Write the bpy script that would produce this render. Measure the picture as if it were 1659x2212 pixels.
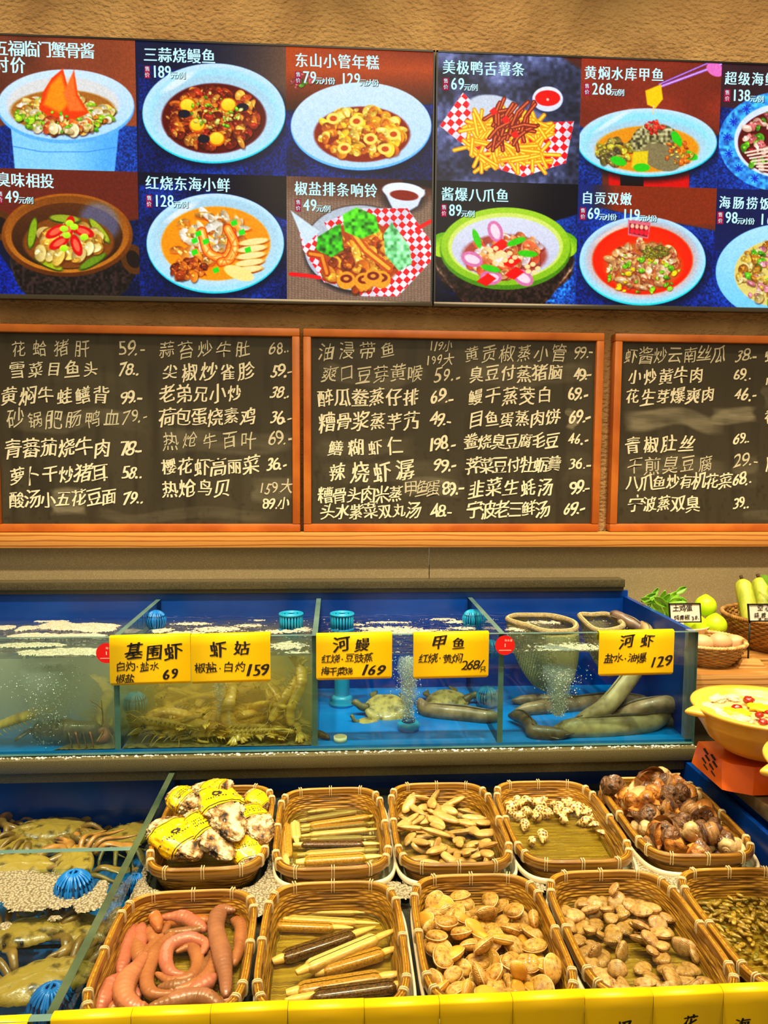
import bpy, math, random
import numpy as np
from mathutils import Vector, Matrix, noise as mnoise

# ------------------------------------------------------------------ scene, camera, light
for o in list(bpy.data.objects):
    bpy.data.objects.remove(o)
SC = bpy.context.scene
COL = SC.collection
PI = math.pi
FPX, FW, FH = 1661.0, 1659, 2212
YAW, PITCH, ROLL = math.radians(3.66), math.radians(4.75), math.radians(.35)
EYE = np.array([0, 0, 1.55])

fwd = np.array([math.sin(YAW) * math.cos(PITCH), math.cos(YAW) * math.cos(PITCH), -math.sin(PITCH)])
rgt = np.array([math.cos(YAW), -math.sin(YAW), 0.0])
upv = np.cross(rgt, fwd)
rgt = math.cos(ROLL) * rgt + math.sin(ROLL) * upv
upv = np.cross(rgt, fwd)
cam_d = bpy.data.cameras.new('camera')
cam = bpy.data.objects.new('camera', cam_d)
COL.objects.link(cam)
cam_d.sensor_fit = 'VERTICAL'
cam_d.sensor_height = 36.0
cam_d.lens = FPX / FH * 36.0
cam_d.clip_start = .05
cam.matrix_world = Matrix(((rgt[0], upv[0], -fwd[0], EYE[0]), (rgt[1], upv[1], -fwd[1], EYE[1]),
                           (rgt[2], upv[2], -fwd[2], EYE[2]), (0, 0, 0, 1)))
SC.camera = cam

SC.view_settings.view_transform = 'Standard'
SC.view_settings.look = 'None'
SC.view_settings.gamma = 1.0
SC.view_settings.use_curve_mapping = False
SC.view_settings.exposure = 0.0
SC.cycles.transparent_max_bounces = 24
SC.cycles.max_bounces = 7
SC.cycles.volume_bounces = 6
SC.cycles.caustics_reflective = False
SC.cycles.caustics_refractive = False
SC.cycles.sample_clamp_indirect = 4.0

world = bpy.data.worlds.new('room_glow')
SC.world = world
world.use_nodes = True
wb = world.node_tree.nodes['Background']
wb.inputs[0].default_value = (1.0, .80, .52, 1)
wb.inputs[1].default_value = .30


def lamp(kind, loc, target, power, color, size, spot=None):
    d = bpy.data.lights.new('ceiling_spot', kind)
    d.energy = power
    d.color = color
    if kind == 'AREA':
        d.shape = 'DISK'
        d.size = size
    if kind == 'SPOT':
        d.shadow_soft_size = size
        d.spot_size = math.radians(spot)
        d.spot_blend = .6
    o = bpy.data.objects.new('ceiling_spot', d)
    COL.objects.link(o)
    o.location = loc
    v = Vector(target) - Vector(loc)
    o.rotation_euler = v.to_track_quat('-Z', 'Y').to_euler()
    return o


WARM = (1.0, .80, .50)
WARM2 = (1.0, .83, .55)
# a row of track spots close to the wall, a second row over the display counter
for lx in (-1.05, -.35, .35, 1.05, 1.75):
    lamp('SPOT', (lx, 1.52, 3.15), (lx, 1.95, 1.3), 27, WARM, .05, 95)
for lx in (-.95, -.35, .25, .85, 1.45):
    lamp('SPOT', (lx, 1.05, 3.05), (lx, 1.42, .9), 136, WARM2, .045, 62)
lamp('AREA', (.3, -.4, 3.1), (.2, 1.5, 1.2), 26, (1.0, .82, .56), 1.6)

# ------------------------------------------------------------------ picture <-> place


def ray(px, py):
    return fwd + rgt * (px - FW / 2) / FPX - upv * (py - FH / 2) / FPX


def on(px, py, axis, value):
    d = ray(px, py)
    return EYE + d * ((value - EYE[axis]) / d[axis])


def proj(P):
    d = np.asarray(P) - EYE
    z = d @ fwd
    return FW / 2 + FPX * (d @ rgt) / z, FH / 2 - FPX * (d @ upv) / z


# ------------------------------------------------------------------ object helpers
def link(o):
    COL.objects.link(o)
    return o


def set_tags(o, label=None, cat=None, group=None, kind=None):
    if label:
        o['label'] = label
    if cat:
        o['category'] = cat
    if group:
        o['group'] = group
    if kind:
        o['kind'] = kind
    return o


def thing(name, label, cat, loc=(0, 0, 0), group=None, kind=None):
    o = link(bpy.data.objects.new(name, None))
    o.empty_display_size = .02
    o.location = loc
    return set_tags(o, label, cat, group, kind)


def mesh(name, V, F, m=None, smooth=True, col=None):
    me = bpy.data.meshes.new(name)
    me.from_pydata([tuple(map(float, v)) for v in V], [], [tuple(int(i) for i in f) for f in F])
    if smooth:
        me.polygons.foreach_set('use_smooth', [True] * len(me.polygons))
    if col is not None:
        a = me.color_attributes.new('paint', 'FLOAT_COLOR', 'POINT')
        c = np.ones((len(V), 4), np.float32)
        c[:, :3] = col
        a.data.foreach_set('color', c.ravel())
    if m:
        for mm in (m if isinstance(m, (list, tuple)) else [m]):
            me.materials.append(mm)
    me.update()
    return me


def part(name, G, m, parent=None, smooth=True, label=None, col=None, auto=None):
    """one mesh object; G = (verts, faces) in world space, or local to its parent's location"""
    V, F = G
    V = np.array(V, float).reshape(-1, 3)
    if parent is not None:
        p = parent
        while p is not None:
            V = V - np.array(p.location)
            p = p.parent
    o = link(bpy.data.objects.new(name, mesh(name, V, F, m, smooth, col)))
    if parent is not None:
        o.parent = parent
    if label:
        o['label'] = label
    if auto:
        sharp(o, auto)
    return o


def sharp(o, deg=35):
    me = o.data
    me.set_sharp_from_angle(angle=math.radians(deg))


def solo(name, G, m, label, cat, group=None, kind=None, smooth=True, base=None, col=None, auto=None):
    """a thing that is a single mesh; its origin goes to its base"""
    V, F = G
    V = np.array(V, float).reshape(-1, 3)
    b = np.array(base) if base is not None else np.array([V[:, 0].mean(), V[:, 1].mean(), V[:, 2].min()])
    o = link(bpy.data.objects.new(name, mesh(name, V - b, F, m, smooth, col)))
    o.location = b
    if auto:
        sharp(o, auto)
    return set_tags(o, label, cat, group, kind)


def struct(name, G, m, smooth=False):
    o = link(bpy.data.objects.new(name, mesh(name, G[0], G[1], m, smooth)))
    o['kind'] = 'structure'
    return o


def dup(root, loc=None, rot=None, scale=None, label=None, group=None):
    r = link(root.copy())
    for ch in root.children:
        c = link(ch.copy())
        c.parent = r
        for g in ch.children:
            d = link(g.copy())
            d.parent = c
    if loc is not None:
        r.location = loc
    if rot is not None:
        r.rotation_euler = rot
    if scale is not None:
        r.scale = scale if hasattr(scale, '__len__') else (scale,) * 3
    if label:
        r['label'] = label
    if group:
        r['group'] = group
    return r


# ------------------------------------------------------------------ geometry helpers -> (V, F)
def joined(*gs):
    V, F, n = [], [], 0
    for v, f in gs:
        v = np.array(v, float).reshape(-1, 3)
        V.append(v)
        F += [tuple(i + n for i in q) for q in f]
        n += len(v)
    return np.concatenate(V), F


def moved(G, loc=(0, 0, 0), rot=None, scale=1.0):
    V = np.array(G[0], float) * np.array(scale)
    if rot is not None:
        from mathutils import Euler
        R = np.array(Euler(rot).to_matrix())
        V = V @ R.T
    return V + np.array(loc), G[1]


def box(x0, x1, y0, y1, z0, z1, b=0.0):
    """box with an optional chamfer b on all edges"""
    if b <= 0:
        V = [(x, y, z) for x in (x0, x1) for y in (y0, y1) for z in (z0, z1)]
        F = [(0, 1, 3, 2), (4, 6, 7, 5), (0, 4, 5, 1), (2, 3, 7, 6), (0, 2, 6, 4), (1, 5, 7, 3)]
        return np.array(V, float), F
    import bmesh
    bm = bmesh.new()
    vs = [bm.verts.new(p) for p in box(x0, x1, y0, y1, z0, z1)[0]]
    for f in box(0, 1, 0, 1, 0, 1)[1]:
        bm.faces.new([vs[i] for i in f])
    bmesh.ops.bevel(bm, geom=bm.edges[:], offset=b, segments=2, affect='EDGES', profile=.5)
    bmesh.ops.recalc_face_normals(bm, faces=bm.faces[:])
    bm.verts.index_update()
    G = (np.array([v.co[:] for v in bm.verts]), [tuple(v.index for v in f.verts) for f in bm.faces])
    bm.free()
    return G


def spline(pts, n):
    """Catmull-Rom through the points, n samples"""
    P = np.array(pts, float)
    if len(P) == 2:
        return P[0] + (P[1] - P[0]) * np.linspace(0, 1, n)[:, None]
    Q = np.vstack([2 * P[0] - P[1], P, 2 * P[-1] - P[-2]])
    out = []
    for t in np.linspace(0, len(P) - 1, n):
        i = min(int(t), len(P) - 2)
        u = t - i
        a, b, c, d = Q[i:i + 4]
        out.append(.5 * (2 * b + (c - a) * u + (2 * a - 5 * b + 4 * c - d) * u * u + (3 * b - a - 3 * c + d) * u ** 3))
    return np.array(out)


def tube(path, rad, n=12, up=(0, 0, 1), closed=False, power=2.0):
    """sweep a (super)ellipse along a path; rad: scalar, (k,) or (k,2) = (side, up)"""
    P = np.array(path, float)
    k = len(P)
    R = np.array(rad, float)
    if R.ndim == 0:
        R = np.full((k, 2), float(R))
    elif R.ndim == 1:
        R = np.stack([R, R], 1)
    if closed:
        T = np.roll(P, -1, 0) - np.roll(P, 1, 0)
    else:
        T = np.gradient(P, axis=0)
    T /= np.linalg.norm(T, axis=1)[:, None] + 1e-12
    V = []
    ang = np.arange(n) * 2 * PI / n
    ca, sa = np.cos(ang), np.sin(ang)
    e = 2.0 / power
    ca, sa = np.sign(ca) * abs(ca) ** e, np.sign(sa) * abs(sa) ** e
    s_old = None
    for i in range(k):
        s = np.cross(T[i], up)
        if np.linalg.norm(s) < .05:
            s = s_old if s_old is not None else np.cross(T[i], (0, 1, .01))
        s = s / np.linalg.norm(s)
        if s_old is not None and s @ s_old < 0 and abs(T[i] @ np.array(up)) > .9:
            s = -s
        s_old = s
        u = np.cross(s, T[i])
        V.append(P[i] + np.outer(ca * R[i, 0], s) + np.outer(sa * R[i, 1], u))
    V = np.concatenate(V)
    F = []
    for i in range(k if closed else k - 1):
        j = (i + 1) % k
        for a in range(n):
            b = (a + 1) % n
            F.append((i * n + a, i * n + b, j * n + b, j * n + a))
    if not closed:
        V = np.vstack([V, P[0], P[-1]])
        c0, c1 = k * n, k * n + 1
        for a in range(n):
            b = (a + 1) % n
            F.append((c0, b, a))
            F.append((c1, (k - 1) * n + a, (k - 1) * n + b))
    return V, F


def lathe(prof, n=40, ax=1.0, ay=1.0):
    """prof: (r, z) from the axis or a rim; closes at r == 0"""
    V, F, rows = [], [], []
    for r, z in prof:
        if r <= 1e-9:
            rows.append([len(V)])
            V.append((0, 0, z))
        else:
            rows.append(list(range(len(V), len(V) + n)))
            V += [(r * ax * math.cos(2 * PI * a / n), r * ay * math.sin(2 * PI * a / n), z) for a in range(n)]
    for A, B in zip(rows, rows[1:]):
        for a in range(n):
            b = (a + 1) % n
            if len(A) == 1 and len(B) == 1:
                continue
            if len(A) == 1:
                F.append((A[0], B[a], B[b]))
            elif len(B) == 1:
                F.append((A[a], B[0], A[b]))
            else:
                F.append((A[a], B[a], B[b], A[b]))
    return np.array(V, float), [f[::-1] for f in F]


def grid(fn, nu, nv, closed_u=False):
    """fn(u, v) -> xyz with u, v in 0..1"""
    V = [fn(i / (nu if closed_u else nu - 1), j / (nv - 1)) for j in range(nv) for i in range(nu)]
    F = []
    for j in range(nv - 1):
        for i in range(nu if closed_u else nu - 1):
            k = (i + 1) % nu
            F.append((j * nu + i, j * nu + k, (j + 1) * nu + k, (j + 1) * nu + i))
    return np.array(V, float), F


def prism(outline, d0, d1, axis=1):
    """extrude a closed outline of (a, b) pairs between d0 and d1 along an axis"""
    n = len(outline)
    mk = {0: lambda a, b, d: (d, a, b), 1: lambda a, b, d: (a, d, b), 2: lambda a, b, d: (a, b, d)}[axis]
    V = [mk(a, b, d0) for a, b in outline] + [mk(a, b, d1) for a, b in outline]
    F = [tuple(range(n)), tuple(range(2 * n - 1, n - 1, -1))]
    F += [(i, n + i, n + (i + 1) % n, (i + 1) % n) for i in range(n)]
    return np.array(V, float), F


def rrect(w, h, r, n=6, cx=0, cy=0):
    out = []
    for sx, sy, a0 in ((1, 1, 0), (-1, 1, 90), (-1, -1, 180), (1, -1, 270)):
        for i in range(n + 1):
            a = math.radians(a0 + 90 * i / n)
            out.append((cx + sx * (w / 2 - r) + r * math.cos(a), cy + sy * (h / 2 - r) + r * math.sin(a)))
    return out


def sellipse(t, a, b, p=4.0):
    c, s = math.cos(t), math.sin(t)
    return a * math.copysign(abs(c) ** (2 / p), c), b * math.copysign(abs(s) ** (2 / p), s)


def sphere(r=1.0, nu=20, nv=12, loc=(0, 0, 0), scale=(1, 1, 1)):
    prof = [(r * math.sin(PI * i / nv), -r * math.cos(PI * i / nv)) for i in range(nv + 1)]
    prof[0] = (0, -r)
    prof[-1] = (0, r)
    V, F = lathe(prof, nu)
    return V * np.array(scale) + np.array(loc), F


# ------------------------------------------------------------------ materials
def lin(c):
    """sRGB 0..255 -> linear"""
    c = np.asarray(c, float) / 255.0
    return np.where(c <= .04045, c / 12.92, ((c + .055) / 1.055) ** 2.4)


def rgba(c):
    return tuple(float(x) for x in lin(c)) + (1.0,)


def nodes(name):
    m = bpy.data.materials.new(name)
    m.use_nodes = True
    nt = m.node_tree
    nt.nodes.clear()
    out = nt.nodes.new('ShaderNodeOutputMaterial')
    return m, nt, out


def N(nt, typ, **kw):
    n = nt.nodes.new('ShaderNode' + typ)
    for k, v in kw.items():
        if k.startswith('i_'):
            key = k[2:]
            n.inputs[int(key) if key.isdigit() else key.replace('_', ' ')].default_value = v
        else:
            setattr(n, k, v)
    return n


def mat(name, c, rough=.5, c2=None, scale=20.0, stretch=(1, 1, 1), detail=3.0, lo=.35, hi=.65, tex='noise',
        bump=0.0, bscale=None, bstretch=None, btex=None, dist=.002, wob=3.0, boff=(0, 0, 0), rand=0.0, spec=.5, metal=0.0, coat=0.0, sub=0.0, c3=None):
    """procedural Principled: two or three tones through a texture, a bump, and a tone shift per object"""
    m, nt, out = nodes(name)
    L = nt.links.new
    b = N(nt, 'BsdfPrincipled')
    b.inputs['Roughness'].default_value = rough
    b.inputs['Specular IOR Level'].default_value = spec
    b.inputs['Metallic'].default_value = metal
    b.inputs['Coat Weight'].default_value = coat
    b.inputs['Coat Roughness'].default_value = .08
    if sub:
        b.inputs['Subsurface Weight'].default_value = sub
        b.inputs['Subsurface Radius'].default_value = (.008, .004, .002)
        b.inputs['Subsurface Scale'].default_value = 1.0
    L(b.outputs[0], out.inputs[0])
    tc = N(nt, 'TexCoord')

    def tx(kind, sc, st, det, off=(0, 0, 0)):
        mp = N(nt, 'Mapping')
        mp.inputs['Location'].default_value = off
        mp.inputs['Scale'].default_value = st
        L(tc.outputs['Object'], mp.inputs[0])
        if kind == 'noise':
            t = N(nt, 'TexNoise')
            t.inputs['Scale'].default_value = sc
            t.inputs['Detail'].default_value = det
            L(mp.outputs[0], t.inputs['Vector'])
            return t.outputs[0]
        if kind == 'voronoi':
            t = N(nt, 'TexVoronoi')
            t.inputs['Scale'].default_value = sc
            L(mp.outputs[0], t.inputs['Vector'])
            return t.outputs['Distance']
        t = N(nt, 'TexWave')
        t.wave_type = 'RINGS' if kind == 'rings' else 'BANDS'
        if kind == 'rings':
            t.rings_direction = 'SPHERICAL'
        else:
            t.bands_direction = {'waveX': 'X', 'waveY': 'Y', 'waveZ': 'Z'}[kind]
        t.inputs['Scale'].default_value = sc
        t.inputs['Distortion'].default_value = wob
        t.inputs['Detail'].default_value = det
        t.inputs['Detail Scale'].default_value = 1.5
        L(mp.outputs[0], t.inputs['Vector'])
        return t.outputs['Fac']
    if c2 is not None:
        r = N(nt, 'ValToRGB')
        r.color_ramp.elements[0].position = lo
        r.color_ramp.elements[1].position = hi
        r.color_ramp.elements[0].color = rgba(c)
        r.color_ramp.elements[1].color = rgba(c2)
        if c3 is not None:
            e = r.color_ramp.elements.new((lo + hi) / 2)
            e.color = rgba(c3)
        L(tx(tex, scale, stretch, detail), r.inputs[0])
        cs = r.outputs[0]
    else:
        rg = N(nt, 'RGB')
        rg.outputs[0].default_value = rgba(c)
        cs = rg.outputs[0]
    if rand:
        oi = N(nt, 'ObjectInfo')
        mr = N(nt, 'MapRange')
        mr.inputs['To Min'].default_value = 1 - rand
        mr.inputs['To Max'].default_value = 1 + rand
        L(oi.outputs['Random'], mr.inputs['Value'])
        hs = N(nt, 'HueSaturation')
        L(mr.outputs[0], hs.inputs['Value'])
        L(cs, hs.inputs['Color'])
        cs = hs.outputs[0]
    L(cs, b.inputs['Base Color'])
    if bump:
        bp = N(nt, 'Bump')
        bp.inputs['Strength'].default_value = bump
        bp.inputs['Distance'].default_value = dist
        L(tx(btex or tex, bscale or scale, bstretch or stretch, detail, boff), bp.inputs['Height'])
        L(bp.outputs[0], b.inputs['Normal'])
    return m


def paint_mat(name, emit=0.0, rough=.6, spec=.3, bump=0.0, bscale=300):
    """base colour (or a screen's light) from the painted attribute"""
    m, nt, out = nodes(name)
    L = nt.links.new
    at = N(nt, 'Attribute', attribute_name='paint')
    b = N(nt, 'BsdfPrincipled')
    b.inputs['Roughness'].default_value = rough
    b.inputs['Specular IOR Level'].default_value = spec
    if emit:
        b.inputs['Base Color'].default_value = (.01, .01, .01, 1)
        L(at.outputs['Color'], b.inputs['Emission Color'])
        b.inputs['Emission Strength'].default_value = emit
    else:
        L(at.outputs['Color'], b.inputs['Base Color'])
    if bump:
        tc = N(nt, 'TexCoord')
        t = N(nt, 'TexNoise')
        t.inputs['Scale'].default_value = bscale
        L(tc.outputs['Object'], t.inputs['Vector'])
        bp = N(nt, 'Bump')
        bp.inputs['Strength'].default_value = bump
        bp.inputs['Distance'].default_value = .001
        L(t.outputs[0], bp.inputs['Height'])
        L(bp.outputs[0], b.inputs['Normal'])
    L(b.outputs[0], out.inputs[0])
    return m


def glow(name, c, strength=1.0):
    m, nt, out = nodes(name)
    e = N(nt, 'Emission')
    e.inputs[0].default_value = rgba(c)
    e.inputs[1].default_value = strength
    nt.links.new(e.outputs[0], out.inputs[0])
    return m


def clear(name, tint=(235, 245, 240), ior=1.45, rough=.02, bump=0.0, bscale=30, gain=1.0, bstretch=(1, 1, 1)):
    """thin clear sheet: straight-through light plus a Fresnel reflection"""
    m, nt, out = nodes(name)
    L = nt.links.new
    t = N(nt, 'BsdfTransparent')
    t.inputs[0].default_value = rgba(tint)
    g = N(nt, 'BsdfGlossy')
    g.inputs['Roughness'].default_value = rough
    g.inputs[0].default_value = (1, 1, 1, 1)
    f0 = ((ior - 1) / (ior + 1)) ** 2
    f = N(nt, 'LayerWeight')
    pw = N(nt, 'Math', operation='POWER')
    pw.inputs[1].default_value = 5.0
    L(f.outputs['Facing'], pw.inputs[0])
    ma = N(nt, 'Math', operation='MULTIPLY_ADD')
    ma.use_clamp = True
    ma.inputs[1].default_value = (1 - f0) * gain * .9
    ma.inputs[2].default_value = f0 * gain
    L(pw.outputs[0], ma.inputs[0])
    mx = N(nt, 'MixShader')
    L(ma.outputs[0], mx.inputs[0])
    L(t.outputs[0], mx.inputs[1])
    L(g.outputs[0], mx.inputs[2])
    if bump:
        tc = N(nt, 'TexCoord')
        mp = N(nt, 'Mapping')
        mp.inputs['Scale'].default_value = bstretch
        L(tc.outputs['Object'], mp.inputs[0])
        tx = N(nt, 'TexNoise')
        tx.inputs['Scale'].default_value = bscale
        tx.inputs['Detail'].default_value = 3
        L(mp.outputs[0], tx.inputs['Vector'])
        bp = N(nt, 'Bump')
        bp.inputs['Strength'].default_value = bump
        bp.inputs['Distance'].default_value = .01
        L(tx.outputs[0], bp.inputs['Height'])
        L(bp.outputs[0], g.inputs['Normal'])
    L(mx.outputs[0], out.inputs[0])
    return m


def murk(name, c, density, aniso=.3):
    m, nt, out = nodes(name)
    v = N(nt, 'VolumePrincipled')
    v.inputs['Color'].default_value = rgba(c)
    v.inputs['Density'].default_value = density
    v.inputs['Anisotropy'].default_value = aniso
    nt.links.new(v.outputs[0], out.inputs['Volume'])
    return m


def netting(name, c, scale):
    """fine knotted net: threads with open holes between them"""
    m, nt, out = nodes(name)
    L = nt.links.new
    tc = N(nt, 'TexCoord')
    v = N(nt, 'TexVoronoi')
    v.inputs['Scale'].default_value = scale
    v.inputs['Randomness'].default_value = .15
    L(tc.outputs['Object'], v.inputs['Vector'])
    r = N(nt, 'ValToRGB')
    r.color_ramp.elements[0].position = .36
    r.color_ramp.elements[1].position = .46
    L(v.outputs['Distance'], r.inputs[0])
    t = N(nt, 'BsdfTransparent')
    b = N(nt, 'BsdfPrincipled')
    b.inputs['Base Color'].default_value = rgba(c)
    b.inputs['Roughness'].default_value = .7
    mx = N(nt, 'MixShader')
    mr = N(nt, 'MapRange')
    mr.inputs['To Min'].default_value = .45
    mr.inputs['To Max'].default_value = 1.0
    L(r.outputs[0], mr.inputs['Value'])
    L(mr.outputs[0], mx.inputs[0])
    L(t.outputs[0], mx.inputs[1])
    L(b.outputs[0], mx.inputs[2])
    L(mx.outputs[0], out.inputs[0])
    return m


rng = np.random.default_rng(7)
random.seed(7)
# ------------------------------------------------------------------ lettering
_GL = {}


def glyph(ch, off=0.0):
    """flat mesh of one character, em = 1, centred on its em box"""
    k = (ch, off)
    if k not in _GL:
        c = bpy.data.curves.new('glyph', 'FONT')
        c.body = ch
        c.offset = off
        c.resolution_u = 3
        c.dimensions = '2D'
        c.fill_mode = 'FRONT'
        o = bpy.data.objects.new('glyph', c)
        me = bpy.data.meshes.new_from_object(o)
        V = np.array([v.co[:2] for v in me.vertices], float).reshape(-1, 2)
        F = [tuple(p.vertices) for p in me.polygons]
        bpy.data.objects.remove(o)
        bpy.data.curves.remove(c)
        bpy.data.meshes.remove(me)
        if len(V):
            V[:, 0] -= (V[:, 0].min() + V[:, 0].max()) / 2
            V[:, 1] -= .33
        _GL[k] = (V, F)
    return _GL[k]


def adv(ch):
    if ord(ch) > 0x2000:
        return 1.0
    return {'.': .28, '-': .42, '/': .4, '·': .5, ' ': .6, '1': .5}.get(ch, .56)


def letters(text, p0, p1, size, off=0.0, wild=0.0, slant=0.0, strike=0.0, seed=0, thick=(1.0, 1.0), spread=True):
    """characters set from p0 to p1 (world points on one vertical plane y = const); wild = how hand-written"""
    rg = random.Random(seed * 7919 + len(text))
    p0, p1 = np.array(p0), np.array(p1)
    w = [adv(c) for c in text]
    tot = sum(w)
    dirv = p1 - p0
    full = np.linalg.norm(dirv)
    dirv = dirv / full
    step = full / tot if spread else size
    at = 0.0
    out = []
    upz = np.array([-dirv[2], 0, dirv[0]])
    for c, a in zip(text, w):
        cx = (at + a / 2) * step
        at += a
        if c == ' ':
            continue
        V, F = glyph(c, off)
        if not len(V):
            continue
        V = V.copy()
        if wild:
            ph = [rg.uniform(0, 6.3) for _ in range(4)]
            amp = .035 * wild
            V2 = V.copy()
            V2[:, 0] += amp * np.sin(V[:, 1] * 6 + ph[0]) + amp * .6 * np.sin(V[:, 0] * 9 + ph[1])
            V2[:, 1] += amp * np.sin(V[:, 0] * 6 + ph[2]) + amp * .6 * np.sin(V[:, 1] * 9 + ph[3]) + V[:, 0] * .09 * wild
            V = V2
            V *= rg.uniform(.9, 1.12)
        V[:, 0] += V[:, 1] * (slant + rg.uniform(-.08, .08) * wild)
        r = rg.uniform(-.06, .06) * wild
        V = V @ np.array([[math.cos(r), math.sin(r)], [-math.sin(r), math.cos(r)]])
        dy = rg.uniform(-.06, .06) * wild
        copies = [0.0] if not strike else [-strike, strike]
        for kk, dx in enumerate(copies):
            Q = p0 + np.array([0, -.00035 * kk, 0]) + np.outer(cx + (V[:, 0] + dx) * size * thick[0], dirv) + np.outer((V[:, 1] + dy) * size * thick[1], upz)
            out.append((Q, F))
    return joined(*out) if out else (np.zeros((0, 3)), [])


# ------------------------------------------------------------------ room
WALL_Y = 2.07
m_stucco = mat('stucco', (186, 148, 92), .85, (162, 124, 74), 9, detail=4, bump=.9, btex='noise', bscale=75, bstretch=(1, 1, 1.5), dist=.012)
m_tile = mat('speckled_tile', (146, 130, 96), .35, (190, 172, 130), 700, detail=2, lo=.5, hi=.72, spec=.4)
m_stone = mat('grey_granite', (80, 75, 48), .35, (112, 103, 68), 520, detail=3, lo=.4, hi=.7, bump=.15, dist=.001)
m_stone_dark = mat('wet_granite', (62, 56, 38), .28, (92, 84, 58), 420, detail=3, lo=.4, hi=.7)
m_floor = mat('floor_tile', (96, 84, 66), .5, (110, 96, 76), 6)

struct('floor', box(-2.2, 2.8, -.8, 2.2, -.06, 0), m_floor)
struct('wall_back', box(-2.2, 2.8, WALL_Y, WALL_Y + .12, 1.28, 3.3), m_stucco)
struct('wall_lower', joined(box(-2.2, 2.8, WALL_Y, WALL_Y + .12, 0, 1.215), box(-2.2, .2545, WALL_Y - .012, WALL_Y, .9, 1.30),
                            box(.257, 2.8, WALL_Y - .012, WALL_Y, .9, 1.30)), m_tile)

m_wood = mat('ledge_wood', (206, 142, 66), .35, (168, 98, 38), 5, stretch=(.45, 3, 5), tex='waveZ', detail=3, c3=(214, 154, 78), lo=.1, hi=.95)
m_frame = mat('frame_wood', (208, 116, 38), .38, (176, 88, 24), 7, stretch=(1.2, 3, 1.2), tex='noise', detail=4)
m_frame_v = m_frame
led = solo('wooden_ledge', box(-1.4, 1.9, 2.022, WALL_Y - .012, 1.287, 1.3265, .002), m_wood,
           'long light wooden ledge on the wall carrying the chalkboards', 'ledge', auto=30)

# ------------------------------------------------------------------ painter for the pictures the screens show and the wiped chalk


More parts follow.
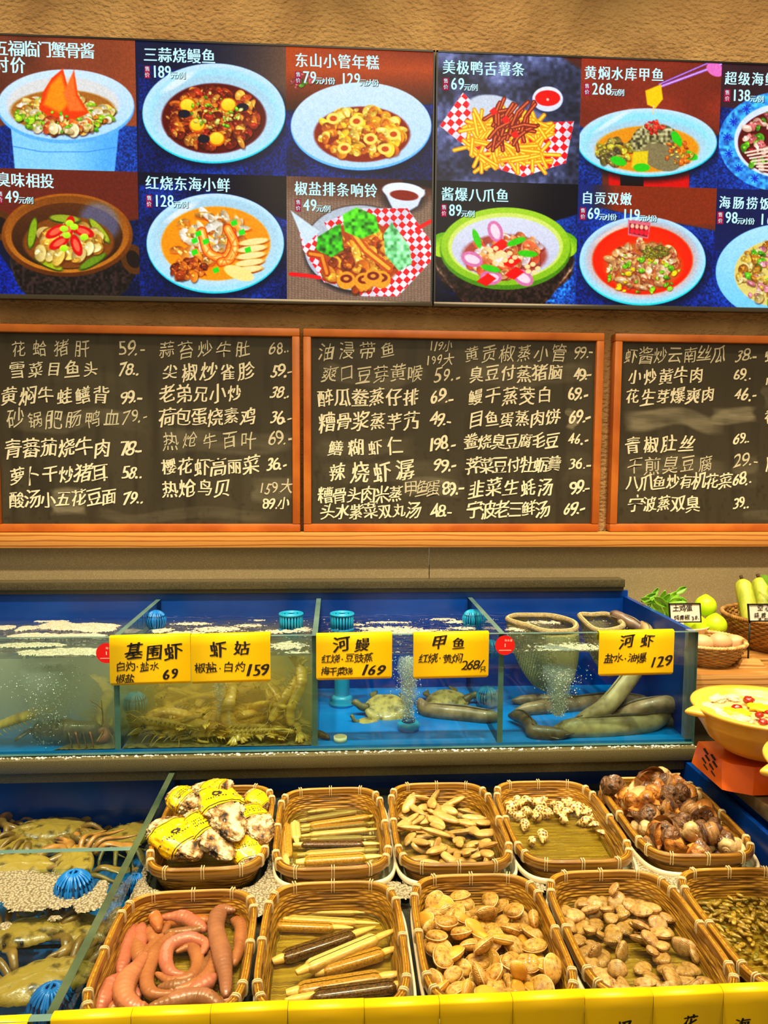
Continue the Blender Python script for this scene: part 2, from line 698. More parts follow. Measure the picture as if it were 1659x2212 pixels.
class Paint:
    """soft-edged shapes on a grid of points of a flat upright panel; all sizes in picture units"""

    def __init__(s, x0, x1, z0, z1, y, nu, nv, bg):
        s.nu, s.nv = nu, nv
        gx, gz = np.meshgrid(np.linspace(x0, x1, nu), np.linspace(z1, z0, nv))
        s.V = np.stack([gx.ravel(), np.full(gx.size, y), gz.ravel()], 1)
        d = s.V - EYE
        w = d @ fwd
        s.X, s.Y = FW / 2 + FPX * (d @ rgt) / w, FH / 2 - FPX * (d @ upv) / w
        s.c = np.ones((gx.size, 3)) * np.array(bg, float)
        s.cols, s.rows = s.X.reshape(nv, nu)[nv // 2], s.Y.reshape(nv, nu)[:, nu // 2]
        s.rg = np.random.default_rng(abs(int(x0 * 1000) * 31 + int(z0 * 1000)))

    def faces(s):
        k = np.arange(s.nu * s.nv).reshape(s.nv, s.nu)
        q = np.stack([k[:-1, :-1], k[1:, :-1], k[1:, 1:], k[:-1, 1:]], -1).reshape(-1, 4)
        return q

    def noise(s, scale, seed=0, stretch=1.0):
        """smooth value noise, 0..1"""
        r = np.random.default_rng(seed + 11)
        n = 64
        T = r.random((n, n))
        u, v = s.X / scale, s.Y * stretch / scale
        i, j = np.floor(u).astype(int), np.floor(v).astype(int)
        fu, fv = u - i, v - j
        fu, fv = fu * fu * (3 - 2 * fu), fv * fv * (3 - 2 * fv)
        g = lambda a, b: T[a % n, b % n]
        return (g(i, j) * (1 - fu) + g(i + 1, j) * fu) * (1 - fv) + (g(i, j + 1) * (1 - fu) + g(i + 1, j + 1) * fu) * fv

    def mix(s, m, col):
        m = np.clip(m, 0, 1)[:, None]
        s.c = s.c * (1 - m) + np.asarray(col, float) * m

    def grain(s, amt, scale, seed=0, mask=None, stretch=1.0):
        g = (s.noise(scale, seed, stretch) - .5) * 2 * amt
        if mask is not None:
            g = g * np.clip(mask, 0, 1)
        s.c = np.clip(s.c * (1 + g[:, None]), 0, 255)

    def em(s, cx, cy, rx, ry, rot=0, soft=2.0):
        a = math.radians(rot)
        dx, dy = s.X - cx, s.Y - cy
        u, v = (dx * math.cos(a) + dy * math.sin(a)) / rx, (-dx * math.sin(a) + dy * math.cos(a)) / ry
        d = np.sqrt(u * u + v * v) + 1e-9
        return np.clip((1 - d) * min(rx, ry) / soft + .5, 0, 1), u, v

    def ell(s, cx, cy, rx, ry, col, rot=0, soft=2.0, top=None, mul=1.0):
        R = max(rx, ry) + soft + 9
        i0, i1 = np.searchsorted(s.cols, [cx - R, cx + R])
        j0, j1 = np.searchsorted(s.rows, [cy - R, cy + R])
        if i1 <= i0 or j1 <= j0:
            return
        win = (slice(j0, j1), slice(i0, i1))
        a = math.radians(rot)
        dx, dy = s.X.reshape(s.nv, s.nu)[win] - cx, s.Y.reshape(s.nv, s.nu)[win] - cy
        u, v = (dx * math.cos(a) + dy * math.sin(a)) / rx, (-dx * math.sin(a) + dy * math.cos(a)) / ry
        m = (np.clip((1 - np.sqrt(u * u + v * v)) * min(rx, ry) / soft + .5, 0, 1) * mul)[..., None]
        col = np.asarray(col, float)
        if top is not None:
            t = np.clip(v * .5 + .5, 0, 1)[..., None]
            col = np.asarray(top, float) * (1 - t) + col * t
        C = s.c.reshape(s.nv, s.nu, 3)
        C[win] = C[win] * (1 - m) + col * m

    def pm(s, pts, soft=1.5):
        pts = np.array(pts, float)
        ins = np.zeros(len(s.X), bool)
        dist = np.full(len(s.X), 1e9)
        n = len(pts)
        for i in range(n):
            a, b = pts[i], pts[(i + 1) % n]
            c = ((a[1] > s.Y) != (b[1] > s.Y))
            with np.errstate(divide='ignore', invalid='ignore'):
                xi = (b[0] - a[0]) * (s.Y - a[1]) / (b[1] - a[1] + 1e-12) + a[0]
            ins ^= c & (s.X < xi)
            ab = b - a
            t = np.clip(((s.X - a[0]) * ab[0] + (s.Y - a[1]) * ab[1]) / (ab @ ab + 1e-9), 0, 1)
            dist = np.minimum(dist, np.hypot(s.X - a[0] - t * ab[0], s.Y - a[1] - t * ab[1]))
        return np.clip(np.where(ins, dist, -dist) / soft + .5, 0, 1)

    def poly(s, pts, col, soft=1.5):
        m = s.pm(pts, soft)
        s.mix(m, col)
        return m

    def line(s, pts, w, col, soft=1.5, core=None):
        pts = np.array(pts, float)
        d = np.full(len(s.X), 1e9)
        for a, b in zip(pts, pts[1:]):
            ab = b - a
            t = np.clip(((s.X - a[0]) * ab[0] + (s.Y - a[1]) * ab[1]) / (ab @ ab + 1e-9), 0, 1)
            d = np.minimum(d, np.hypot(s.X - a[0] - t * ab[0], s.Y - a[1] - t * ab[1]))
        s.mix((w / 2 - d) / soft + .5, col)
        if core is not None:
            s.mix((w / 5 - d) / soft + .5, core)

    def pile(s, n, cx, cy, rx, ry, size, pal, seed=1, flat=.7, edge=(60, 30, 15), hi=1.35):
        """n little morsels inside an ellipse, each with a dark rim and a bright spot"""
        r = random.Random(seed)
        items = []
        for k in range(int(n * 1.7)):
            a, q = r.uniform(0, 2 * PI), math.sqrt(r.random())
            items.append((cy + ry * q * math.sin(a), cx + rx * q * math.cos(a)))
        for y, x in sorted(items):
            k = r.uniform(.45, 1.25) * size * .88
            fl = flat * r.uniform(.6, 1.25)
            rot = r.uniform(0, 180)
            c = np.array(r.choice(pal), float) * r.uniform(.72, 1.12)
            s.ell(x + k * .12, y + k * .22, k * 1.04, k * fl * 1.04, np.array(edge), rot, 3.0, mul=.6)
            s.ell(x, y, k, k * fl, np.clip(c * .72, 0, 255), rot, 2.2, top=np.clip(c * 1.12, 0, 255))
            for _ in range(2):
                s.ell(x + k * r.uniform(-.5, .4), y + k * fl * r.uniform(-.6, .3), k * r.uniform(.15, .4), k * fl * r.uniform(.15, .35), np.clip(c * r.uniform(.7, 1.5) + r.uniform(-10, 25), 0, 255), r.uniform(0, 180), 2.0, mul=.7)
            s.ell(x - k * .22, y - k * fl * .35, k * .20, k * .10, np.clip(c * hi + 50, 0, 255), rot * .3, 1.6, mul=.75)


def vivid(c):
    g = c.mean(1, keepdims=True)
    c = g + (c - g) * 1.28
    c = 255 * np.clip(c / 255, 0, 1)
    return np.clip(c + 26 * np.sin((c / 255 - .5) * 2 * PI) * .8, 0, 255)


def plate(p, cx, cy, rx, ry, ix, iy, irx, iry, rim=(168, 214, 244), bowl=(190, 222, 246), inner=(90, 40, 25), edge=(70, 190, 205)):
    p.ell(cx + 4, cy + 14, rx * 1.02, ry * 1.02, (10, 20, 42), soft=14, mul=.7)
    p.ell(cx, cy + 4, rx, ry, edge, soft=2)
    p.ell(cx, cy, rx, ry, rim, soft=2, top=(188, 216, 248))
    p.ell(cx, cy + 2, rx * .93, ry * .92, np.array(rim) * .98, soft=9)
    p.ell(ix, iy - 3, irx * 1.16, iry * 1.18, np.array(bowl) * .95, soft=9, top=np.array(bowl) * .86)
    p.ell(cx - rx * .5, cy - ry * .62, rx * .26, ry * .07, (240, 250, 255), rot=-32, soft=5, mul=.6)
    p.ell(ix, iy, irx, iry, inner, soft=4)


def cloth(p, pts, a=(44, 78, 132), b=(20, 40, 84), seed=3):
    m = p.poly(pts, a, 4)
    n = p.noise(70, seed)
    p.mix(m * np.clip(n * 1.4 - .3, 0, 1), b)
    p.grain(.35, 3.2, seed + 1, m)


def check(p, pts, d=13, ang=40, red=(216, 40, 62), seed=0):
    m = p.poly(pts, (226, 224, 240), 1.5)
    a = math.radians(ang)
    u, v = p.X * math.cos(a) + p.Y * math.sin(a), -p.X * math.sin(a) + p.Y * math.cos(a)
    p.mix(m * (((np.floor(u / d) + np.floor(v / d)) % 2) > .5), red)
    p.grain(.15, 30, seed, m)


def d_crab(p):
    p.mix(np.clip((p.X - 60) / 260, 0, 1), (138, 90, 66))
    cloth(p, [(-90, 290), (60, 262), (330, 275), (330, 400), (-90, 400)])
    p.poly([(22, 262), (258, 262), (246, 385), (34, 385)], (146, 192, 250), 3)
    m = p.pm([(22, 262), (258, 262), (246, 385), (34, 385)], 3)
    p.mix(m * np.clip((p.X - 150) / 130, 0, .6), (92, 146, 228))
    p.line([(28, 316), (90, 328), (190, 328), (252, 318)], 2, (96, 140, 214))
    p.ell(142, 232, 148, 78, (120, 168, 238))
    p.ell(142, 226, 147, 76, (172, 206, 252), top=(196, 220, 255))
    p.ell(136, 226, 122, 60, (206, 206, 206), soft=4)
    p.ell(136, 240, 114, 46, (150, 110, 60), soft=4)
    p.pile(120, 138, 246, 106, 40, 13, [(236, 206, 150), (214, 178, 112), (240, 226, 196), (190, 130, 66), (150, 190, 70)], 5)
    p.poly([(84, 236), (92, 200), (112, 168), (136, 148), (146, 186), (160, 150), (168, 204), (192, 244), (160, 258), (110, 256)], (206, 84, 26), 3)
    p.poly([(94, 226), (108, 184), (132, 160), (150, 222), (130, 244)], (240, 140, 48), 8)
    p.poly([(136, 200), (158, 156), (164, 206), (184, 240), (150, 240)], (226, 124, 76), 6)
    p.pile(16, 150, 268, 60, 14, 16, [(236, 206, 150), (214, 120, 76), (250, 226, 180)], 8)
    p.pile(10, 150, 262, 96, 26, 6, [(120, 200, 60), (150, 214, 80)], 9)


def d_eel(p):
    p.mix(np.clip((p.X - 400) / 230, 0, 1) * np.clip((300 - p.Y) / 120, 0, 1), (112, 92, 78))
    cloth(p, [(300, 140), (380, 150), (630, 240), (630, 400), (300, 400)], (38, 72, 128), (14, 32, 74), 5)
    plate(p, 462, 243, 154, 106, 462, 256, 113, 76, inner=(92, 30, 26))
    p.pile(150, 460, 256, 98, 66, 13, [(170, 96, 56), (204, 132, 72), (120, 58, 40), (226, 168, 100), (150, 70, 50)], 3, edge=(50, 18, 14))
    for x, y in ((405, 228), (493, 227), (426, 270), (468, 300)):
        p.ell(x, y, 18, 16, (190, 110, 26))
        p.ell(x, y - 1, 15, 13, (240, 176, 60), top=(255, 214, 110))
    for x, y in ((524, 232), (398, 246), (440, 300)):
        p.ell(x, y, 13, 9, (40, 40, 56))
    p.pile(24, 462, 240, 60, 40, 5, [(226, 226, 140), (120, 170, 60)], 12)


def d_squid(p):
    p.mix(np.clip((230 - p.Y) / 80, 0, 1), (150, 84, 36))
    p.mix(np.clip((150 - p.Y) / 60, 0, 1) * np.clip((p.X - 640) / 300, 0, 1), (96, 46, 26))
    cloth(p, [(600, 240), (960, 224), (960, 420), (600, 420)], (36, 64, 116), (16, 30, 66), 8)
    p.pile(10, 655, 178, 24, 18, 9, [(90, 120, 50), (150, 90, 90)], 2)
    p.ell(786, 284, 152, 96, (10, 20, 44), soft=12, mul=.7)
    p.ell(780, 274, 152, 94, (126, 176, 240))
    p.ell(780, 270, 151, 92, (176, 206, 250), top=(196, 220, 255))
    p.ell(782, 290, 104, 60, (122, 52, 22), soft=4)
    p.pile(90, 782, 286, 92, 52, 15, [(240, 190, 84), (226, 160, 70), (250, 214, 130), (206, 130, 60)], 6, edge=(120, 60, 20))
    for x, y in ((720, 256), (800, 300), (832, 322), (744, 320), (770, 262), (850, 290)):
        p.ell(x, y, 15, 12, (250, 212, 130))
        p.ell(x, y, 8, 6, (170, 90, 40))


def d_fries(p):
    p.grain(.4, 40, 3)
    p.grain(.25, 8, 4)
    p.poly([(1180, 100), (1270, 100), (1270, 160)], (90, 56, 50), 8)
    p.ell(1183, 222, 36, 24, (60, 66, 86), soft=10)
    p.ell(1183, 214, 33, 27, (206, 214, 236), top=(226, 232, 250))
    p.ell(1183, 212, 27, 17, (200, 26, 26))
    p.ell(1183, 215, 3, 3, (255, 200, 190))
    p.ell(1100, 340, 110, 56, (50, 50, 66), soft=16, mul=.6)
    check(p, [(950, 272), (1000, 200), (1040, 240), (1180, 265), (1240, 262), (1222, 352), (1130, 382), (1060, 360)])
    p.ell(1068, 232, 56, 26, (190, 198, 214), rot=10, soft=4)
    r = random.Random(4)
    for k in range(130):
        x, y = 1000 + r.random() * 180, 252 + r.random() * 105
        if (x - 1095) ** 2 / 95 ** 2 + (y - 305) ** 2 / 66 ** 2 > 1:
            continue
        a = r.uniform(-1.2, 1.9)
        l = r.uniform(20, 36)
        p.line([(x - l * math.cos(a), y - l * math.sin(a) * .7), (x + l * math.cos(a), y + l * math.sin(a) * .7)], 9, (206, 140, 40), core=(252, 214, 110))
    for k in range(30):
        x, y = 1060 + r.random() * 80, 240 + r.random() * 60
        a = r.uniform(-1.9, -.2)
        l = r.uniform(18, 34)
        p.line([(x - l * math.cos(a), y - l * math.sin(a)), (x, y), (x + l * math.cos(a + .4), y + l * math.sin(a + .4))], 9, (110, 42, 30), core=(196, 116, 84))
    for x, y in ((1066, 240), (1092, 258), (1112, 290)):
        p.poly([(x - 9, y), (x + 2, y - 9), (x + 10, y + 4), (x - 2, y + 9)], (214, 30, 36))


def d_turtle(p):
    p.mix(np.clip((p.Y - 240) / 100, 0, 1), (104, 62, 48))
    cloth(p, [(1230, 260), (1300, 300), (1300, 420), (1230, 420)], (44, 84, 140), (20, 44, 92), 2)
    cloth(p, [(1490, 330), (1570, 280), (1570, 420), (1480, 420)], (44, 84, 140), (20, 44, 92), 6)
    p.poly([(1310, 350), (1490, 350), (1488, 430), (1320, 430)], (176, 24, 30), 3)
    p.poly([(1340, 380), (1390, 378), (1390, 420), (1340, 420)], (30, 14, 24), 3)
    plate(p, 1398, 306, 150, 72, 1398, 322, 112, 50, rim=(158, 216, 238), inner=(206, 140, 48))
    p.pile(36, 1340, 330, 50, 26, 12, [(150, 140, 90), (190, 180, 90), (110, 100, 80)], 3)
    p.ell(1416, 310, 54, 44, (104, 100, 74), soft=4, top=(156, 152, 126))
    p.grain(.5, 5, 3, p.em(1416, 310, 54, 44)[0])
    p.ell(1430, 340, 44, 28, (130, 122, 100), rot=20)
    p.poly([(1368, 328), (1400, 326), (1398, 366), (1364, 362)], (206, 180, 60), 3)
    for x, y, a in ((1336, 348, 20), (1386, 362, 0), (1462, 300, 60), (1490, 336, 20)):
        p.ell(x, y, 18, 9, (70, 170, 50), a)
    p.pile(16, 1412, 276, 22, 13, 6, [(206, 40, 40), (230, 110, 90)], 5)
    p.pile(14, 1470, 330, 36, 26, 7, [(226, 200, 110), (200, 120, 60)], 7)
    p.line([(1424, 188), (1560, 138)], 6, (150, 110, 190), core=(206, 176, 236))
    p.line([(1424, 182), (1530, 136)], 4, (120, 84, 160), core=(190, 160, 220))
    p.ell(1545, 150, 20, 14, (214, 130, 180), rot=30)
    p.poly([(1394, 196), (1428, 182), (1432, 214), (1416, 234), (1398, 226)], (226, 180, 40), 3)
    p.line([(1412, 228), (1410, 246)], 3, (214, 190, 150))


def d_noodle(p):
    cloth(p, [(1540, 230), (1640, 240), (1640, 440), (1540, 440)], (40, 80, 140), (18, 38, 84), 2)
    p.ell(1690, 306, 138, 108, (86, 146, 214))
    p.grain(.35, 6, 2, p.em(1690, 306, 138, 108)[0])
    for a in range(120, 250, 22):
        x, y = 1690 + 120 * math.cos(math.radians(a)), 306 + 92 * math.sin(math.radians(a))
        for b in range(0, 180, 45):
            dx, dy = 8 * math.cos(math.radians(b)), 8 * math.sin(math.radians(b))
            p.line([(x - dx, y - dy), (x + dx, y + dy)], 2, (40, 62, 160))
    p.ell(1690, 304, 104, 80, (206, 220, 240))
    p.ell(1690, 308, 96, 70, (92, 24, 30))
    p.pile(70, 1690, 308, 90, 64, 12, [(206, 130, 130), (236, 196, 180), (150, 60, 60), (110, 160, 60)], 5)
    for k in range(7):
        p.line([(1610 + k * 5, 330 + k * 6), (1660, 320 + k * 8), (1720, 340 + k * 5)], 4, (226, 206, 190))


def d_claypot(p):
    p.mix(np.clip((500 - p.Y) / 30, 0, 1), (104, 58, 46))
    cloth(p, [(-90, 500), (-20, 520), (60, 640), (-90, 660)], (40, 76, 150), (22, 50, 116), 2)
    cloth(p, [(270, 480), (330, 470), (330, 660), (240, 660)], (34, 62, 110), (16, 30, 62), 6)
    p.ell(160, 590, 130, 58, (58, 46, 44), soft=4)
    for k in range(5):
        p.ell(160, 566 + k * 10, 138 - k * 4, 56, (104 - k * 12, 88 - k * 10, 78 - k * 9), soft=2, mul=.9)
        p.ell(160, 561 + k * 10, 138 - k * 4, 56, (52, 42, 40), soft=2, mul=.9)
    p.grain(.5, 5, 9, p.em(160, 590, 136, 62)[0])
    for x, y in ((4, 488), (288, 560)):
        p.ell(x, y, 26, 34, (92, 66, 34), rot=-25)
        p.ell(x, y, 14, 20, (46, 36, 34), rot=-25)
    p.ell(145, 508, 142, 90, (92, 60, 26), top=(150, 106, 50))
    p.ell(145, 506, 134, 83, (168, 122, 58), top=(120, 84, 40))
    p.ell(145, 510, 120, 72, (60, 42, 26), top=(96, 66, 40))
    p.mix(p.em(215, 480, 46, 40, 40, 14)[0] * .5, (120, 140, 190))
    p.ell(148, 524, 98, 56, (120, 84, 40), soft=4)
    for x, y, a, c in ((70, 505, 100, (130, 150, 50)), (215, 500, 50, (150, 160, 70)), (105, 570, 25, (150, 160, 50)), (200, 566, -30, (110, 130, 50)), (140, 474, 5, (140, 150, 70))):
        p.ell(x, y, 34, 10, (70, 80, 30), a)
        p.ell(x, y - 2, 32, 8, c, a)
    p.pile(26, 148, 528, 74, 36, 20, [(226, 190, 120), (206, 160, 90), (240, 214, 156)], 4, edge=(90, 60, 30))
    for x, y, a in ((120, 500, -30), (165, 530, 70), (180, 500, 20), (128, 524, 150), (150, 490, 100)):
        p.ell(x, y, 24, 11, (176, 26, 34), a)
        p.ell(x, y, 15, 6, (236, 120, 100), a)
    for x, y in ((138, 494), (150, 482), (144, 508), (138, 536), (182, 512), (160, 490)):
        p.ell(x, y, 9, 7, (140, 204, 50), top=(190, 236, 100))


def d_seafood(p):
    p.mix(np.clip((p.X - 420) / 160, 0, 1) * np.clip((520 - p.Y) / 80, 0, 1), (26, 22, 36))
    cloth(p, [(300, 400), (400, 390), (630, 480), (630, 680), (300, 680)], (30, 60, 112), (12, 28, 66), 2)
    plate(p, 465, 524, 148, 106, 466, 526, 118, 80, rim=(166, 212, 240), inner=(222, 142, 48))
    p.pile(46, 450, 512, 84, 52, 20, [(240, 220, 190), (226, 180, 120), (206, 140, 80), (250, 236, 214)], 4, flat=.45, edge=(150, 80, 30))
    p.pile(20, 410, 580, 40, 20, 12, [(206, 130, 70), (150, 84, 50)], 6)
    for pts in ([(436, 500), (450, 545), (486, 556), (500, 530), (500, 500)], [(492, 494), (508, 530), (496, 560), (478, 566)]):
        sp = spline(pts, 18)
        p.line(sp, 21, (176, 80, 34), soft=3)
        p.line(sp, 16, (236, 150, 84), soft=3, core=(252, 206, 150))
        for q_ in range(2, 17, 2):
            x_, y_ = sp[q_]
            p.ell(x_, y_, 9, 1.6, (196, 100, 50), rot=30 * q_, mul=.6)
    for k in range(5):
        p.ell(548 - k * 3, 524 + k * 15, 34, 9, (150, 90, 40), rot=-8)
        p.ell(548 - k * 3, 522 + k * 15, 32, 7, (244, 216, 160), rot=-8)
    p.ell(516, 590, 34, 14, (240, 214, 150), rot=20)
    for x, y in ((428, 505), (420, 520), (444, 522), (420, 545), (505, 482), (522, 502), (535, 540), (466, 584)):
        p.poly([(x - 7, y - 3), (x + 5, y - 8), (x + 8, y + 3), (x - 4, y + 7)], (70, 190, 60))


def d_rolls(p):
    p.mix(np.ones(len(p.X)), (140, 124, 112))
    p.mix((np.sin(p.Y * 1.6 + p.X * .12) > 0) * .35, (96, 82, 74))
    p.mix((np.sin(p.X * .9) > .2) * .15, (70, 60, 56))
    p.mix(np.clip((440 - p.Y) / 40, 0, 1) * np.clip((p.X - 560) / 200, 0, 1), (76, 44, 34))
    p.poly([(870, 380), (950, 380), (950, 410), (870, 395)], (30, 26, 40), 4)
    p.ell(872, 430, 46, 30, (40, 36, 40), soft=14, mul=.7)
    p.poly([(828, 410), (918, 410), (902, 445), (876, 460), (848, 450)], (206, 220, 246), 4)
    p.ell(872, 413, 46, 18, (226, 236, 252), rot=6)
    p.ell(873, 422, 31, 11, (120, 44, 24), rot=6)
    p.ell(778, 540, 122, 96, (60, 56, 60), soft=10)
    p.ell(776, 536, 118, 92, (170, 178, 190))
    check(p, [(640, 470), (700, 520), (720, 600), (760, 620), (700, 610), (655, 540)], 11, 30)
    check(p, [(700, 480), (780, 450), (880, 450), (930, 520), (935, 560), (860, 640), (780, 640)], 12, 40)
    p.poly([(628, 455), (690, 500), (660, 530)], (196, 216, 236), 3)
    p.line([(628, 592), (668, 596), (690, 600)], 8, (206, 30, 50))
    p.line([(900, 495), (930, 478), (945, 482)], 8, (206, 30, 50))
    p.ell(780, 550, 92, 72, (150, 84, 40), soft=6)
    p.pile(60, 780, 560, 86, 60, 17, [(206, 130, 60), (226, 160, 84), (170, 96, 46), (240, 180, 100)], 4, edge=(90, 44, 16))
    p.line([(670, 548), (695, 552), (706, 590)], 16, (150, 80, 30), core=(220, 140, 70))
    p.line([(760, 500), (790, 540), (840, 580)], 18, (170, 96, 40), core=(236, 166, 90))
    for x, y in ((748, 606), (786, 608), (824, 604), (806, 600)):
        p.ell(x, y, 20, 19, (214, 150, 72))
        p.ell(x, y - 4, 13, 9, (110, 50, 30))
        p.ell(x, y - 4, 6, 4, (214, 150, 90))
    m = p.poly([(740, 464), (770, 448), (812, 466), (820, 500), (780, 516), (744, 500)], (84, 160, 50), 3)
    p.grain(.5, 7, 3, m)
    m = p.poly([(686, 512), (735, 482), (742, 540), (716, 556), (682, 540)], (70, 140, 46), 3)
    p.grain(.5, 7, 4, m)
    m = p.poly([(828, 506), (846, 480), (884, 530), (890, 570), (862, 586), (832, 550)], (140, 206, 150), 3)
    p.grain(.4, 7, 5, m)


def d_octopus(p):
    cloth(p, [(930, 540), (1000, 520), (1080, 660), (930, 680)], (20, 32, 66), (8, 14, 36), 3)
    cloth(p, [(1190, 480), (1260, 460), (1260, 680), (1150, 680)], (50, 96, 156), (26, 56, 106), 2)
    p.ell(1090, 580, 148, 66, (70, 50, 44), soft=3)
    for k in range(5):
        p.ell(1090, 566 + k * 12, 150 - k * 10, 66, (150 - 20 * k, 130 - 20 * k, 112 - 18 * k), soft=2)
        p.ell(1090, 560 + k * 12, 150 - k * 10, 66, (56, 44, 40), soft=2)
    p.grain(.5, 5, 2, p.em(1090, 600, 150, 76)[0])
    for x, sx in ((958, -1), (1220, 1)):
        for k in range(4):
            p.ell(x, 540 + k * 4 - 12, 30 - k * 3, 26 - k * 4, (110 + 16 * k, 150 + 14 * k, 46 + 8 * k), rot=20 * sx)
    p.ell(1092, 538, 142, 88, (90, 126, 40))
    p.ell(1092, 532, 140, 84, (132, 166, 60), top=(150, 182, 72))
    p.ell(1092, 532, 124, 72, (196, 212, 130))
    p.ell(1092, 535, 116, 66, (186, 190, 214), top=(206, 208, 230))
    p.ell(1090, 552, 92, 46, (150, 90, 80), soft=6)
    p.pile(46, 1088, 550, 84, 44, 16, [(226, 150, 110), (240, 190, 150), (200, 110, 84), (236, 214, 214)], 4, edge=(110, 50, 40))
    for x, y, a in ((1020, 560, 20), (1070, 500, 70), (1130, 600, 30), (1060, 600, 0)):
        p.ell(x, y, 24, 16, (196, 130, 160), a)
        p.ell(x, y, 17, 9, (236, 206, 220), a)
    for x, y, a in ((1080, 530, 10), (1110, 590, 60), (1050, 604, 30), (1104, 565, 60)):
        p.poly([(x - 20, y + 4), (x + 4, y - 14), (x + 22, y - 2), (x, y + 14)], (214, 30, 34), 3)
    for x, y, a in ((1030, 516, 70), (1140, 548, 5), (1060, 580, 14), (1115, 522, -20)):
        p.ell(x, y, 22, 7, (80, 170, 40), a)
    for x, y in ((1078, 562), (1100, 556), (1070, 545), (1150, 580)):
        for k in range(5):
            p.ell(x + 12 * math.cos(k * 1.2), y + 9 * math.sin(k * 1.2), 6, 5, (250, 206, 160))


def d_zigong(p):
    p.mix(np.clip((p.X - 1270) / 60, 0, 1) * np.clip((540 - p.Y) / 60, 0, 1), (122, 66, 40))
    cloth(p, [(1230, 480), (1300, 450), (1550, 500), (1550, 690), (1230, 690)], (40, 78, 136), (18, 40, 92), 3)
    plate(p, 1388, 562, 136, 94, 1388, 562, 108, 74, rim=(156, 210, 238), inner=(206, 44, 10), edge=(64, 196, 200))
    p.mix(p.em(1388, 562, 108, 74, 0, 30)[0] * .6, (230, 80, 16))
    p.ell(1390, 575, 82, 52, (170, 110, 70), soft=10)
    p.pile(80, 1388, 572, 78, 50, 15, [(214, 170, 130), (190, 130, 96), (230, 196, 160), (170, 110, 90)], 4, flat=.5, edge=(110, 56, 40))
    p.pile(26, 1388, 590, 84, 46, 7, [(130, 190, 60), (240, 206, 60), (150, 206, 80)], 6)
    p.pile(60, 1416, 545, 30, 14, 4, [(120, 120, 70), (150, 150, 80)], 7, hi=1.1)
    p.poly([(1357, 474), (1406, 480), (1400, 516), (1356, 508)], (196, 120, 130), 1.5)
    p.poly([(1360, 482), (1402, 488), (1398, 512), (1359, 504)], (120, 50, 60), 1.5)
    for k in range(4):
        p.ell(1366 + k * 10, 488 + k * 1.3, 4, 5, (236, 180, 160))
        p.ell(1366 + k * 10, 499 + k * 1.3, 5, 6, (206, 60, 80))


def d_rice(p):
    cloth(p, [(1530, 540), (1640, 560), (1640, 700), (1530, 700)], (40, 84, 150), (18, 40, 92), 3)
    p.ell(1690, 588, 144, 104, (130, 186, 236), top=(170, 212, 244))
    p.ell(1690, 590, 104, 74, (206, 190, 130))
    p.pile(110, 1690, 590, 98, 68, 11, [(226, 190, 110), (236, 214, 160), (190, 140, 70), (110, 180, 60), (214, 150, 160)], 5)


# ------------------------------------------------------------------ the two menu screens
m_screen = paint_mat('screen_picture', emit=1.05, rough=.18, spec=.12)
m_title = glow('screen_title', (196, 244, 250), 1.15)
m_tdark = mat('screen_black', (8, 16, 40), .4)
m_tag = glow('screen_price_tag', (176, 30, 66), 1.0)
m_dark = mat('black_plastic', (16, 16, 18), .3, spec=.5)
m_chrome = mat('brushed_bezel', (120, 112, 98), .22, metal=.9)

SCR_Y, SZ0, SZ1 = 2.018, 1.921, 2.550
SX = [-.868, .2525, 1.373]
SCREENS = [
    ('left wall screen showing six dishes, crab pot to fried rolls', [
        (d_crab, (112, 74, 58), [('五福临门蟹骨酱', -14, 204, 105, 34), ('时价', -14, 56, 141, 34)], []),
        (d_eel, (24, 34, 66), [('三蒜烧鳗鱼', 309, 466, 119, 32)], [('189', '元/例', 327, 370, 398, 155)]),
        (d_squid, (78, 48, 36), [('东山小管年糕', 636, 820, 131, 31)], [('79', '元/小份', 653, 684, 722, 167), ('129', '元/大份', 735, 779, 816, 171, 1)]),
        (d_claypot, (26, 34, 60), [('臭味相投', -8, 117, 389, 32)], [('49', '元/例', 9, 42, 70, 425)]),
        (d_seafood, (20, 28, 56), [('红烧东海小鲜', 313, 498, 396, 31)], [('128', '元/例', 331, 376, 404, 434)]),
        (d_rolls, (120, 100, 90), [('椒盐排条响铃', 635, 816, 408, 31)], [('49', '元/例', 653, 685, 712, 443)]),
    ]),
    ('right wall screen showing six dishes, fries to shellfish rice', [
        (d_fries, (84, 88, 108), [('美极鸭舌薯条', 955, 1134, 146, 31)], [('69', '元/例', 972, 1004, 1030, 181)]),
        (d_turtle, (122, 66, 50), [('黄焖水库甲鱼', 1261, 1435, 158, 30)], [('268', '元/例', 1277, 1322, 1346, 192)]),
        (d_noodle, (70, 46, 56), [('超级海鲜', 1564, 1680, 170, 30)], [('138', '元/例', 1580, 1621, 1648, 206)]),
        (d_octopus, (12, 14, 34), [('酱爆八爪鱼', 952, 1100, 420, 31)], [('89', '元/例', 968, 998, 1023, 454)]),
        (d_zigong, (36, 58, 104), [('自贡双嫩', 1255, 1366, 428, 29)], [('69', '元/小份', 1268, 1296, 1330, 461), ('119', '元/大份', 1343, 1383, 1417, 464, 1)]),
        (d_rice, (26, 44, 86), [('海肠捞饭', 1551, 1668, 438, 29)], [('98', '元/小份', 1565, 1594, 1628, 470), ('16', '', 1638, 1672, 1680, 474, 1)]),
    ]),
]
PIXM = SCR_Y / FPX
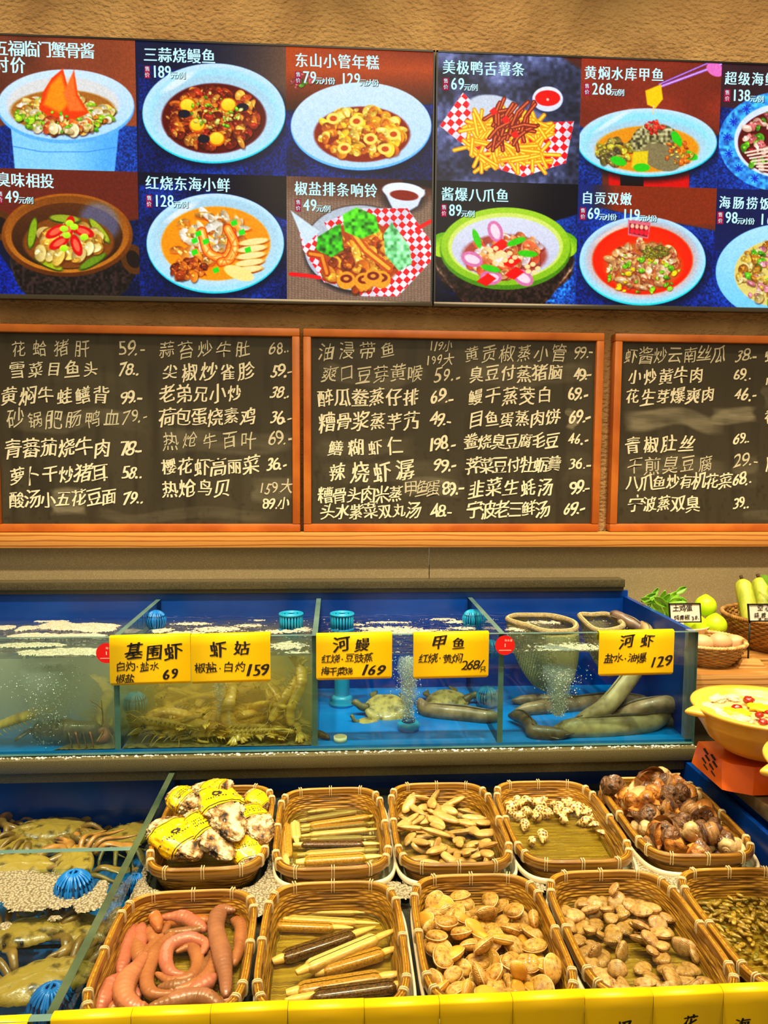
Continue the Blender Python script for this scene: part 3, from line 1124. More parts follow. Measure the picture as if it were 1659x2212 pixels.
for si, (label, panels) in enumerate(SCREENS):
    x0, x1 = SX[si] + .0015, SX[si + 1] - .0015
    scr = thing('menu_screen', label, 'screen', ((x0 + x1) / 2, SCR_Y + .02, SZ0), group='menu screens on the wall')
    part('housing', box(x0, x1, SCR_Y + .003, WALL_Y, SZ0 + .002, SZ1, .002), m_dark, scr, auto=30)
    bz = .0045
    part('bezel', joined(box(x0, x1, SCR_Y - .003, SCR_Y + .004, SZ1 - bz, SZ1), box(x0, x0 + bz, SCR_Y - .003, SCR_Y + .004, SZ0, SZ1),
                         box(x1 - bz, x1, SCR_Y - .003, SCR_Y + .004, SZ0, SZ1)), m_dark, scr, smooth=False)
    part('lower_bezel', box(x0, x1, SCR_Y - .005, SCR_Y + .006, SZ0 - .004, SZ0 + .007, .001), m_chrome, scr, auto=30, label='thin shiny lower bezel')
    for k, (fn, bg, titles, prices) in enumerate(panels):
        c, r = k % 3, k // 3
        a = x0 + bz + (x1 - x0 - 2 * bz) * c / 3
        b = x0 + bz + (x1 - x0 - 2 * bz) * (c + 1) / 3
        zt = SZ1 - bz - (SZ1 - SZ0 - bz) * r / 2
        zb = SZ1 - bz - (SZ1 - SZ0 - bz) * (r + 1) / 2
        if si == 0 and c == 0:
            a_vis = a
        P = Paint(a, b, zb, zt, SCR_Y, 300, 256, bg)
        P.grain(.12, 60, k)
        fn(P)
        P.grain(.06, 2.5, 50 + k)
        pic = part('dish_picture', (P.V, P.faces()), m_screen, scr, smooth=False, col=lin(vivid(P.c)))
        T, U = [], []
        yy = SCR_Y - .0008
        for q, (txt, l, rr, py, sz) in enumerate(titles):
            T.append(letters(txt, on(l, py, 1, yy), on(rr, py + (rr - l) * .032, 1, yy), sz * PIXM * .95, 0.0, strike=.024, seed=q, thick=(.94, 1.02)))
        G = []
        for q, pr in enumerate(prices):
            num, unit, l, mid, rr, py = pr[:6]
            T.append(letters(num, on(l + 1, py, 1, yy), on(mid, py + 1, 1, yy), 34 * PIXM, .0, strike=.02, thick=(.78, 1)))
            if unit:
                T.append(letters(unit, on(mid, py + 8, 1, yy), on(rr, py + 9, 1, yy), 15 * PIXM, strike=.03))
                U.append(letters(unit, on(mid + 1.2, py + 9.2, 1, yy + .0003), on(rr + 1.2, py + 10.2, 1, yy + .0003), 15.5 * PIXM, strike=.06))
            if len(pr) == 6:
                A, B = on(l - 15, py - 13, 1, yy), on(l - 3, py + 14, 1, yy)
                G.append(box(A[0], B[0], yy, yy + .0006, B[2], A[2]))
                T.append(letters('售', on(l - 14, py - 6, 1, yy - .0006), on(l - 4, py - 6, 1, yy - .0006), 10 * PIXM))
                T.append(letters('价', on(l - 14, py + 7, 1, yy - .0006), on(l - 4, py + 7, 1, yy - .0006), 10 * PIXM))
        part('dish_title', joined(*T), m_title, pic, smooth=False)
        if U:
            part('dish_price_shadow', joined(*U), m_tdark, pic, smooth=False)
        if G:
            part('price_tag', joined(*G), m_tag, pic, smooth=False)

# ------------------------------------------------------------------ chalkboards
BZ0, BZ1, BD = 1.3275, 1.8585, 2.047
m_slate = paint_mat('chalk_slate', rough=.55, spec=.35)
m_chalk = mat('white_chalk', (236, 228, 196), .9)
m_chalk_thin = mat('faint_chalk', (206, 198, 168), .9)
BOARDS = [
    (-.8835, -.0915, 'left chalkboard with pork liver dishes and two columns of prices', [
        ('花蛤猪肝', 18, 200, 755, 34, 1), ('59.-', 255, 315, 753, 34, 1), ('雪菜目鱼头', 18, 215, 799, 32), ('78..', 258, 302, 798, 30),
        ('黄焖牛蛙鳝背', 0, 238, 857, 36), ('99.-', 262, 308, 858, 30), ('砂锅肥肠鸭血', 12, 262, 906, 36, 1), ('79.-', 264, 321, 900, 32, 1),
        ('青蕃茄烧牛肉', 8, 240, 970, 38), ('78.-', 262, 308, 968, 34), ('萝卜干炒猪耳', 20, 232, 1026, 36), ('58..', 265, 308, 1020, 32),
        ('酸汤小五花豆面', 20, 253, 1079, 35), ('79..', 267, 310, 1077, 34),
        ('蒜苔炒牛肚', 340, 545, 757, 34, 1), ('68..', 580, 628, 753, 30, 1), ('尖椒炒雀胗', 347, 553, 805, 35), ('59.-', 587, 630, 801, 32),
        ('老弟兄小炒', 343, 525, 853, 35), ('38..', 585, 627, 850, 30), ('荷包蛋烧素鸡', 343, 552, 903, 36), ('36.-', 585, 632, 902, 30),
        ('热炝牛百叶', 347, 558, 953, 35, 1), ('69.-', 580, 632, 947, 34, 1), ('樱花虾高丽菜', 347, 560, 1009, 36), ('36.-', 577, 620, 1003, 30),
        ('热炝鸟贝', 348, 498, 1058, 36), ('159.大', 560, 632, 1055, 28, 1), ('89.小', 567, 625, 1088, 25)],
     [(8, 885, 320, 930, .35), (345, 928, 640, 975, .4), (105, 1056, 185, 1110, .8), (540, 1030, 632, 1085, .45), (200, 1100, 600, 1126, .3), (60, 800, 300, 860, .12)]),
    (-.083, .7155, 'middle chalkboard with steamed dishes, between two other chalkboards', [
        ('油浸带鱼', 682, 860, 760, 34, 1), ('119小', 926, 978, 749, 22, 1), ('199大', 919, 980, 779, 22, 1), ('爽口豆芽黄喉', 693, 915, 809, 36, 1),
        ('59.-', 938, 996, 812, 34, 1), ('醉瓜鲞蒸仔排', 685, 906, 860, 36), ('69.-', 930, 982, 858, 34), ('糟骨浆蒸芋艿', 688, 906, 911, 37),
        ('49.-', 930, 977, 907, 32), ('鳝糊虾仁', 703, 875, 967, 36), ('198.-', 925, 985, 961, 32), ('辣烧虾潺', 704, 898, 1020, 40),
        ('99.-', 937, 988, 1005, 34), ('糟骨头肉米蒸', 688, 870, 1071, 33), ('甲鱼蛋', 875, 948, 1056, 32, 1), ('89.-', 957, 1001, 1056, 36),
        ('头水紫菜双丸汤', 693, 908, 1104, 33), ('48.-', 932, 978, 1106, 32),
        ('黄贡椒蒸小管', 1000, 1226, 764, 35, 1), ('99.-', 1240, 1281, 760, 32, 1), ('臭豆付蒸猪脑', 1012, 1216, 808, 34), ('49.-', 1240, 1278, 810, 32),
        ('鳗干蒸茭白', 1008, 1195, 857, 35), ('69.-', 1227, 1271, 852, 32), ('目鱼蛋蒸肉饼', 1012, 1210, 905, 35), ('69.-', 1230, 1276, 902, 34),
        ('鲞烧臭豆腐毛豆', 1003, 1207, 955, 34), ('46.-', 1227, 1273, 950, 28), ('荠菜豆付牡蛎羹', 1007, 1211, 1006, 35), ('36.-', 1228, 1279, 1003, 28),
        ('韭菜生蚝汤', 1010, 1197, 1055, 36), ('99.-', 1232, 1275, 1053, 34), ('宁波老三鲜汤', 1010, 1186, 1102, 36), ('69.-', 1218, 1266, 1097, 32)],
     [(690, 788, 920, 836, .35), (1005, 786, 1285, 838, .35), (680, 940, 900, 985, .25), (690, 990, 1000, 1040, .25), (868, 1032, 1000, 1078, .5), (1222, 880, 1246, 928, 1.0), (930, 840, 975, 880, .25), (1220, 980, 1280, 1070, .18)]),
    (.745, 1.545, 'right chalkboard with an erased row, cut by the photo edge', [
        ('虾酱炒云南丝瓜', 1347, 1569, 768, 34, 1), ('38.-', 1590, 1637, 767, 32, 1), ('小炒黄牛肉', 1355, 1521, 814, 33), ('69..', 1585, 1623, 812, 28),
        ('花生芽爆爽肉', 1350, 1546, 857, 34), ('46.-', 1586, 1636, 854, 30), ('青椒肚丝', 1347, 1503, 962, 36), ('69..', 1585, 1622, 947, 28),
        ('干煎臭豆腐', 1352, 1543, 1006, 38, 1), ('29.-', 1585, 1639, 995, 34, 1), ('八爪鱼炒有机花菜', 1352, 1581, 1042, 34), ('68..', 1583, 1626, 1035, 30),
        ('宁波蒸双臭', 1357, 1511, 1090, 35), ('39..', 1584, 1620, 1088, 30), ('虾', 1651, 1681, 768, 32), ('小', 1651, 1681, 822, 30), ('香', 1651, 1681, 900, 32), ('厂', 1653, 1683, 1000, 34)],
     [(1346, 884, 1560, 934, .8), (1540, 882, 1636, 920, .9), (1344, 986, 1570, 1030, .35), (1580, 980, 1640, 1016, .35), (1560, 1016, 1640, 1060, .2), (1600, 1100, 1680, 1125, .3), (1645, 830, 1690, 880, .4)]),
]
for bi, (x0, x1, label, rows, wipes) in enumerate(BOARDS):
    bd = thing('chalkboard', label, 'chalkboard', ((x0 + x1) / 2, BD + .01, BZ0), group='chalkboards on the ledge')
    fw = .0205
    fr = []
    for (a, b, c, d) in ((x0, x1, BZ0, BZ0 + fw), (x0, x1, BZ1 - fw, BZ1), (x0, x0 + fw, BZ0 + fw, BZ1 - fw), (x1 - fw, x1, BZ0 + fw, BZ1 - fw)):
        fr.append(box(a, b, BD - .012, WALL_Y - .013 if c < 1.3 else WALL_Y - .001, c, d, .003))
    for kk, g in enumerate(fr):
        part('frame_rail', g, m_frame, bd, auto=30)
    nu = 280 if bi < 2 else 200
    P = Paint(x0 + fw - .002, (x1 if bi < 2 else 1.3) - fw + .002, BZ0 + fw - .002, BZ1 - fw + .002, BD, nu, 190, (58, 52, 36))
    P.mix(np.clip(P.noise(130, bi) * 1.6 - .6, 0, 1) * .35, (86, 80, 58))
    P.mix(np.clip(P.noise(14, bi + 4, .12) * 2.2 - 1.35, 0, 1) * .5, (30, 24, 14))
    P.mix(np.clip(P.noise(5, bi + 9, .5) * 3 - 2.2, 0, 1) * .5 * np.clip((P.Y - 880) / 180, 0, 1), (22, 18, 10))
    for q, (a, b, c, d, s) in enumerate(wipes):
        m = np.clip(1 - np.abs((P.X - (a + c) / 2 + 16 * (P.noise(22, q, 2) - .5)) / ((c - a) / 2)) ** 4, 0, 1) * np.clip(1 - np.abs((P.Y - (b + d) / 2 - 5 * np.sin(P.X / 40) + 26 * (P.noise(70, q + 3) - .5)) / ((d - b) / 2)) ** 3, 0, 1)
        n = .25 + .7 * P.noise(60, q + bi * 9, 6) + .35 * P.noise(18, q, 9)
        P.mix(np.clip(m * 1.6, 0, 1) * n * s * .62, (176, 168, 140))
    part('slate', (P.V, P.faces()), m_slate, bd, smooth=False, col=lin(np.clip(P.c, 0, 255)))
    part('backing', box(x0 + .006, x1 - .006, BD + .002, BD + .009, BZ0 + .006, BZ1 - .006), m_dark, bd, smooth=False)
    if bi == 2:
        part('slate', box(1.27, x1 - fw + .002, BD, BD + .002, BZ0 + fw - .002, BZ1 - fw + .002), mat('bare_slate', (58, 52, 36), .55, (74, 68, 48), 8), bd, smooth=False)
    yy = BD - .0009
    for q, row in enumerate(rows):
        txt, l, r, py, sz = row[:5]
        dig = txt[0].isdigit()
        thin = len(row) > 5
        g = letters(txt, on(l, py + (2 if not dig else 0), 1, yy), on(r, py - 2, 1, yy), sz * BD / FPX * (1.12 if dig else 1.0), 0.0, strike=.0 if thin else .020,
                    wild=1.0, slant=.22 if dig else .10, seed=q + bi * 40, thick=(.95, 1.08))
        part('chalk_writing', g, m_chalk_thin if thin else m_chalk, bd, smooth=False)
# ------------------------------------------------------------------ shared materials
m_glass = clear('tank_glass', (232, 246, 242), 1.35, .01, gain=.8)
m_edge = mat('glass_edge', (104, 136, 128), .25, (78, 112, 108), 9, stretch=(1, 1, 3), spec=.6)
m_edge_g = mat('glass_edge_green', (84, 100, 70), .2, (34, 56, 48), 9, spec=.6)
m_blue = mat('blue_acrylic', (2, 66, 160), .28, (1, 52, 138), 6, spec=.5)
m_blue_floor_lit = mat('blue_floor_lit', (4, 134, 226), .35, (2, 118, 210), 5)  # lighter copy of the blue acrylic, with the light on the floor in its colour
m_clear = clear('clear_acrylic', (206, 216, 236), 1.45, .03, gain=1.6)
m_water = clear('rippled_water', (224, 238, 250), 1.38, .04, bump=1.0, bscale=26, gain=1.6, bstretch=(1, 2.0, 1))
m_water_still = clear('still_water', (222, 236, 236), 1.33, .02, bump=.5, bscale=24, gain=1.25)
m_foam = mat('bubble_foam', (206, 194, 160), .5, (136, 124, 92), 230, tex='voronoi', lo=.25, hi=.7, bump=1.0, btex='voronoi', bscale=230, dist=.006, spec=.6)
m_bub = mat('air_bubbles', (226, 226, 214), .15, spec=.7)
m_cyan = mat('cyan_plastic', (24, 160, 206), .3, spec=.5)
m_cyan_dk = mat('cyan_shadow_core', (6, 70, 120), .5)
m_bluep = mat('blue_plastic', (20, 120, 206), .3, spec=.5)
m_cream = mat('cream_plastic', (236, 222, 182), .35, spec=.5)
m_yellow = mat('yellow_card', (252, 206, 6), .38, spec=.4)
m_ink = mat('black_marker', (22, 14, 18), .6)
m_red = mat('red_sticker', (222, 18, 14), .35)
m_white = mat('white_print', (244, 226, 214), .5)


def pane(x0, x1, y0, y1, z0, z1, thin):
    """glass sheet; wide faces get slot 0, edges slot 1"""
    V, F = box(x0, x1, y0, y1, z0, z1)
    idx = []
    for f in F:
        P = V[list(f)]
        idx.append(0 if np.ptp(P[:, thin]) < 1e-9 else 1)
    return V, F, idx


def add_pane(name, spec, parent, edge=None, face=None, label=None):
    V, F, idx = pane(*spec)
    o = part(name, (V, F), [face or m_glass, edge or m_edge], parent, smooth=False, label=label)
    o.data.polygons.foreach_set('material_index', idx)
    return o


# ------------------------------------------------------------------ upper fish tank
TX0, TX1, TF, TB, TZ, TR, WL = -.98, .800, 1.620, 2.032, .897, 1.150, 1.104
DIV = [-.463, -.043, .3635]
tank = thing('fish_tank', 'upper row glass fish tank with blue back, four bays under the chalkboards', 'fish tank', ((TX0 + TX1) / 2, 1.8, TZ - .002))
part('back_panel', box(TX0, TX1, TB, TB + .012, TZ, 1.166), m_blue, tank, smooth=False, label='blue back panel')
part('floor_panel', box(TX0, TX1, TF + .012, TB, TZ - .002, TZ + .006), m_blue_floor_lit, tank, smooth=False, label='bright blue floor panel')
part('side_panel', box(TX1 - .012, TX1, TF + .03, TB, TZ, TR), m_blue, tank, smooth=False, label='blue right side panel')
part('side_panel', box(TX0, TX0 + .012, TF + .012, TB, TZ, TR), m_blue, tank, smooth=False)
add_pane('front_pane', (TX0, TX1, TF, TF + .012, TZ, TR, 1), tank, label='clear front glass')
part('corner_strip', box(TX1 - .016, TX1, TF + .012, TF + .030, TZ, TR), mat('acrylic_strip', (128, 138, 156), .2, (150, 158, 172), 12, spec=.6), tank, smooth=False, label='clear corner strip')
for dx in DIV:
    add_pane('divider', (dx - .006, dx + .006, TF + .012, TB, TZ + .006, TR, 0), tank, label='clear glass divider')

sill = solo('granite_sill', joined(box(TX0, .802, 1.600, 1.66, .866, .8945, .0025), box(TX0, .80, 1.612, 1.66, .842, .866)), m_stone,
            'speckled grey granite beam under the front of the upper tank', 'sill', auto=30)
m_bead = clear('water_beads', (236, 232, 214), 1.8, .08, gain=3.0)
bd_r = random.Random(5)
G = []
for k in range(430):
    r = bd_r.uniform(.0007, .0024)
    G.append(sphere(r, 6, 4, (bd_r.uniform(-.72, .80), 1.617 - bd_r.random() ** 2 * .012, .8945 + r * .3), (1.6, 1, .8)))
solo('water_beads', joined(*G), m_bub, 'water drops whitened like glints along the top of the granite beam', 'water drops', kind='stuff')  # near-white material puts the bright glint line into the drops' colour
solo('granite_coping', joined(box(TX0, .785, 2.014, WALL_Y - .012, 1.178, 1.199, .002), box(TX0, .784, 2.022, WALL_Y - .012, 1.167, 1.178)), m_stone_dark,
     'dark granite strip along the wall behind the upper tank', 'coping', auto=30)

# ---- water, one sheet per bay, and the cloudy bays
BAY = [TX0 + .012] + DIV + [TX1 - .012]


def ripple(x, y, a, seed):
    n = mnoise.noise(Vector((x * 14 + seed, y * 22, seed))) + .5 * mnoise.noise(Vector((x * 40, y * 60 + seed, seed)))
    return a * n


bay_words = ['left bay, cloudy and foamy', 'second bay, yellow and cloudy', 'third bay, clear blue', 'right bay with the eels and nets']
for k in range(4):
    xa, xb = BAY[k] + .007, BAY[k + 1] - .007
    if k == 3:
        xb = BAY[4]
    g = grid(lambda u, v: (xa + (xb - xa) * u, TF + .0125 + (TB - TF - .0135) * v, WL + ripple(xa + (xb - xa) * u, TF + .36 * v, .0022, k * 7.1)), 60, 54)
    w = solo('tank_water', g, m_water, 'rippled water surface in the %s of the upper tank' % bay_words[k], 'water', kind='stuff', base=((xa + xb) / 2, 1.8, WL))
for k, c, dn in ((0, (246, 242, 220), 7.5), (1, (246, 228, 150), 6.0)):
    xa, xb = BAY[k] + .008, BAY[k + 1] - .008
    g = box(xa, xb, TF + .014, TB - .002, TZ + .008, WL - .006)
    solo('cloudy_water', g, murk('murk_%d' % k, c, dn), 'cloudy %s water filling the %s' % (('grey', 'yellow')[k], bay_words[k].split(',')[0]), 'water', kind='stuff', smooth=False)


m_foam_glint = mat('white_foam_and_glint', (240, 230, 206), .45, (196, 186, 160), 230, tex='voronoi', lo=.25, hi=.7, bump=1.0, btex='voronoi', bscale=260, dist=.004, spec=.6)  # one white tone for real foam and for painted water glints


m_silt = mat('brown_silt', (104, 88, 44), .6, (66, 54, 28), 70, detail=5, c3=(140, 118, 60), bump=.6, bscale=120, dist=.003)
for xa, xb, lab in ((-.60, DIV[0] - .008, 'brown silt on the floor of the left bay under the lobster'), (DIV[0] + .008, DIV[1] - .008, 'brown silt on the floor of the second bay under the mantis shrimp')):
    solo('silt', grid(lambda u, v: (xa + (xb - xa) * u + (.02 * math.sin(v * 19) * (1 - u) if xa < -.5 else 0), TF + .0125 + (TB - TF - .016) * v, TZ + .0075 + .003 * abs(mnoise.noise(Vector((u * 9, v * 9, xa))))), 40, 36), m_silt, lab, 'silt', kind='stuff')


def foam(name, cx0, cx1, cy0, cy1, z, mask, label, step=.0026, h=.004):
    nx, ny = int((cx1 - cx0) / step), int((cy1 - cy0) / step)
    keep = {}
    V, F = [], []

    def vid(i, j):
        if (i, j) not in keep:
            x, y = cx0 + i * step, cy0 + j * step
            keep[(i, j)] = len(V)
            m = max(0.0, min(1.0, mask(x, y) * 2.5))
            V.append((x, y, z + .0006 + h * (m ** .5) * (.75 + .5 * mnoise.noise(Vector((x * 90, y * 90, z))))))
        return keep[(i, j)]
    for i in range(nx):
        for j in range(ny):
            if mask(cx0 + (i + .5) * step, cy0 + (j + .5) * step) > 0:
                F.append((vid(i, j), vid(i + 1, j), vid(i + 1, j + 1), vid(i, j + 1)))
    if not F:
        return None
    return solo(name, (V, F), m_foam_glint if z == WL else m_foam, label, 'foam', kind='stuff')


def blobs(items, rough=.35, sc=60):
    def f(x, y):
        b = -1.0
        for cx, cy, rx, ry in items:
            b = max(b, 1 - ((x - cx) / rx) ** 2 - ((y - cy) / ry) ** 2)
        return b + rough * (mnoise.noise(Vector((x * sc, y * sc, 3.3))) + .6 * mnoise.noise(Vector((x * sc * 2.7, y * sc * 3.5, 7.7))))
    return f


def on_water(px, py):
    p = on(px, py, 2, WL)
    return p[0], p[1]


def spots(lst, z=WL):
    out = []
    for px, py, wx, wy in lst:
        p, q, r = on(px, py, 2, z), on(px + wx, py, 2, z), on(px, py + wy, 2, z)
        out.append((p[0], p[1], abs(q[0] - p[0]), abs(r[1] - p[1])))
    return out


foam('foam', -.9, -.475, 1.64, 1.98, WL, blobs(spots([(60, 1358, 22, 5), (10, 1357, 24, 5), (45, 1362, 12, 3), (125, 1342, 30, 3.5), (95, 1342, 22, 3), (230, 1338, 40, 4), (180, 1355, 75, 8), (120, 1352, 34, 8),
      (215, 1361, 38, 6), (75, 1375, 60, 6), (170, 1374, 60, 4), (60, 1395, 80, 5), (140, 1436, 90, 6), (30, 1440, 60, 8), (215, 1428, 40, 7), (150, 1410, 110, 9)])), 'cream foam patches floating in the left bay of the upper tank')
foam('foam', -.45, -.05, 1.64, 1.98, WL, blobs(spots([(350, 1362, 26, 5), (420, 1348, 40, 3), (470, 1360, 46, 6), (540, 1352, 30, 3), (400, 1368, 40, 4), (600, 1365, 40, 4), (470, 1336, 26, 2.5), (570, 1337, 28, 2.5), (640, 1420, 36, 14), (655, 1360, 20, 4), (560, 1340, 18, 2), (620, 1395, 40, 8)]), 1.3, 120),
     'thin broken streaks drawn as water glints in the second bay of the upper tank', h=.001)  # pale fragments painted in as glints on the ripples, not real foam
foam('foam', -.03, .35, 1.64, 1.98, WL, blobs(spots([(850, 1362, 60, 8), (900, 1366, 70, 6), (840, 1345, 50, 2), (960, 1338, 30, 3), (985, 1344, 26, 3), (920, 1332, 30, 2), (760, 1350, 26, 2), (800, 1358, 30, 3), (690, 1340, 10, 4), (1000, 1358, 30, 3), (880, 1420, 80, 10)]), 1.4, 130),
     'bright streaks drawn as water glints in the third bay of the upper tank', h=.001)  # bright flecks stand for sparkle on the rippled blue water
foam('foam', .372, .78, 1.64, 1.98, WL, blobs(spots([(1150, 1420, 60, 12), (1230, 1400, 70, 10), (1190, 1432, 60, 6), (1120, 1360, 24, 4), (1260, 1428, 40, 5), (1480, 1420, 12, 5), (1180, 1345, 40, 3)]), 1.4, 130),
     'pale water glints drawn in around the nets in the right bay of the upper tank', h=.001)  # thin pale sheet imitates light glinting on the water here

# ---- rising air
m_mist = murk('fine_bubble_mist', (254, 253, 248), 18.0)
def bubbles(name, n, cx, cy, r0, r1, z0, z1, label, rmin=.0005, rmax=.0016, seed=1):
    r = random.Random(seed)
    G = []
    for _ in range(n):
        t = r.random()
        rr = (r0 + (r1 - r0) * t) * r.gauss(0, .6)
        a = r.uniform(0, 2 * PI)
        s = r.uniform(rmin, rmax)
        G.append(sphere(s, 5, 4, (cx + rr * math.cos(a), cy + rr * math.sin(a), z0 + (z1 - z0) * t)))
    o = solo(name, joined(*G), m_bub, label, 'bubbles', kind='stuff')
    prof = [(0, z0)] + [(r0 * .9 + (r1 * .85 - r0 * .9) * t + .003 * math.sin(t * 17), z0 + (z1 - z0) * t) for t in np.linspace(0, 1, 10)] + [(0, z1)]
    part('bubble_mist', moved(lathe(prof, 24), (cx, cy, 0)), m_mist, o)
    return o


def at_depth(px, py, y):
    return on(px, py, 1, y)


for px, y, n, r0, r1, pz0, pz1, lab, sd in ((110, 1.68, 3600, .024, .07, 1600, 1440, 'dense plume of rising air bubbles in the left bay', 1), (475, 1.70, 900, .006, .02, 1550, 1440, 'narrow column of air bubbles in the second bay', 2),
                                        (882, 1.72, 2200, .012, .032, 1565, 1420, 'white column of air bubbles above the round aerator in the third bay', 3), (1205, 1.66, 2200, .014, .045, 1545, 1440, 'white air bubbles rising in front of the shrimp net in the right bay', 4)):
    a, b = at_depth(px, pz0, y), at_depth(px, pz1, y)
    bubbles('air_bubbles', n, a[0], y, r0, r1, a[2], min(b[2], WL - .003), lab, seed=sd)

# ---- blue plastic fittings
def slotted_ball(label, c, r, m=None, tilt=0.0):
    t = thing('strainer_ball', label, 'strainer', (c[0], c[1], c[2] - r), group='round blue strainers in the tanks')
    m = m or m_cyan
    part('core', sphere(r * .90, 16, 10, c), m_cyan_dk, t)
    G = []
    for k in range(22):
        a = 2 * PI * k / 22
        path = [(c[0] + r * math.cos(q) * math.cos(a), c[1] + r * math.cos(q) * math.sin(a), c[2] + r * math.sin(q)) for q in np.linspace(-1.35, 1.35, 12)]
        G.append(tube(path, r * .075, 6))
    V, F = joined(*G)
    part('cage', (V, F), m, t, label='ribbed blue cage')
    ring = [(c[0], c[1] + r * 1.01 * math.cos(a), c[2] + r * 1.01 * math.sin(a)) for a in np.linspace(0, 2 * PI, 33)[:-1]]
    part('seam_band', tube(ring, r * .07, 6, closed=True, up=(1, 0, 0)), m, t)
    return t


def ball_px(label, px, py, y, rpx, m=None):
    c = on(px, py, 1, y)
    return slotted_ball(label, c, rpx * y / FPX, m)


ball_px('blue slotted ball poking out of the water behind the first divider', 337, 1340, 1.90, 21, m_bluep)
ball_px('blue slotted ball deep in the cloudy second bay below the price cards', 292, 1520, 1.76, 25)
ball_px('cyan slotted ball half out of the water by the eel bay divider', 1019, 1337, 1.93, 20)
ball_px('cyan slotted ball under water beside the sticker divider', 1052, 1505, 1.86, 23)
ball_px('cyan slotted ball partly hidden behind the soft-shell turtle price card', 1060, 1402, 1.84, 20)


def standpipe(label, px, y):
    c = on(px, 1337, 1, y)
    r = .0285 * y / 1.9
    b = (c[0], c[1], TZ + .006)
    t = thing('standpipe', label, 'pipe', b, group='cyan standpipes with slotted caps')
    z1 = on(px, 1326, 1, y)[2]
    part('pipe', moved(lathe([(.019, .014), (.019, z1 - b[2] - .03)], 24), b), m_cyan, t)
    part('flange', moved(lathe([(0, 0), (.031, 0), (.032, .008), (.026, .012), (.028, .018), (.024, .024), (.019, .026)], 28), b), m_cyan, t)
    G = []
    zc = z1 - b[2]
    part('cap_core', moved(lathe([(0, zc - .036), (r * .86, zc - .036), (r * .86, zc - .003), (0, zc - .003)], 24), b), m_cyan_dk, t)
    for k in range(22):
        a = 2 * PI * k / 22
        x, yy = r * .93 * math.cos(a), r * .93 * math.sin(a)
        G.append(tube([(b[0] + x, b[1] + yy, b[2] + zc - .038), (b[0] + x, b[1] + yy, b[2] + zc)], .0026, 6))
    for q in (1.0, .72, .44):
        G.append(moved(tube([(r * q * math.cos(a), r * q * math.sin(a), zc) for a in np.linspace(0, 2 * PI, 29)[:-1]], .0028, 6, closed=True), b))
    G.append(moved(tube([(r * math.cos(a), r * math.sin(a), zc - .038) for a in np.linspace(0, 2 * PI, 29)[:-1]], .003, 6, closed=True), b))
    part('cap', joined(*G), m_cyan, t, label='slotted cyan cap')
    return t


standpipe('cyan standpipe with slotted cap left of the middle divider', 629, 1.90)
standpipe('cyan standpipe with slotted cap right of the middle divider', 739, 1.90)
c = on(882, 1578, 1, 1.72)
t = thing('aerator', 'round cyan aerator on the blue floor under the bubble column', 'aerator', (c[0], 1.72, TZ + .006))
part('dish', moved(lathe([(0, 0), (.024, 0), (.026, .014), (.022, .02), (.0, .018)], 28), t.location), m_cyan, t)
part('air_stone', moved(lathe([(.0, .03), (.012, .028), (.016, .018), (0, .017)], 20), t.location), m_cyan_dk, t)
c = on(735, 1618, 1, 1.655)
solo('bottle_cap', moved(lathe([(0, .002), (.012, .002), (.0125, .011), (.0145, .012), (.0145, 0), (0, 0)], 24), (c[0], 1.655, TZ + .006)), m_cream, 'small white plastic cap lying on the blue floor near the middle divider', 'cap')

# ---- red dot stickers
for px, py, lab, big in ((1091, 1394, 'round red sticker with a white number one on the right divider', True), (230, 1411, 'round red sticker half hidden by the leftmost price card', False)):
    c = on(px, py, 1, TF - .001)
    r = 22 * TF / FPX
    t = thing('sticker', lab, 'sticker', (c[0], TF, c[2] - r), group='round red stickers')
    part('disc', prism([(c[0] + r * math.cos(a), c[2] + r * math.sin(a)) for a in np.linspace(0, 2 * PI, 41)[:-1]], TF - .0012, TF - .0002), m_red, t, smooth=False)
    L = [letters('海水堂', (c[0] - .002, TF - .0016, c[2] + r * .5), (c[0] + r * .75, TF - .0016, c[2] + r * .5), .0055),
         letters('1', (c[0] - .003, TF - .0016, c[2]), (c[0] + .003, TF - .0016, c[2]), .011, strike=.03)]
    for k in range(14):
        x = c[0] - r * .6 + k * r * .09
        L.append(box(x, x + r * .055, TF - .0016, TF - .0014, c[2] - r * .55, c[2] - r * .47))
    part('print', joined(*L), m_white, t, smooth=False)


# ------------------------------------------------------------------ folded yellow price cards
def card_mesh(w, h, y, z, back=.018, r=.006, tilt=0.0, cx=0.0):
    """sheet folded over a glass rim whose outer face is at y and whose top is at z"""
    prof = [(y + .0145, z - back), (y + .0142, z + .0005)]
    for a in np.linspace(0, PI, 7):
        prof.append((y + .0065 + .0078 * math.cos(a), z + .001 + .0032 * math.sin(a)))
    n = 8
    for k in range(1, 6):
        prof.append((y - .0016, z - (h - r) * k / 5))
    for k in range(1, n + 1):
        prof.append((y - .0017, z - (h - r) - r * math.sin(PI / 2 * k / n)))
    V, F = [], []
    m = len(prof)
    for i, (yy, zz) in enumerate(prof):
        hw = w / 2
        q = (z - (h - r)) - zz
        if q > 0:
            hw = w / 2 - r + math.sqrt(max(0, r * r - q * q))
        V += [(cx - hw, yy, zz), (cx + hw, yy, zz)]
    V = np.array(V)
    V[:, 2] += (V[:, 0] - cx) * tilt
    F = [(2 * i, 2 * i + 1, 2 * i + 3, 2 * i + 2) for i in range(m - 1)]
    return V, F


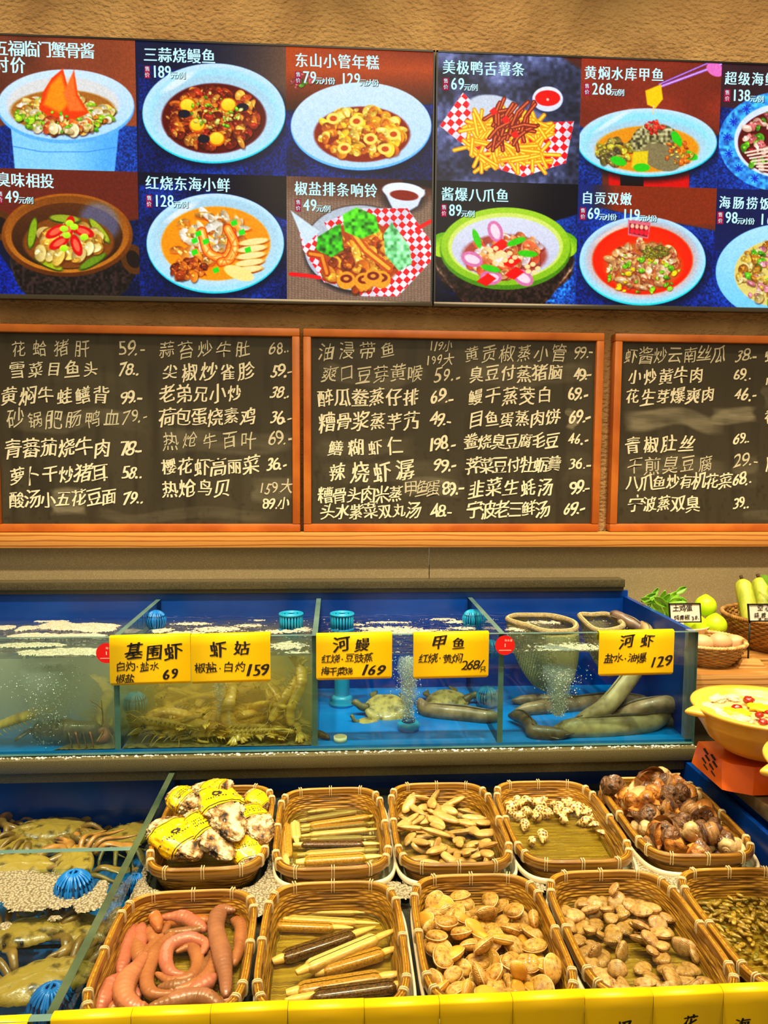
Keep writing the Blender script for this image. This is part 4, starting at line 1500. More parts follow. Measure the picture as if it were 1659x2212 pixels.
def add_card(label, px0, px1, y, z, h, texts, tilt=0.0, group='yellow price cards on the upper tank', zoff=0.0):
    a, b = on(px0, 1370, 1, y)[0], on(px1, 1370, 1, y)[0]
    if z < 1:
        a, b = on(px0, 2180, 2, z)[0], on(px1, 2180, 2, z)[0]
    G = card_mesh(b - a, h, y, z + zoff, cx=(a + b) / 2, tilt=tilt)
    t = thing('price_card', label, 'price card', ((a + b) / 2, y, z - h), group=group)
    o = part('card', G, m_yellow, t, auto=50)
    sm = o.modifiers.new('thickness', 'SOLIDIFY')
    sm.thickness = .0007
    L = []
    for q, (txt, l, r, py, sz, stk, sl) in enumerate(texts):
        yy = y - .0028
        sc = sz * yy / FPX
        L.append(letters(txt, on(l, py, 1, yy), on(r, py - (r - l) * .02, 1, yy), sc, 0.0, wild=1.0, slant=sl, strike=stk, seed=q + int(px0), thick=(1, 1)))
    if L:
        part('handwriting', joined(*L), m_ink, t, smooth=False, label='black marker handwriting')
    return t


H1 = 103 * TF / FPX
add_card('yellow price card for prawns, leftmost on the upper tank', 236, 411, TF, TR, H1, [('基围虾', 268, 396, 1409, 36, .03, .1), ('白灼·盐水', 250, 344, 1441, 21, .012, .05), ('椒盐', 250, 290, 1467, 21, .014, .1), ('69', 350, 386, 1458, 34, .035, .3)], tilt=.02)
add_card('yellow price card reading 159 for mantis shrimp', 412, 584, TF, TR, H1, [('虾姑', 445, 548, 1403, 34, .03, .08), ('椒盐·白灼', 419, 531, 1444, 24, .012, .08), ('159', 531, 581, 1448, 34, .035, .3)], tilt=.02, zoff=.0015)
add_card('yellow price card reading 169 for river eel', 683, 847, TF, TR, H1 * .95, [('河鳗', 715, 805, 1394, 34, .03, .12), ('红烧·豆豉蒸', 694, 806, 1424, 22, .006, .1), ('梅干菜烧', 694, 762, 1451, 20, .01, .1), ('169', 780, 832, 1448, 34, .035, .3)], tilt=.012)
add_card('yellow price card reading 268 for soft-shell turtle', 893, 1056, TF, TR, H1 * .95, [('甲鱼', 928, 1012, 1391, 32, .03, .05), ('红烧·黄焖', 904, 998, 1424, 23, .008, .1), ('268/', 998, 1044, 1436, 30, .008, .25), ('只', 1034, 1052, 1446, 14, .02, .1)], tilt=.012)
add_card('yellow price card reading 129 for river shrimp, rightmost', 1294, 1456, TF, TR, H1 * .94, [('河虾', 1333, 1420, 1386, 32, .028, .12), ('盐水·油爆', 1306, 1396, 1423, 23, .01, .08), ('129', 1404, 1453, 1429, 34, .03, .3)], tilt=.012)

# ------------------------------------------------------------------ lower display tank
LX0, LXD, LX1, LF, LB, LR = -1.02, -.344, .775, .893, 1.655, .862
m_steel = mat('dark_steel', (54, 54, 52), .35, (84, 80, 72), 14, metal=.3)
low = thing('display_tank', 'low glass display tank holding the crabs and the bamboo baskets', 'display tank', ((LX0 + LX1) / 2, (LF + LB) / 2, 0))
part('back_panel', box(LX0, LX1, LB, LB + .014, .66, .866), m_blue, low, smooth=False, label='blue back panel')
part('side_panel', box(LX1, LX1 + .010, LF, LB, .60, LR), m_blue, low, smooth=False, label='blue right side panel')
part('side_panel', box(LX0 - .012, LX0, LF, LB, .60, LR), m_blue, low, smooth=False)
part('floor_panel', box(LX0, LXD - .006, LF + .012, LB, .682, .69), m_blue_floor_lit, low, smooth=False, label='blue floor of the crab bay')
part('floor_panel', box(LXD + .006, LX1, LF + .012, LB, .772, .794), m_steel, low, smooth=False, label='dark steel floor under the baskets')
add_pane('divider', (LXD - .006, LXD + .006, LF + .012, LB, .69, LR, 0), low, m_edge_g, label='long clear glass divider')
add_pane('cross_divider', (LX0, LXD - .006, 1.287, 1.299, .69, LR, 1), low, m_edge, label='clear glass cross divider')
add_pane('front_pane', (LX0, LX1 + .01, LF, LF + .012, .60, LR, 1), low, label='clear front glass')
part('cabinet', box(LX0 - .012, LX1 + .01, LF + .012, LB + .014, .0, .60), m_blue, low, smooth=False)
part('support', box(TX0, TX1, LB + .02, TB + .012, 0, .842), m_stone_dark, tank, smooth=False)
part('support', box(TX0, TX1, 1.66, TB + .012, .842, TZ - .002), m_stone_dark, tank, smooth=False)

WC, WF, WB = .760, .832, .812
def crab_surface(ya, yb, z, sd):
    def f(u, v):
        x, y = LX0 + (LXD - .007 - LX0) * u, ya + (yb - ya) * v
        return x, y, z + ripple(x, y, .002, sd)
    return grid(f, 70, 50)


solo('tank_water', crab_surface(1.300, LB - .002, WC, 2.2), m_water_still, 'rippled water over the crabs behind the cross divider', 'water', kind='stuff')
solo('tank_water', crab_surface(LF + .013, 1.286, WF, 4.2), m_water_still, 'rippled water over the crabs in front of the cross divider', 'water', kind='stuff')
solo('tank_water', grid(lambda u, v: (LXD + .007 + (LX1 - LXD - .008) * u, LF + .013 + (LB - LF - .015) * v, WB - .004 + ripple(u, v, .001, 5)), 90, 60),
     m_water_still, 'dark water around the bamboo baskets', 'water', kind='stuff')
foam('foam', -.95, -.355, .91, 1.284, WF, blobs(spots([(30, 1918, 110, 40), (110, 1922, 60, 26), (195, 1948, 34, 24), (70, 1945, 70, 24), (-60, 1920, 80, 40), (130, 1950, 40, 16), (215, 1925, 16, 26), (118, 1985, 14, 5), (10, 2002, 12, 8)], WF), .5, 55),
     'pale bubble foam lying on the water over the front crabs', h=.003)

# ---- cards on the front glass
seams = [122, 290, 457, 622, 787, 951, 1112, 1272, 1426, 1585, 1745]
ords = ['first from the left', 'second', 'third', 'fourth', 'fifth', 'sixth', 'seventh', 'eighth', 'ninth', 'tenth']
for k in range(10):
    tx = []
    if k == 8:
        tx = [('花', 1474, 1508, 2210, 38, .02, .1)]
    if k == 7:
        tx = [('蛏', 1334, 1364, 2224, 38, .03, .0)]
    if k == 9:
        tx = [('海', 1588, 1620, 2216, 36, .03, .0)]
    add_card('yellow card folded over the front glass, %s in the long row' % ords[k], seams[k] + .5, seams[k + 1] - .5, LF, LR, .075, tx,
             tilt=(.012, -.004, .01, .0, .008, .0, .012, -.006, .01, .0)[k], group='yellow cards along the front glass', zoff=(.0, .0006, .0012, .0003)[k % 4])
add_card('short yellow card at the lower left corner, apart from the long row', -60, 74, LF, LR, .075, [], tilt=.01, group='yellow cards along the front glass', zoff=-.004)

# ------------------------------------------------------------------ right side: stone and wooden counters
m_counter = mat('stone_counter', (120, 104, 70), .4, (90, 78, 52), 60, detail=4)
m_cwood = mat('counter_wood', (196, 146, 78), .42, (156, 106, 46), 6, stretch=(.5, 4, 4), tex='waveZ', c3=(206, 158, 90), lo=.05, hi=.95)
st = thing('stone_counter', 'grey-brown stone counter right of the display tank, carrying the stoves', 'counter', (1.2, 1.1, 0))
part('slab', box(.790, 1.7, .55, 1.592, .872, .900, .002), m_counter, st, auto=30)
part('base', box(.80, 1.68, .6, 1.58, 0, .872), m_blue, st, smooth=False)
wc = thing('wooden_counter', 'light wooden counter by the wall, with eggs and vegetables on it', 'counter', (1.25, 1.85, 0))
part('top', box(.803, 1.75, 1.668, WALL_Y - .0135, .985, 1.04, .003), m_cwood, wc, auto=30)
part('base', box(.83, 1.73, 1.70, WALL_Y - .02, 0, .985), m_stone_dark, wc, smooth=False)

# ---- clay pots on portable stoves
m_pot = mat('ochre_glaze', (236, 186, 70), .32, (216, 160, 46), 9, spec=.5, coat=.3)
m_orange = mat('orange_enamel', (236, 104, 18), .3, spec=.5, coat=.3)
m_maroon = mat('dark_red_well', (96, 16, 10), .4)
m_black = mat('black_iron', (20, 18, 18), .45)
m_soup = mat('cloudy_broth', (206, 172, 110), .15, (226, 196, 130), 30, bump=.2, coat=.6)
m_tripe = mat('white_fungus', (236, 222, 184), .45, (206, 180, 130), 50, bump=.8, btex='voronoi', bscale=160, dist=.004, sub=.2)
m_petal = mat('yellow_garnish', (250, 206, 20), .4, (240, 180, 10), 30, bump=.5, dist=.002)
m_jujube = mat('red_date', (176, 30, 14), .25, (120, 14, 8), 60, bump=.5, dist=.001, coat=.5)


def stove(label, x0, x1, y0, y1, z0, z1, cx, cy):
    t = thing('portable_stove', label, 'stove', ((x0 + x1) / 2, (y0 + y1) / 2, z0), group='orange stoves under the clay pots')
    ch = .028
    foot = [(x0, y1), (x0, y0 + .0), (x0 + .006, y0 - .006), (x0 + .045, y0 - .028), (x0 + .075, y0 - .028), (x0 + .12, y0 - .018), (x1, y0 - .018), (x1, y1)]
    top = [(x0 + .008, y1 - .006), (x0 + .008, y0 + .02), (x0 + .018, y0 + .004), (x0 + .055, y0 - .014), (x0 + .085, y0 - .014), (x0 + .12, y0 - .010), (x1 - .01, y0 - .008), (x1 - .01, y1 - .006)]
    n = len(foot)
    V = [(a, b, z0 + .004) for a, b in foot] + [(a, b, z1 - .004) for a, b in top] + [(a * .985 + cx * .015, b * .985 + cy * .015, z1) for a, b in top]
    F = [tuple(range(n))]
    for l in (0, 1):
        F += [(l * n + i, l * n + (i + 1) % n, (l + 1) * n + (i + 1) % n, (l + 1) * n + i) for i in range(n)]
    F.append(tuple(range(3 * n - 1, 2 * n - 1, -1)))
    part('body', (V, [f[::-1] for f in F]), m_orange, t, smooth=False)
    part('foot', joined(*[box(a, a + .03, b, b + .03, z0, z0 + .005) for a in (x0 + .06, x1 - .06) for b in (y0 + .02, y1 - .05)]), m_black, t, smooth=False)
    R = .058
    part('rim_ring', moved(tube([(R * math.cos(a), R * math.sin(a), z1 + .003) for a in np.linspace(0, 2 * PI, 49)[:-1]], (.004), 8, closed=True), (cx, cy, 0)), m_orange, t)
    part('well', moved(lathe([(R - .002, z1 + .003), (R - .006, z1 + .0012), (.045, z1 + .0008), (0, z1 + .0008)], 40), (cx, cy, 0)), m_maroon, t)
    part('burner', moved(lathe([(.034, z1 + .001), (.036, z1 + .007), (.02, z1 + .009), (0, z1 + .009)], 28), (cx, cy, 0)), m_black, t)
    for k in range(4):
        a = PI / 4 + k * PI / 2 + .55
        px, py = cx + .070 * math.cos(a), cy + .048 * math.sin(a)
        part('pan_support', box(px - .012, px + .012, py - .008, py + .008, z1 + .001, z1 + .0125, .002), m_orange, t, auto=30)
    # slanted vents on the left cheek
    G = []
    for i in range(2):
        for j in range(4):
            yy = y0 + .030 + i * .030 + j * .010 - .02 * (j // 2 - .5)
            zz = z0 + .018 + j * .0095
            G.append(moved(box(-.0022, .002, -.0085, .0085, -.0014, .0014), (x0 + .0035 + (zz - z0) / (z1 - z0) * .006 - .002, yy, zz), (.25, 0, 0)))
    part('vent_slots', joined(*G), m_black, t, smooth=False)
    return t


def clay_pot(label, cx, cy, zb, R=.134):
    t = thing('clay_pot', label, 'clay pot', (cx, cy, zb), group='ochre clay pots on the stoves')
    h = 1.052 - zb
    prof = [(0, 0), (.052, 0), (.076, .006), (.100, .026), (.1150, h - .036), (.1190, h - .031), (.1195, h - .029), (.1240, h - .012), (R - .003, h - .005), (R, h - .001), (R - .002, h + .003), (R - .010, h + .003),
            (R - .020, h - .003), (R - .026, h - .010), (R - .030, h - .012), (R - .034, h - .022), (.07, .012), (0, .010)]
    k = R / .134
    part('bowl', moved(lathe(prof, 64), (cx, cy, zb)), m_pot, t)
    for s in (-1, 1):
        g = sphere(1, 20, 12, (0, 0, 0), (.030, .026, .009))
        V, F = g
        V = V.copy()
        V[:, 1] *= 1 - .75 * np.clip(s * V[:, 0] / .030, 0, 1)
        part('lug', moved((V, F), (cx + s * (R - .006), cy, zb + h - .007)), m_pot, t)
    part('soup', moved(lathe([(0, h - .017), (R - .034, h - .017), (R - .031, h - .0175)], 48), (cx, cy, zb)), m_soup, t, label='pale cloudy broth')
    return t


SZT = .952
stove('orange portable stove under the rear ochre clay pot', .738, 1.08, 1.376, 1.502, .900, SZT, .862, 1.440)
stove('orange portable stove at the right photo edge, below the front clay pot', .750, 1.09, 1.052, 1.222, .900, SZT, .868, 1.12)
clay_pot('ochre clay pot of soup on the rear orange stove', .834, 1.412, SZT + .0125)
clay_pot('ochre clay pot cut by the right photo edge, nearest the camera', .826, 1.134, SZT + .0125)
PZ = 1.052 - .017


def lump(px, py, rpx, squash, m, label, name, cat, seed, z=PZ, n=2.2, amp=.25):
    p = on(px, py, 2, z)
    r = rpx * 1.5 / FPX
    V, F = sphere(r, 20, 12, (0, 0, 0), (1, 1, squash))
    V = np.array([v * (1 + amp * mnoise.noise(Vector(v / r * n + np.array([seed * 3.1, seed, 0])))) for v in V])
    return solo(name, (V + np.array([p[0], p[1], z + .001]), F), m, label, cat, base=(p[0], p[1], z - r * squash))


for k, (px, py, r, lab) in enumerate(((1545, 1512, 26, 'rear left'), (1580, 1510, 22, 'rear'), (1525, 1530, 22, 'leftmost'), (1545, 1542, 26, 'front left'), (1600, 1558, 24, 'front'), (1655, 1525, 20, 'right'), (1560, 1552, 16, 'small front'))):
    lump(px, py, r, .45, m_tripe, 'pale knobbly fungus piece floating in the clay pot, %s one' % lab, 'white_fungus', 'fungus', k, amp=.5, n=4)
for k, (px, py, r, lab) in enumerate(((1590, 1540, 30, 'centre, under a red date'), (1640, 1530, 24, 'right of the centre'))):
    lump(px, py, r, .28, m_petal, 'bright yellow garnish in the clay pot soup, %s' % lab, 'yellow_garnish', 'garnish', k + 20, amp=.5, n=3, z=PZ + .004)
for k, (px, py, r, lab) in enumerate(((1592, 1530, 11, 'on the middle yellow garnish'), (1617, 1513, 12, 'at the rear of the soup'), (1640, 1546, 9, 'at the right, upper of two'), (1648, 1561, 10, 'at the right, lower of two'), (1658, 1540, 6, 'at the photo edge'))):
    lump(px, py, r, .7, m_jujube, 'red date floating in the clay pot, %s' % lab, 'red_date', 'date', k + 40, z=PZ + .010)

# ------------------------------------------------------------------ eggs, fruit and vegetables on the wooden counter
m_wick = mat('egg_basket_wicker', (214, 176, 100), .6, (170, 122, 58), 60, stretch=(1, 1, 3), lo=.3, hi=.7)
m_wick2 = mat('brown_wicker', (186, 140, 66), .55, (130, 86, 34), 46, stretch=(1, 1, 3), lo=.3, hi=.7)
m_wick_rim = mat('wicker_rim', (224, 190, 120), .55, (190, 140, 76), 60)
m_egg = mat('eggshell', (222, 172, 124), .5, (208, 154, 106), 12, sub=.1)
m_bowl = mat('cream_bowl', (238, 220, 176), .25, spec=.5)
m_citrus = mat('green_citrus', (168, 206, 20), .38, (196, 222, 30), 6, bump=.3, bscale=240, dist=.0008, spec=.4)
m_leaf = mat('green_leaf', (96, 168, 30), .45, (150, 206, 60), 18, bump=.3, dist=.001)
m_loofah = mat('loofah_skin', (206, 208, 70), .5, (160, 176, 44), 22, stretch=(3, 3, .3), bump=.3, dist=.002)
m_card_w = mat('white_card', (244, 244, 226), .5)


def wicker(label, c, rt, rb, h, m, mr, rows=12, spokes=34, cat='basket'):
    t = thing('wicker_basket', label, cat, c)

    def wall(u, v):
        a = 2 * PI * u
        r = rb + (rt - rb) * (1 - (1 - v) ** 1.7)
        row = v * rows
        r += .0022 * math.sin(a * spokes / 2 + PI * (int(row) % 2)) + .0014 * abs(math.sin(PI * row))
        return c[0] + r * math.cos(a), c[1] + r * math.sin(a), c[2] + .003 + (h - .003) * v
    o = part('woven_wall', grid(wall, spokes * 5, rows * 4 + 1, True), m, t)
    md = o.modifiers.new('thickness', 'SOLIDIFY')
    md.thickness = .003
    part('base', moved(lathe([(0, .003), (rb, .004), (rb, 0), (0, 0)], 40), c), m, t)
    path = []
    nn = spokes * 2
    G = []
    for k in range(nn):
        a0 = 2 * PI * k / nn
        cc = (c[0] + rt * math.cos(a0), c[1] + rt * math.sin(a0), c[2] + h)
        ring = []
        for b in np.linspace(0, 2 * PI, 9)[:-1]:
            rr, zz = .0048 * math.cos(b), .0042 * math.sin(b)
            ring.append((cc[0] + rr * math.cos(a0), cc[1] + rr * math.sin(a0), cc[2] + zz))
        G.append(tube(ring, .0015, 5, closed=True, up=(-math.sin(a0), math.cos(a0), 0)))
    G.append(tube([(c[0] + rt * math.cos(a), c[1] + rt * math.sin(a), c[2] + h) for a in np.linspace(0, 2 * PI, 65)[:-1]], .0042, 8, closed=True))
    part('wrapped_rim', joined(*G), mr, t)
    return t


EC = (.895, 1.778, 1.0405)
wicker('small round wicker basket holding eggs beside the right end of the upper tank', EC, .091, .064, .052, m_wick, m_wick_rim)
for px, py, yy, lab in ((1519, 1391, 1.755, 'leftmost'), (1557, 1388, 1.752, 'middle'), (1590, 1391, 1.785, 'rightmost')):
    p = on(px, py, 1, yy)
    V, F = sphere(.023, 24, 16, (0, 0, 0), (1.22, .98, .98))
    V = V.copy()
    V[:, 1:] *= (1 - .18 * V[:, :1] / .028)
    solo('egg', (V + p, F), m_egg, 'pale brown egg, %s of three in the small wicker basket' % lab, 'egg')
BC = (.892, 1.900, 1.0405)
solo('fruit_bowl', moved(lathe([(0, .004), (.03, .004), (.034, 0), (.036, .004), (.056, .035), (.066, .060), (.068, .064), (.065, .064), (.054, .037), (.03, .010), (0, .008)], 48), BC), m_bowl,
     'cream bowl of green citrus behind the egg basket', 'bowl')
for px, py, yy, r, lab in ((1524, 1309, 1.915, .0275, 'topmost, above the others'), (1545, 1351, 1.872, .0285, 'lower right, above the eggs'), (1503, 1352, 1.885, .029, 'lower left, below the sign')):
    p = on(px, py, 1, yy)
    V, F = sphere(r, 28, 18)
    V = V.copy()
    V[:, 2] += .004 * np.exp(-((V[:, 0] ** 2 + V[:, 1] ** 2) / (.3 * r) ** 2)) * (V[:, 2] > 0)
    solo('green_citrus', (V + p, F), m_citrus, 'green citrus fruit in the cream bowl, %s' % lab, 'fruit', 'green citrus in the bowl')

# leafy greens
vg = thing('leafy_greens', 'bunch of leafy greens on the wooden counter behind the tank corner', 'vegetable', (.83, 1.955, 1.0405))
lr = random.Random(3)
for k, (px, py, w, l, a) in enumerate(((1400, 1290, 7, 30, .5), (1412, 1283, 7, 28, 1.0), (1425, 1300, 9, 32, -.6), (1440, 1312, 9, 34, -.9), (1452, 1290, 10, 30, .8), (1470, 1274, 6, 22, .5), (1420, 1318, 9, 34, -.8), (1458, 1298, 9, 26, .1),
                                      (1436, 1296, 8, 28, 1.2), (1446, 1330, 9, 30, -.9), (1408, 1300, 8, 26, -.5), (1470, 1296, 7, 20, -.2), (1430, 1288, 7, 24, 1.4), (1395, 1296, 7, 24, -.3))):
    c = on(px, py, 1, 1.93 + lr.uniform(-.03, .03))
    s = c[1] / FPX
    ax = np.array([math.cos(a), lr.uniform(-.4, .4), math.sin(a)])
    sd = np.array([-math.sin(a), lr.uniform(-.3, .3), math.cos(a)])
    g = grid(lambda u, v: c + ax * (u - .5) * l * 1.25 * s + sd * (v - .5) * 2.2 * w * s * math.sin(PI * min(1, .04 + .96 * u)) ** .8 + np.array([0, -.006 * abs(v - .5) * 2, 0]), 10, 5)
    o = part('leaf', g, m_leaf, vg)
    o.modifiers.new('thickness', 'SOLIDIFY').thickness = .0008
G = []
for k in range(9):
    x = .80 + k * .009
    G.append(tube(spline([(x * .6 + .33, 1.95, 1.042), (x, 1.945, 1.09), on(1400 + k * 8, 1305, 1, 1.94)], 8), .0028, 6))
part('stems', joined(*G), m_leaf, vg)

# sign stands
def sign(label, px0, px1, py0, py1, y, lean, lines, base_at):
    a, b = on(px0, py1, 1, y), on(px1, py0, 1, y)
    t = thing('sign_stand', label, 'sign', base_at, group='small white sign stands on the wooden counter')
    x0, x1, z0, z1 = a[0], b[0], a[2], b[2]
    sh = lambda G: ((lambda V: np.stack([V[:, 0] + (z1 - V[:, 2]) * lean, V[:, 1], V[:, 2]], 1))(np.array(G[0])), G[1])
    f = .0028
    part('plate', sh(box(x0 + f, x1 - f, y, y + .002, z0 + f, z1 - f)), m_card_w, t, smooth=False, label='white sign card')
    part('frame', sh(joined(box(x0, x1, y - .0015, y + .003, z1 - f, z1), box(x0, x1, y - .0015, y + .003, z0, z0 + f), box(x0, x0 + f, y - .0015, y + .003, z0, z1), box(x1 - f, x1, y - .0015, y + .003, z0, z1))), m_black, t, smooth=False)
    L = [letters(tx, on(l, py, 1, y - .0006), on(r, py - 1, 1, y - .0006), sz * y / FPX, wild=.8, strike=.012, seed=q) for q, (tx, l, r, py, sz) in enumerate(lines)]
    part('handwriting', joined(*L), m_ink, t, smooth=False)
    bx, by, bz = base_at
    part('stem', tube([(bx, by, bz + .015), (bx, by, z0 + .003)], .0022, 8), m_black, t)
    V, F = box(-.034, .034, -.022, .022, 0, .018)
    V = V.copy()
    V[:, :2] *= np.where(V[:, 2:] > .01, .62, 1.0)
    part('base', moved((V, F), base_at), m_cwood, t, smooth=False)
    return t


sign('white sign with black handwriting about eggs, beside the green citrus', 1443, 1513, 1303, 1345, 1.835, .10, [('土鸡蛋', 1453, 1496, 1315, 15), ('炖青椒', 1456, 1490, 1335, 12), ('38.', 1493, 1511, 1335, 12)], (.846, 1.8365, 1.0405))
sign('white sign in front of the loofah basket, cut by the photo edge', 1613, 1700, 1304, 1343, 1.728, .12, [('空心菜', 1634, 1684, 1314, 14), ('蒜蓉炒', 1627, 1672, 1330, 12), ('清炒', 1634, 1662, 1339, 9)], (.978, 1.730, 1.0405))

LC = (1.150, 1.905, 1.0405)
wicker('large brown wicker basket of loofahs at the right photo edge', LC, .132, .090, .084, m_wick2, m_wick2, 14, 60)
for px0, py0, px1, py1, yy, r, lab in ((1622, 1345, 1603, 1253, 1.90, .0225, 'leaning at the left'), (1655, 1335, 1639, 1250, 1.93, .0235, 'behind the first one'), (1690, 1340, 1672, 1262, 1.90, .022, 'at the photo edge')):
    a, b = on(px0, py0, 1, yy), on(px1, py1, 1, yy + .06)
    b[1] = min(b[1], 2.03)
    path = [a + (b - a) * t for t in np.linspace(-.25, 1, 22)]
    rad = [r * (.55 + .45 * min(1, i / 4)) * (1 if i < 18 else (1, .93, .78, .42)[i - 18]) for i in range(22)]
    V, F = tube(path, rad, 28)
    Q = V[:22 * 28].reshape(22, 28, 3)
    Q[:, ::2] = np.array(path)[:, None] + (Q[:, ::2] - np.array(path)[:, None]) * .93
    t = thing('loofah', 'pale green ridged loofah standing in the wicker basket, %s' % lab, 'vegetable', tuple(path[0]), 'loofahs in the wicker basket')
    part('body', (V, F), m_loofah, t)
    part('stem', tube([b, b + np.array([-.004, .0, .012])], [.004, .005], 8), mat('dry_stem', (70, 46, 20), .8) if 'dry_stem' not in bpy.data.materials else bpy.data.materials['dry_stem'], t, label='dark dry stem')
p = on(1655, 1275, 1, 1.93)
g = grid(lambda u, v: p + np.array([(u - .3) * .05, -.02 * math.sin(PI * u), -.055 * u + .04 + (v - .5) * .035 * math.sin(PI * min(1, .05 + .95 * u))]), 12, 6)
solo('green_leaf', g, m_leaf, 'single green leaf lying over the loofahs at the photo edge', 'leaf')
# ------------------------------------------------------------------ bamboo baskets
m_bam = mat('bamboo_weave', (190, 144, 44), .42, (84, 54, 8), 6, stretch=(3, 3, 70), tex='noise', detail=4, lo=.38, hi=.62, c3=(158, 110, 28), bump=.6, bscale=7, bstretch=(3, 3, 70), dist=.002, spec=.4, coat=.15)
m_bam_floor = mat('bamboo_floor', (224, 170, 46), .35, (146, 96, 16), 6, stretch=(1.2, 42, 1), tex='noise', detail=4, lo=.34, hi=.66, c3=(194, 142, 34), bump=.7, bscale=6, bstretch=(1, 46, 1), dist=.002, coat=.5)
m_rim = mat('bamboo_rim', (176, 126, 40), .32, (104, 62, 12), 6, stretch=(1.5, 1.5, 60), tex='noise', detail=3, lo=.36, hi=.66, spec=.5, coat=.25)
m_tie = mat('cane_tie', (240, 224, 170), .5, (214, 190, 130), 220)
BH, BA, BB = .052, .1035, .160


def basket_proto():
    t = thing('bamboo_basket', 'x', 'basket')
    p = 4.6

    def wall(u, v):
        a = 2 * PI * u
        s = .86 + .14 * v ** .8
        x, y = sellipse(a, (BA - .004) * s, (BB - .004) * (s * .5 + .5 if False else .89 + .11 * v ** .8), p)
        row = int(v * 11.99)
        w = .0007 * math.sin(a * 22 + PI * (row % 2)) + .0010 * abs(math.sin(PI * v * 12))
        n = math.hypot(x, y)
        return x + x / n * w, y + y / n * w, .002 + (BH - .006) * v
    V, F = grid(wall, 230, 49, True)
    o = part('woven_wall', (V, F), m_bam, t)
    o.modifiers.new('thickness', 'SOLIDIFY').thickness = .002
    R, n = 16, 90

    def fl(u, v):
        x, y = sellipse(2 * PI * u, (BA - .004) * .865, (BB - .004) * .895, p)
        k = max(v, .001)
        z = .002 + .0009 * math.sin(y * k * 620) * (1 if int((x * k + .3) * 55) % 2 else -1)
        return x * k, y * k, z
    part('woven_floor', grid(fl, n, 40, True), m_bam_floor, t)
    for nm, off, zc, hh, th in (('outer_hoop', 0.0, BH - .0068, .0078, .0019), ('inner_hoop', -.0058, BH - .0052, .0068, .0018)):
        path = [(*sellipse(a, BA + off, BB + off, p), zc) for a in np.linspace(0, 2 * PI, 121)[:-1]]
        part(nm, tube(path, np.tile([[th, hh]], (120, 1)), 12, closed=True, power=4), m_rim, t)
    path = [(*sellipse(a, BA - .0029, BB - .0029, p), BH - .001) for a in np.linspace(0, 2 * PI, 121)[:-1]]
    part('rim_filler', tube(path, np.tile([[.0013, .0024]], (120, 1)), 8, closed=True), m_bam_floor, t)
    # cane ties, each wrapped round the rim
    ring = []
    for a in np.linspace(0, 2 * PI, 17)[:-1]:
        c, s = math.cos(a), math.sin(a)
        ring.append((-.0029 + .0055 * math.copysign(abs(c) ** .5, c), 0, -.0060 + .0094 * math.copysign(abs(s) ** .5, s)))
    G = []
    for d in (-.0021, .0021):
        G.append(tube([(x, d, z) for x, y, z in ring], np.tile([[.0018, .0007]], (16, 1)), 8, closed=True, up=(0, 1, 0), power=3))
    tie = mesh('tie', *joined(*G), m_tie)
    K = 18
    sides = []
    for k in range(K):
        a = 2 * PI * (k + .5) / K
        sides.append(a)
    ang = [.0, .33, -.33, PI, PI - .33, PI + .33, .62, -.62, PI - .62, PI + .62, PI / 2 - .32, PI / 2 + .32, PI / 2, -PI / 2 - .32, -PI / 2 + .32, -PI / 2]
    for a in ang:
        x, y = sellipse(a, BA, BB, p)
        x2, y2 = sellipse(a + .01, BA, BB, p)
        x1, y1 = sellipse(a - .01, BA, BB, p)
        tx, ty = x2 - x1, y2 - y1
        o = link(bpy.data.objects.new('tie', tie))
        o.parent = t
        o.location = (x, y, BH)
        o.rotation_euler = (0, 0, math.atan2(-tx, ty))
    return t


BKT = [  # centre x, centre y, z of the rim, turn, label
    (-.222, 1.398, .851, .02, 'bamboo basket piled with yellow-wrapped oysters, at the rear left'),
    (-.006, 1.393, .846, .02, 'bamboo basket with a row of razor clams, second in the rear row'),
    (.211, 1.392, .850, -.01, 'bamboo basket of flat pale clams, middle of the rear row'),
    (.425, 1.390, .850, -.02, 'mostly empty bamboo basket of spotted snails in the rear row'),
    (.650, 1.398, .850, -.03, 'bamboo basket heaped with dark whelks, at the rear right'),
    (-.220, 1.042, .851, .02, 'bamboo basket of pink spoon worms, at the front left'),
    (-.003, 1.050, .850, .0, 'bamboo basket of large razor clams, second in the front row'),
    (.222, 1.055, .850, -.01, 'bamboo basket full of big ribbed clams, middle of the front row'),
    (.440, 1.055, .850, -.01, 'bamboo basket of flat ringed clams in the front row'),
    (.656, 1.052, .850, -.02, 'bamboo basket of tiny green-brown clams, cut by the right photo edge'),
]
BSY = [1, .97, 1, 1, 1, .86, .90, .93, .93, .92]
proto = basket_proto()
BK = []
for i, (x, y, zr, a, lab) in enumerate(BKT):
    b = proto if i == 0 else dup(proto)
    b.location = (x, y, zr - BH)
    b.rotation_euler = (0, 0, a)
    b.scale = (1, BSY[i], 1)
    b['label'] = lab
    b['group'] = 'bamboo baskets in the display tank'
    BK.append(b)


def tray_mesh():
    def f(u, v):
        a = 2 * PI * u
        A, B = .1085, .1625
        seq = [(.86, .90, 0), (.90, .93, .0), (.96, .97, .006), (.985, .985, .022), (.995, .99, .027), (1.015, 1.009, .028), (1.03, 1.02, .024), (1.026, 1.018, .019)]
        sx, sy, z = seq[int(round(v * 7))]
        x, y = sellipse(a, A * sx, B * sy, 5)
        return x, y, z
    V, F = grid(f, 96, 8, True)
    F = F + [tuple(range(95, -1, -1))]
    return mesh('plastic_tray', V, F, m_cream)


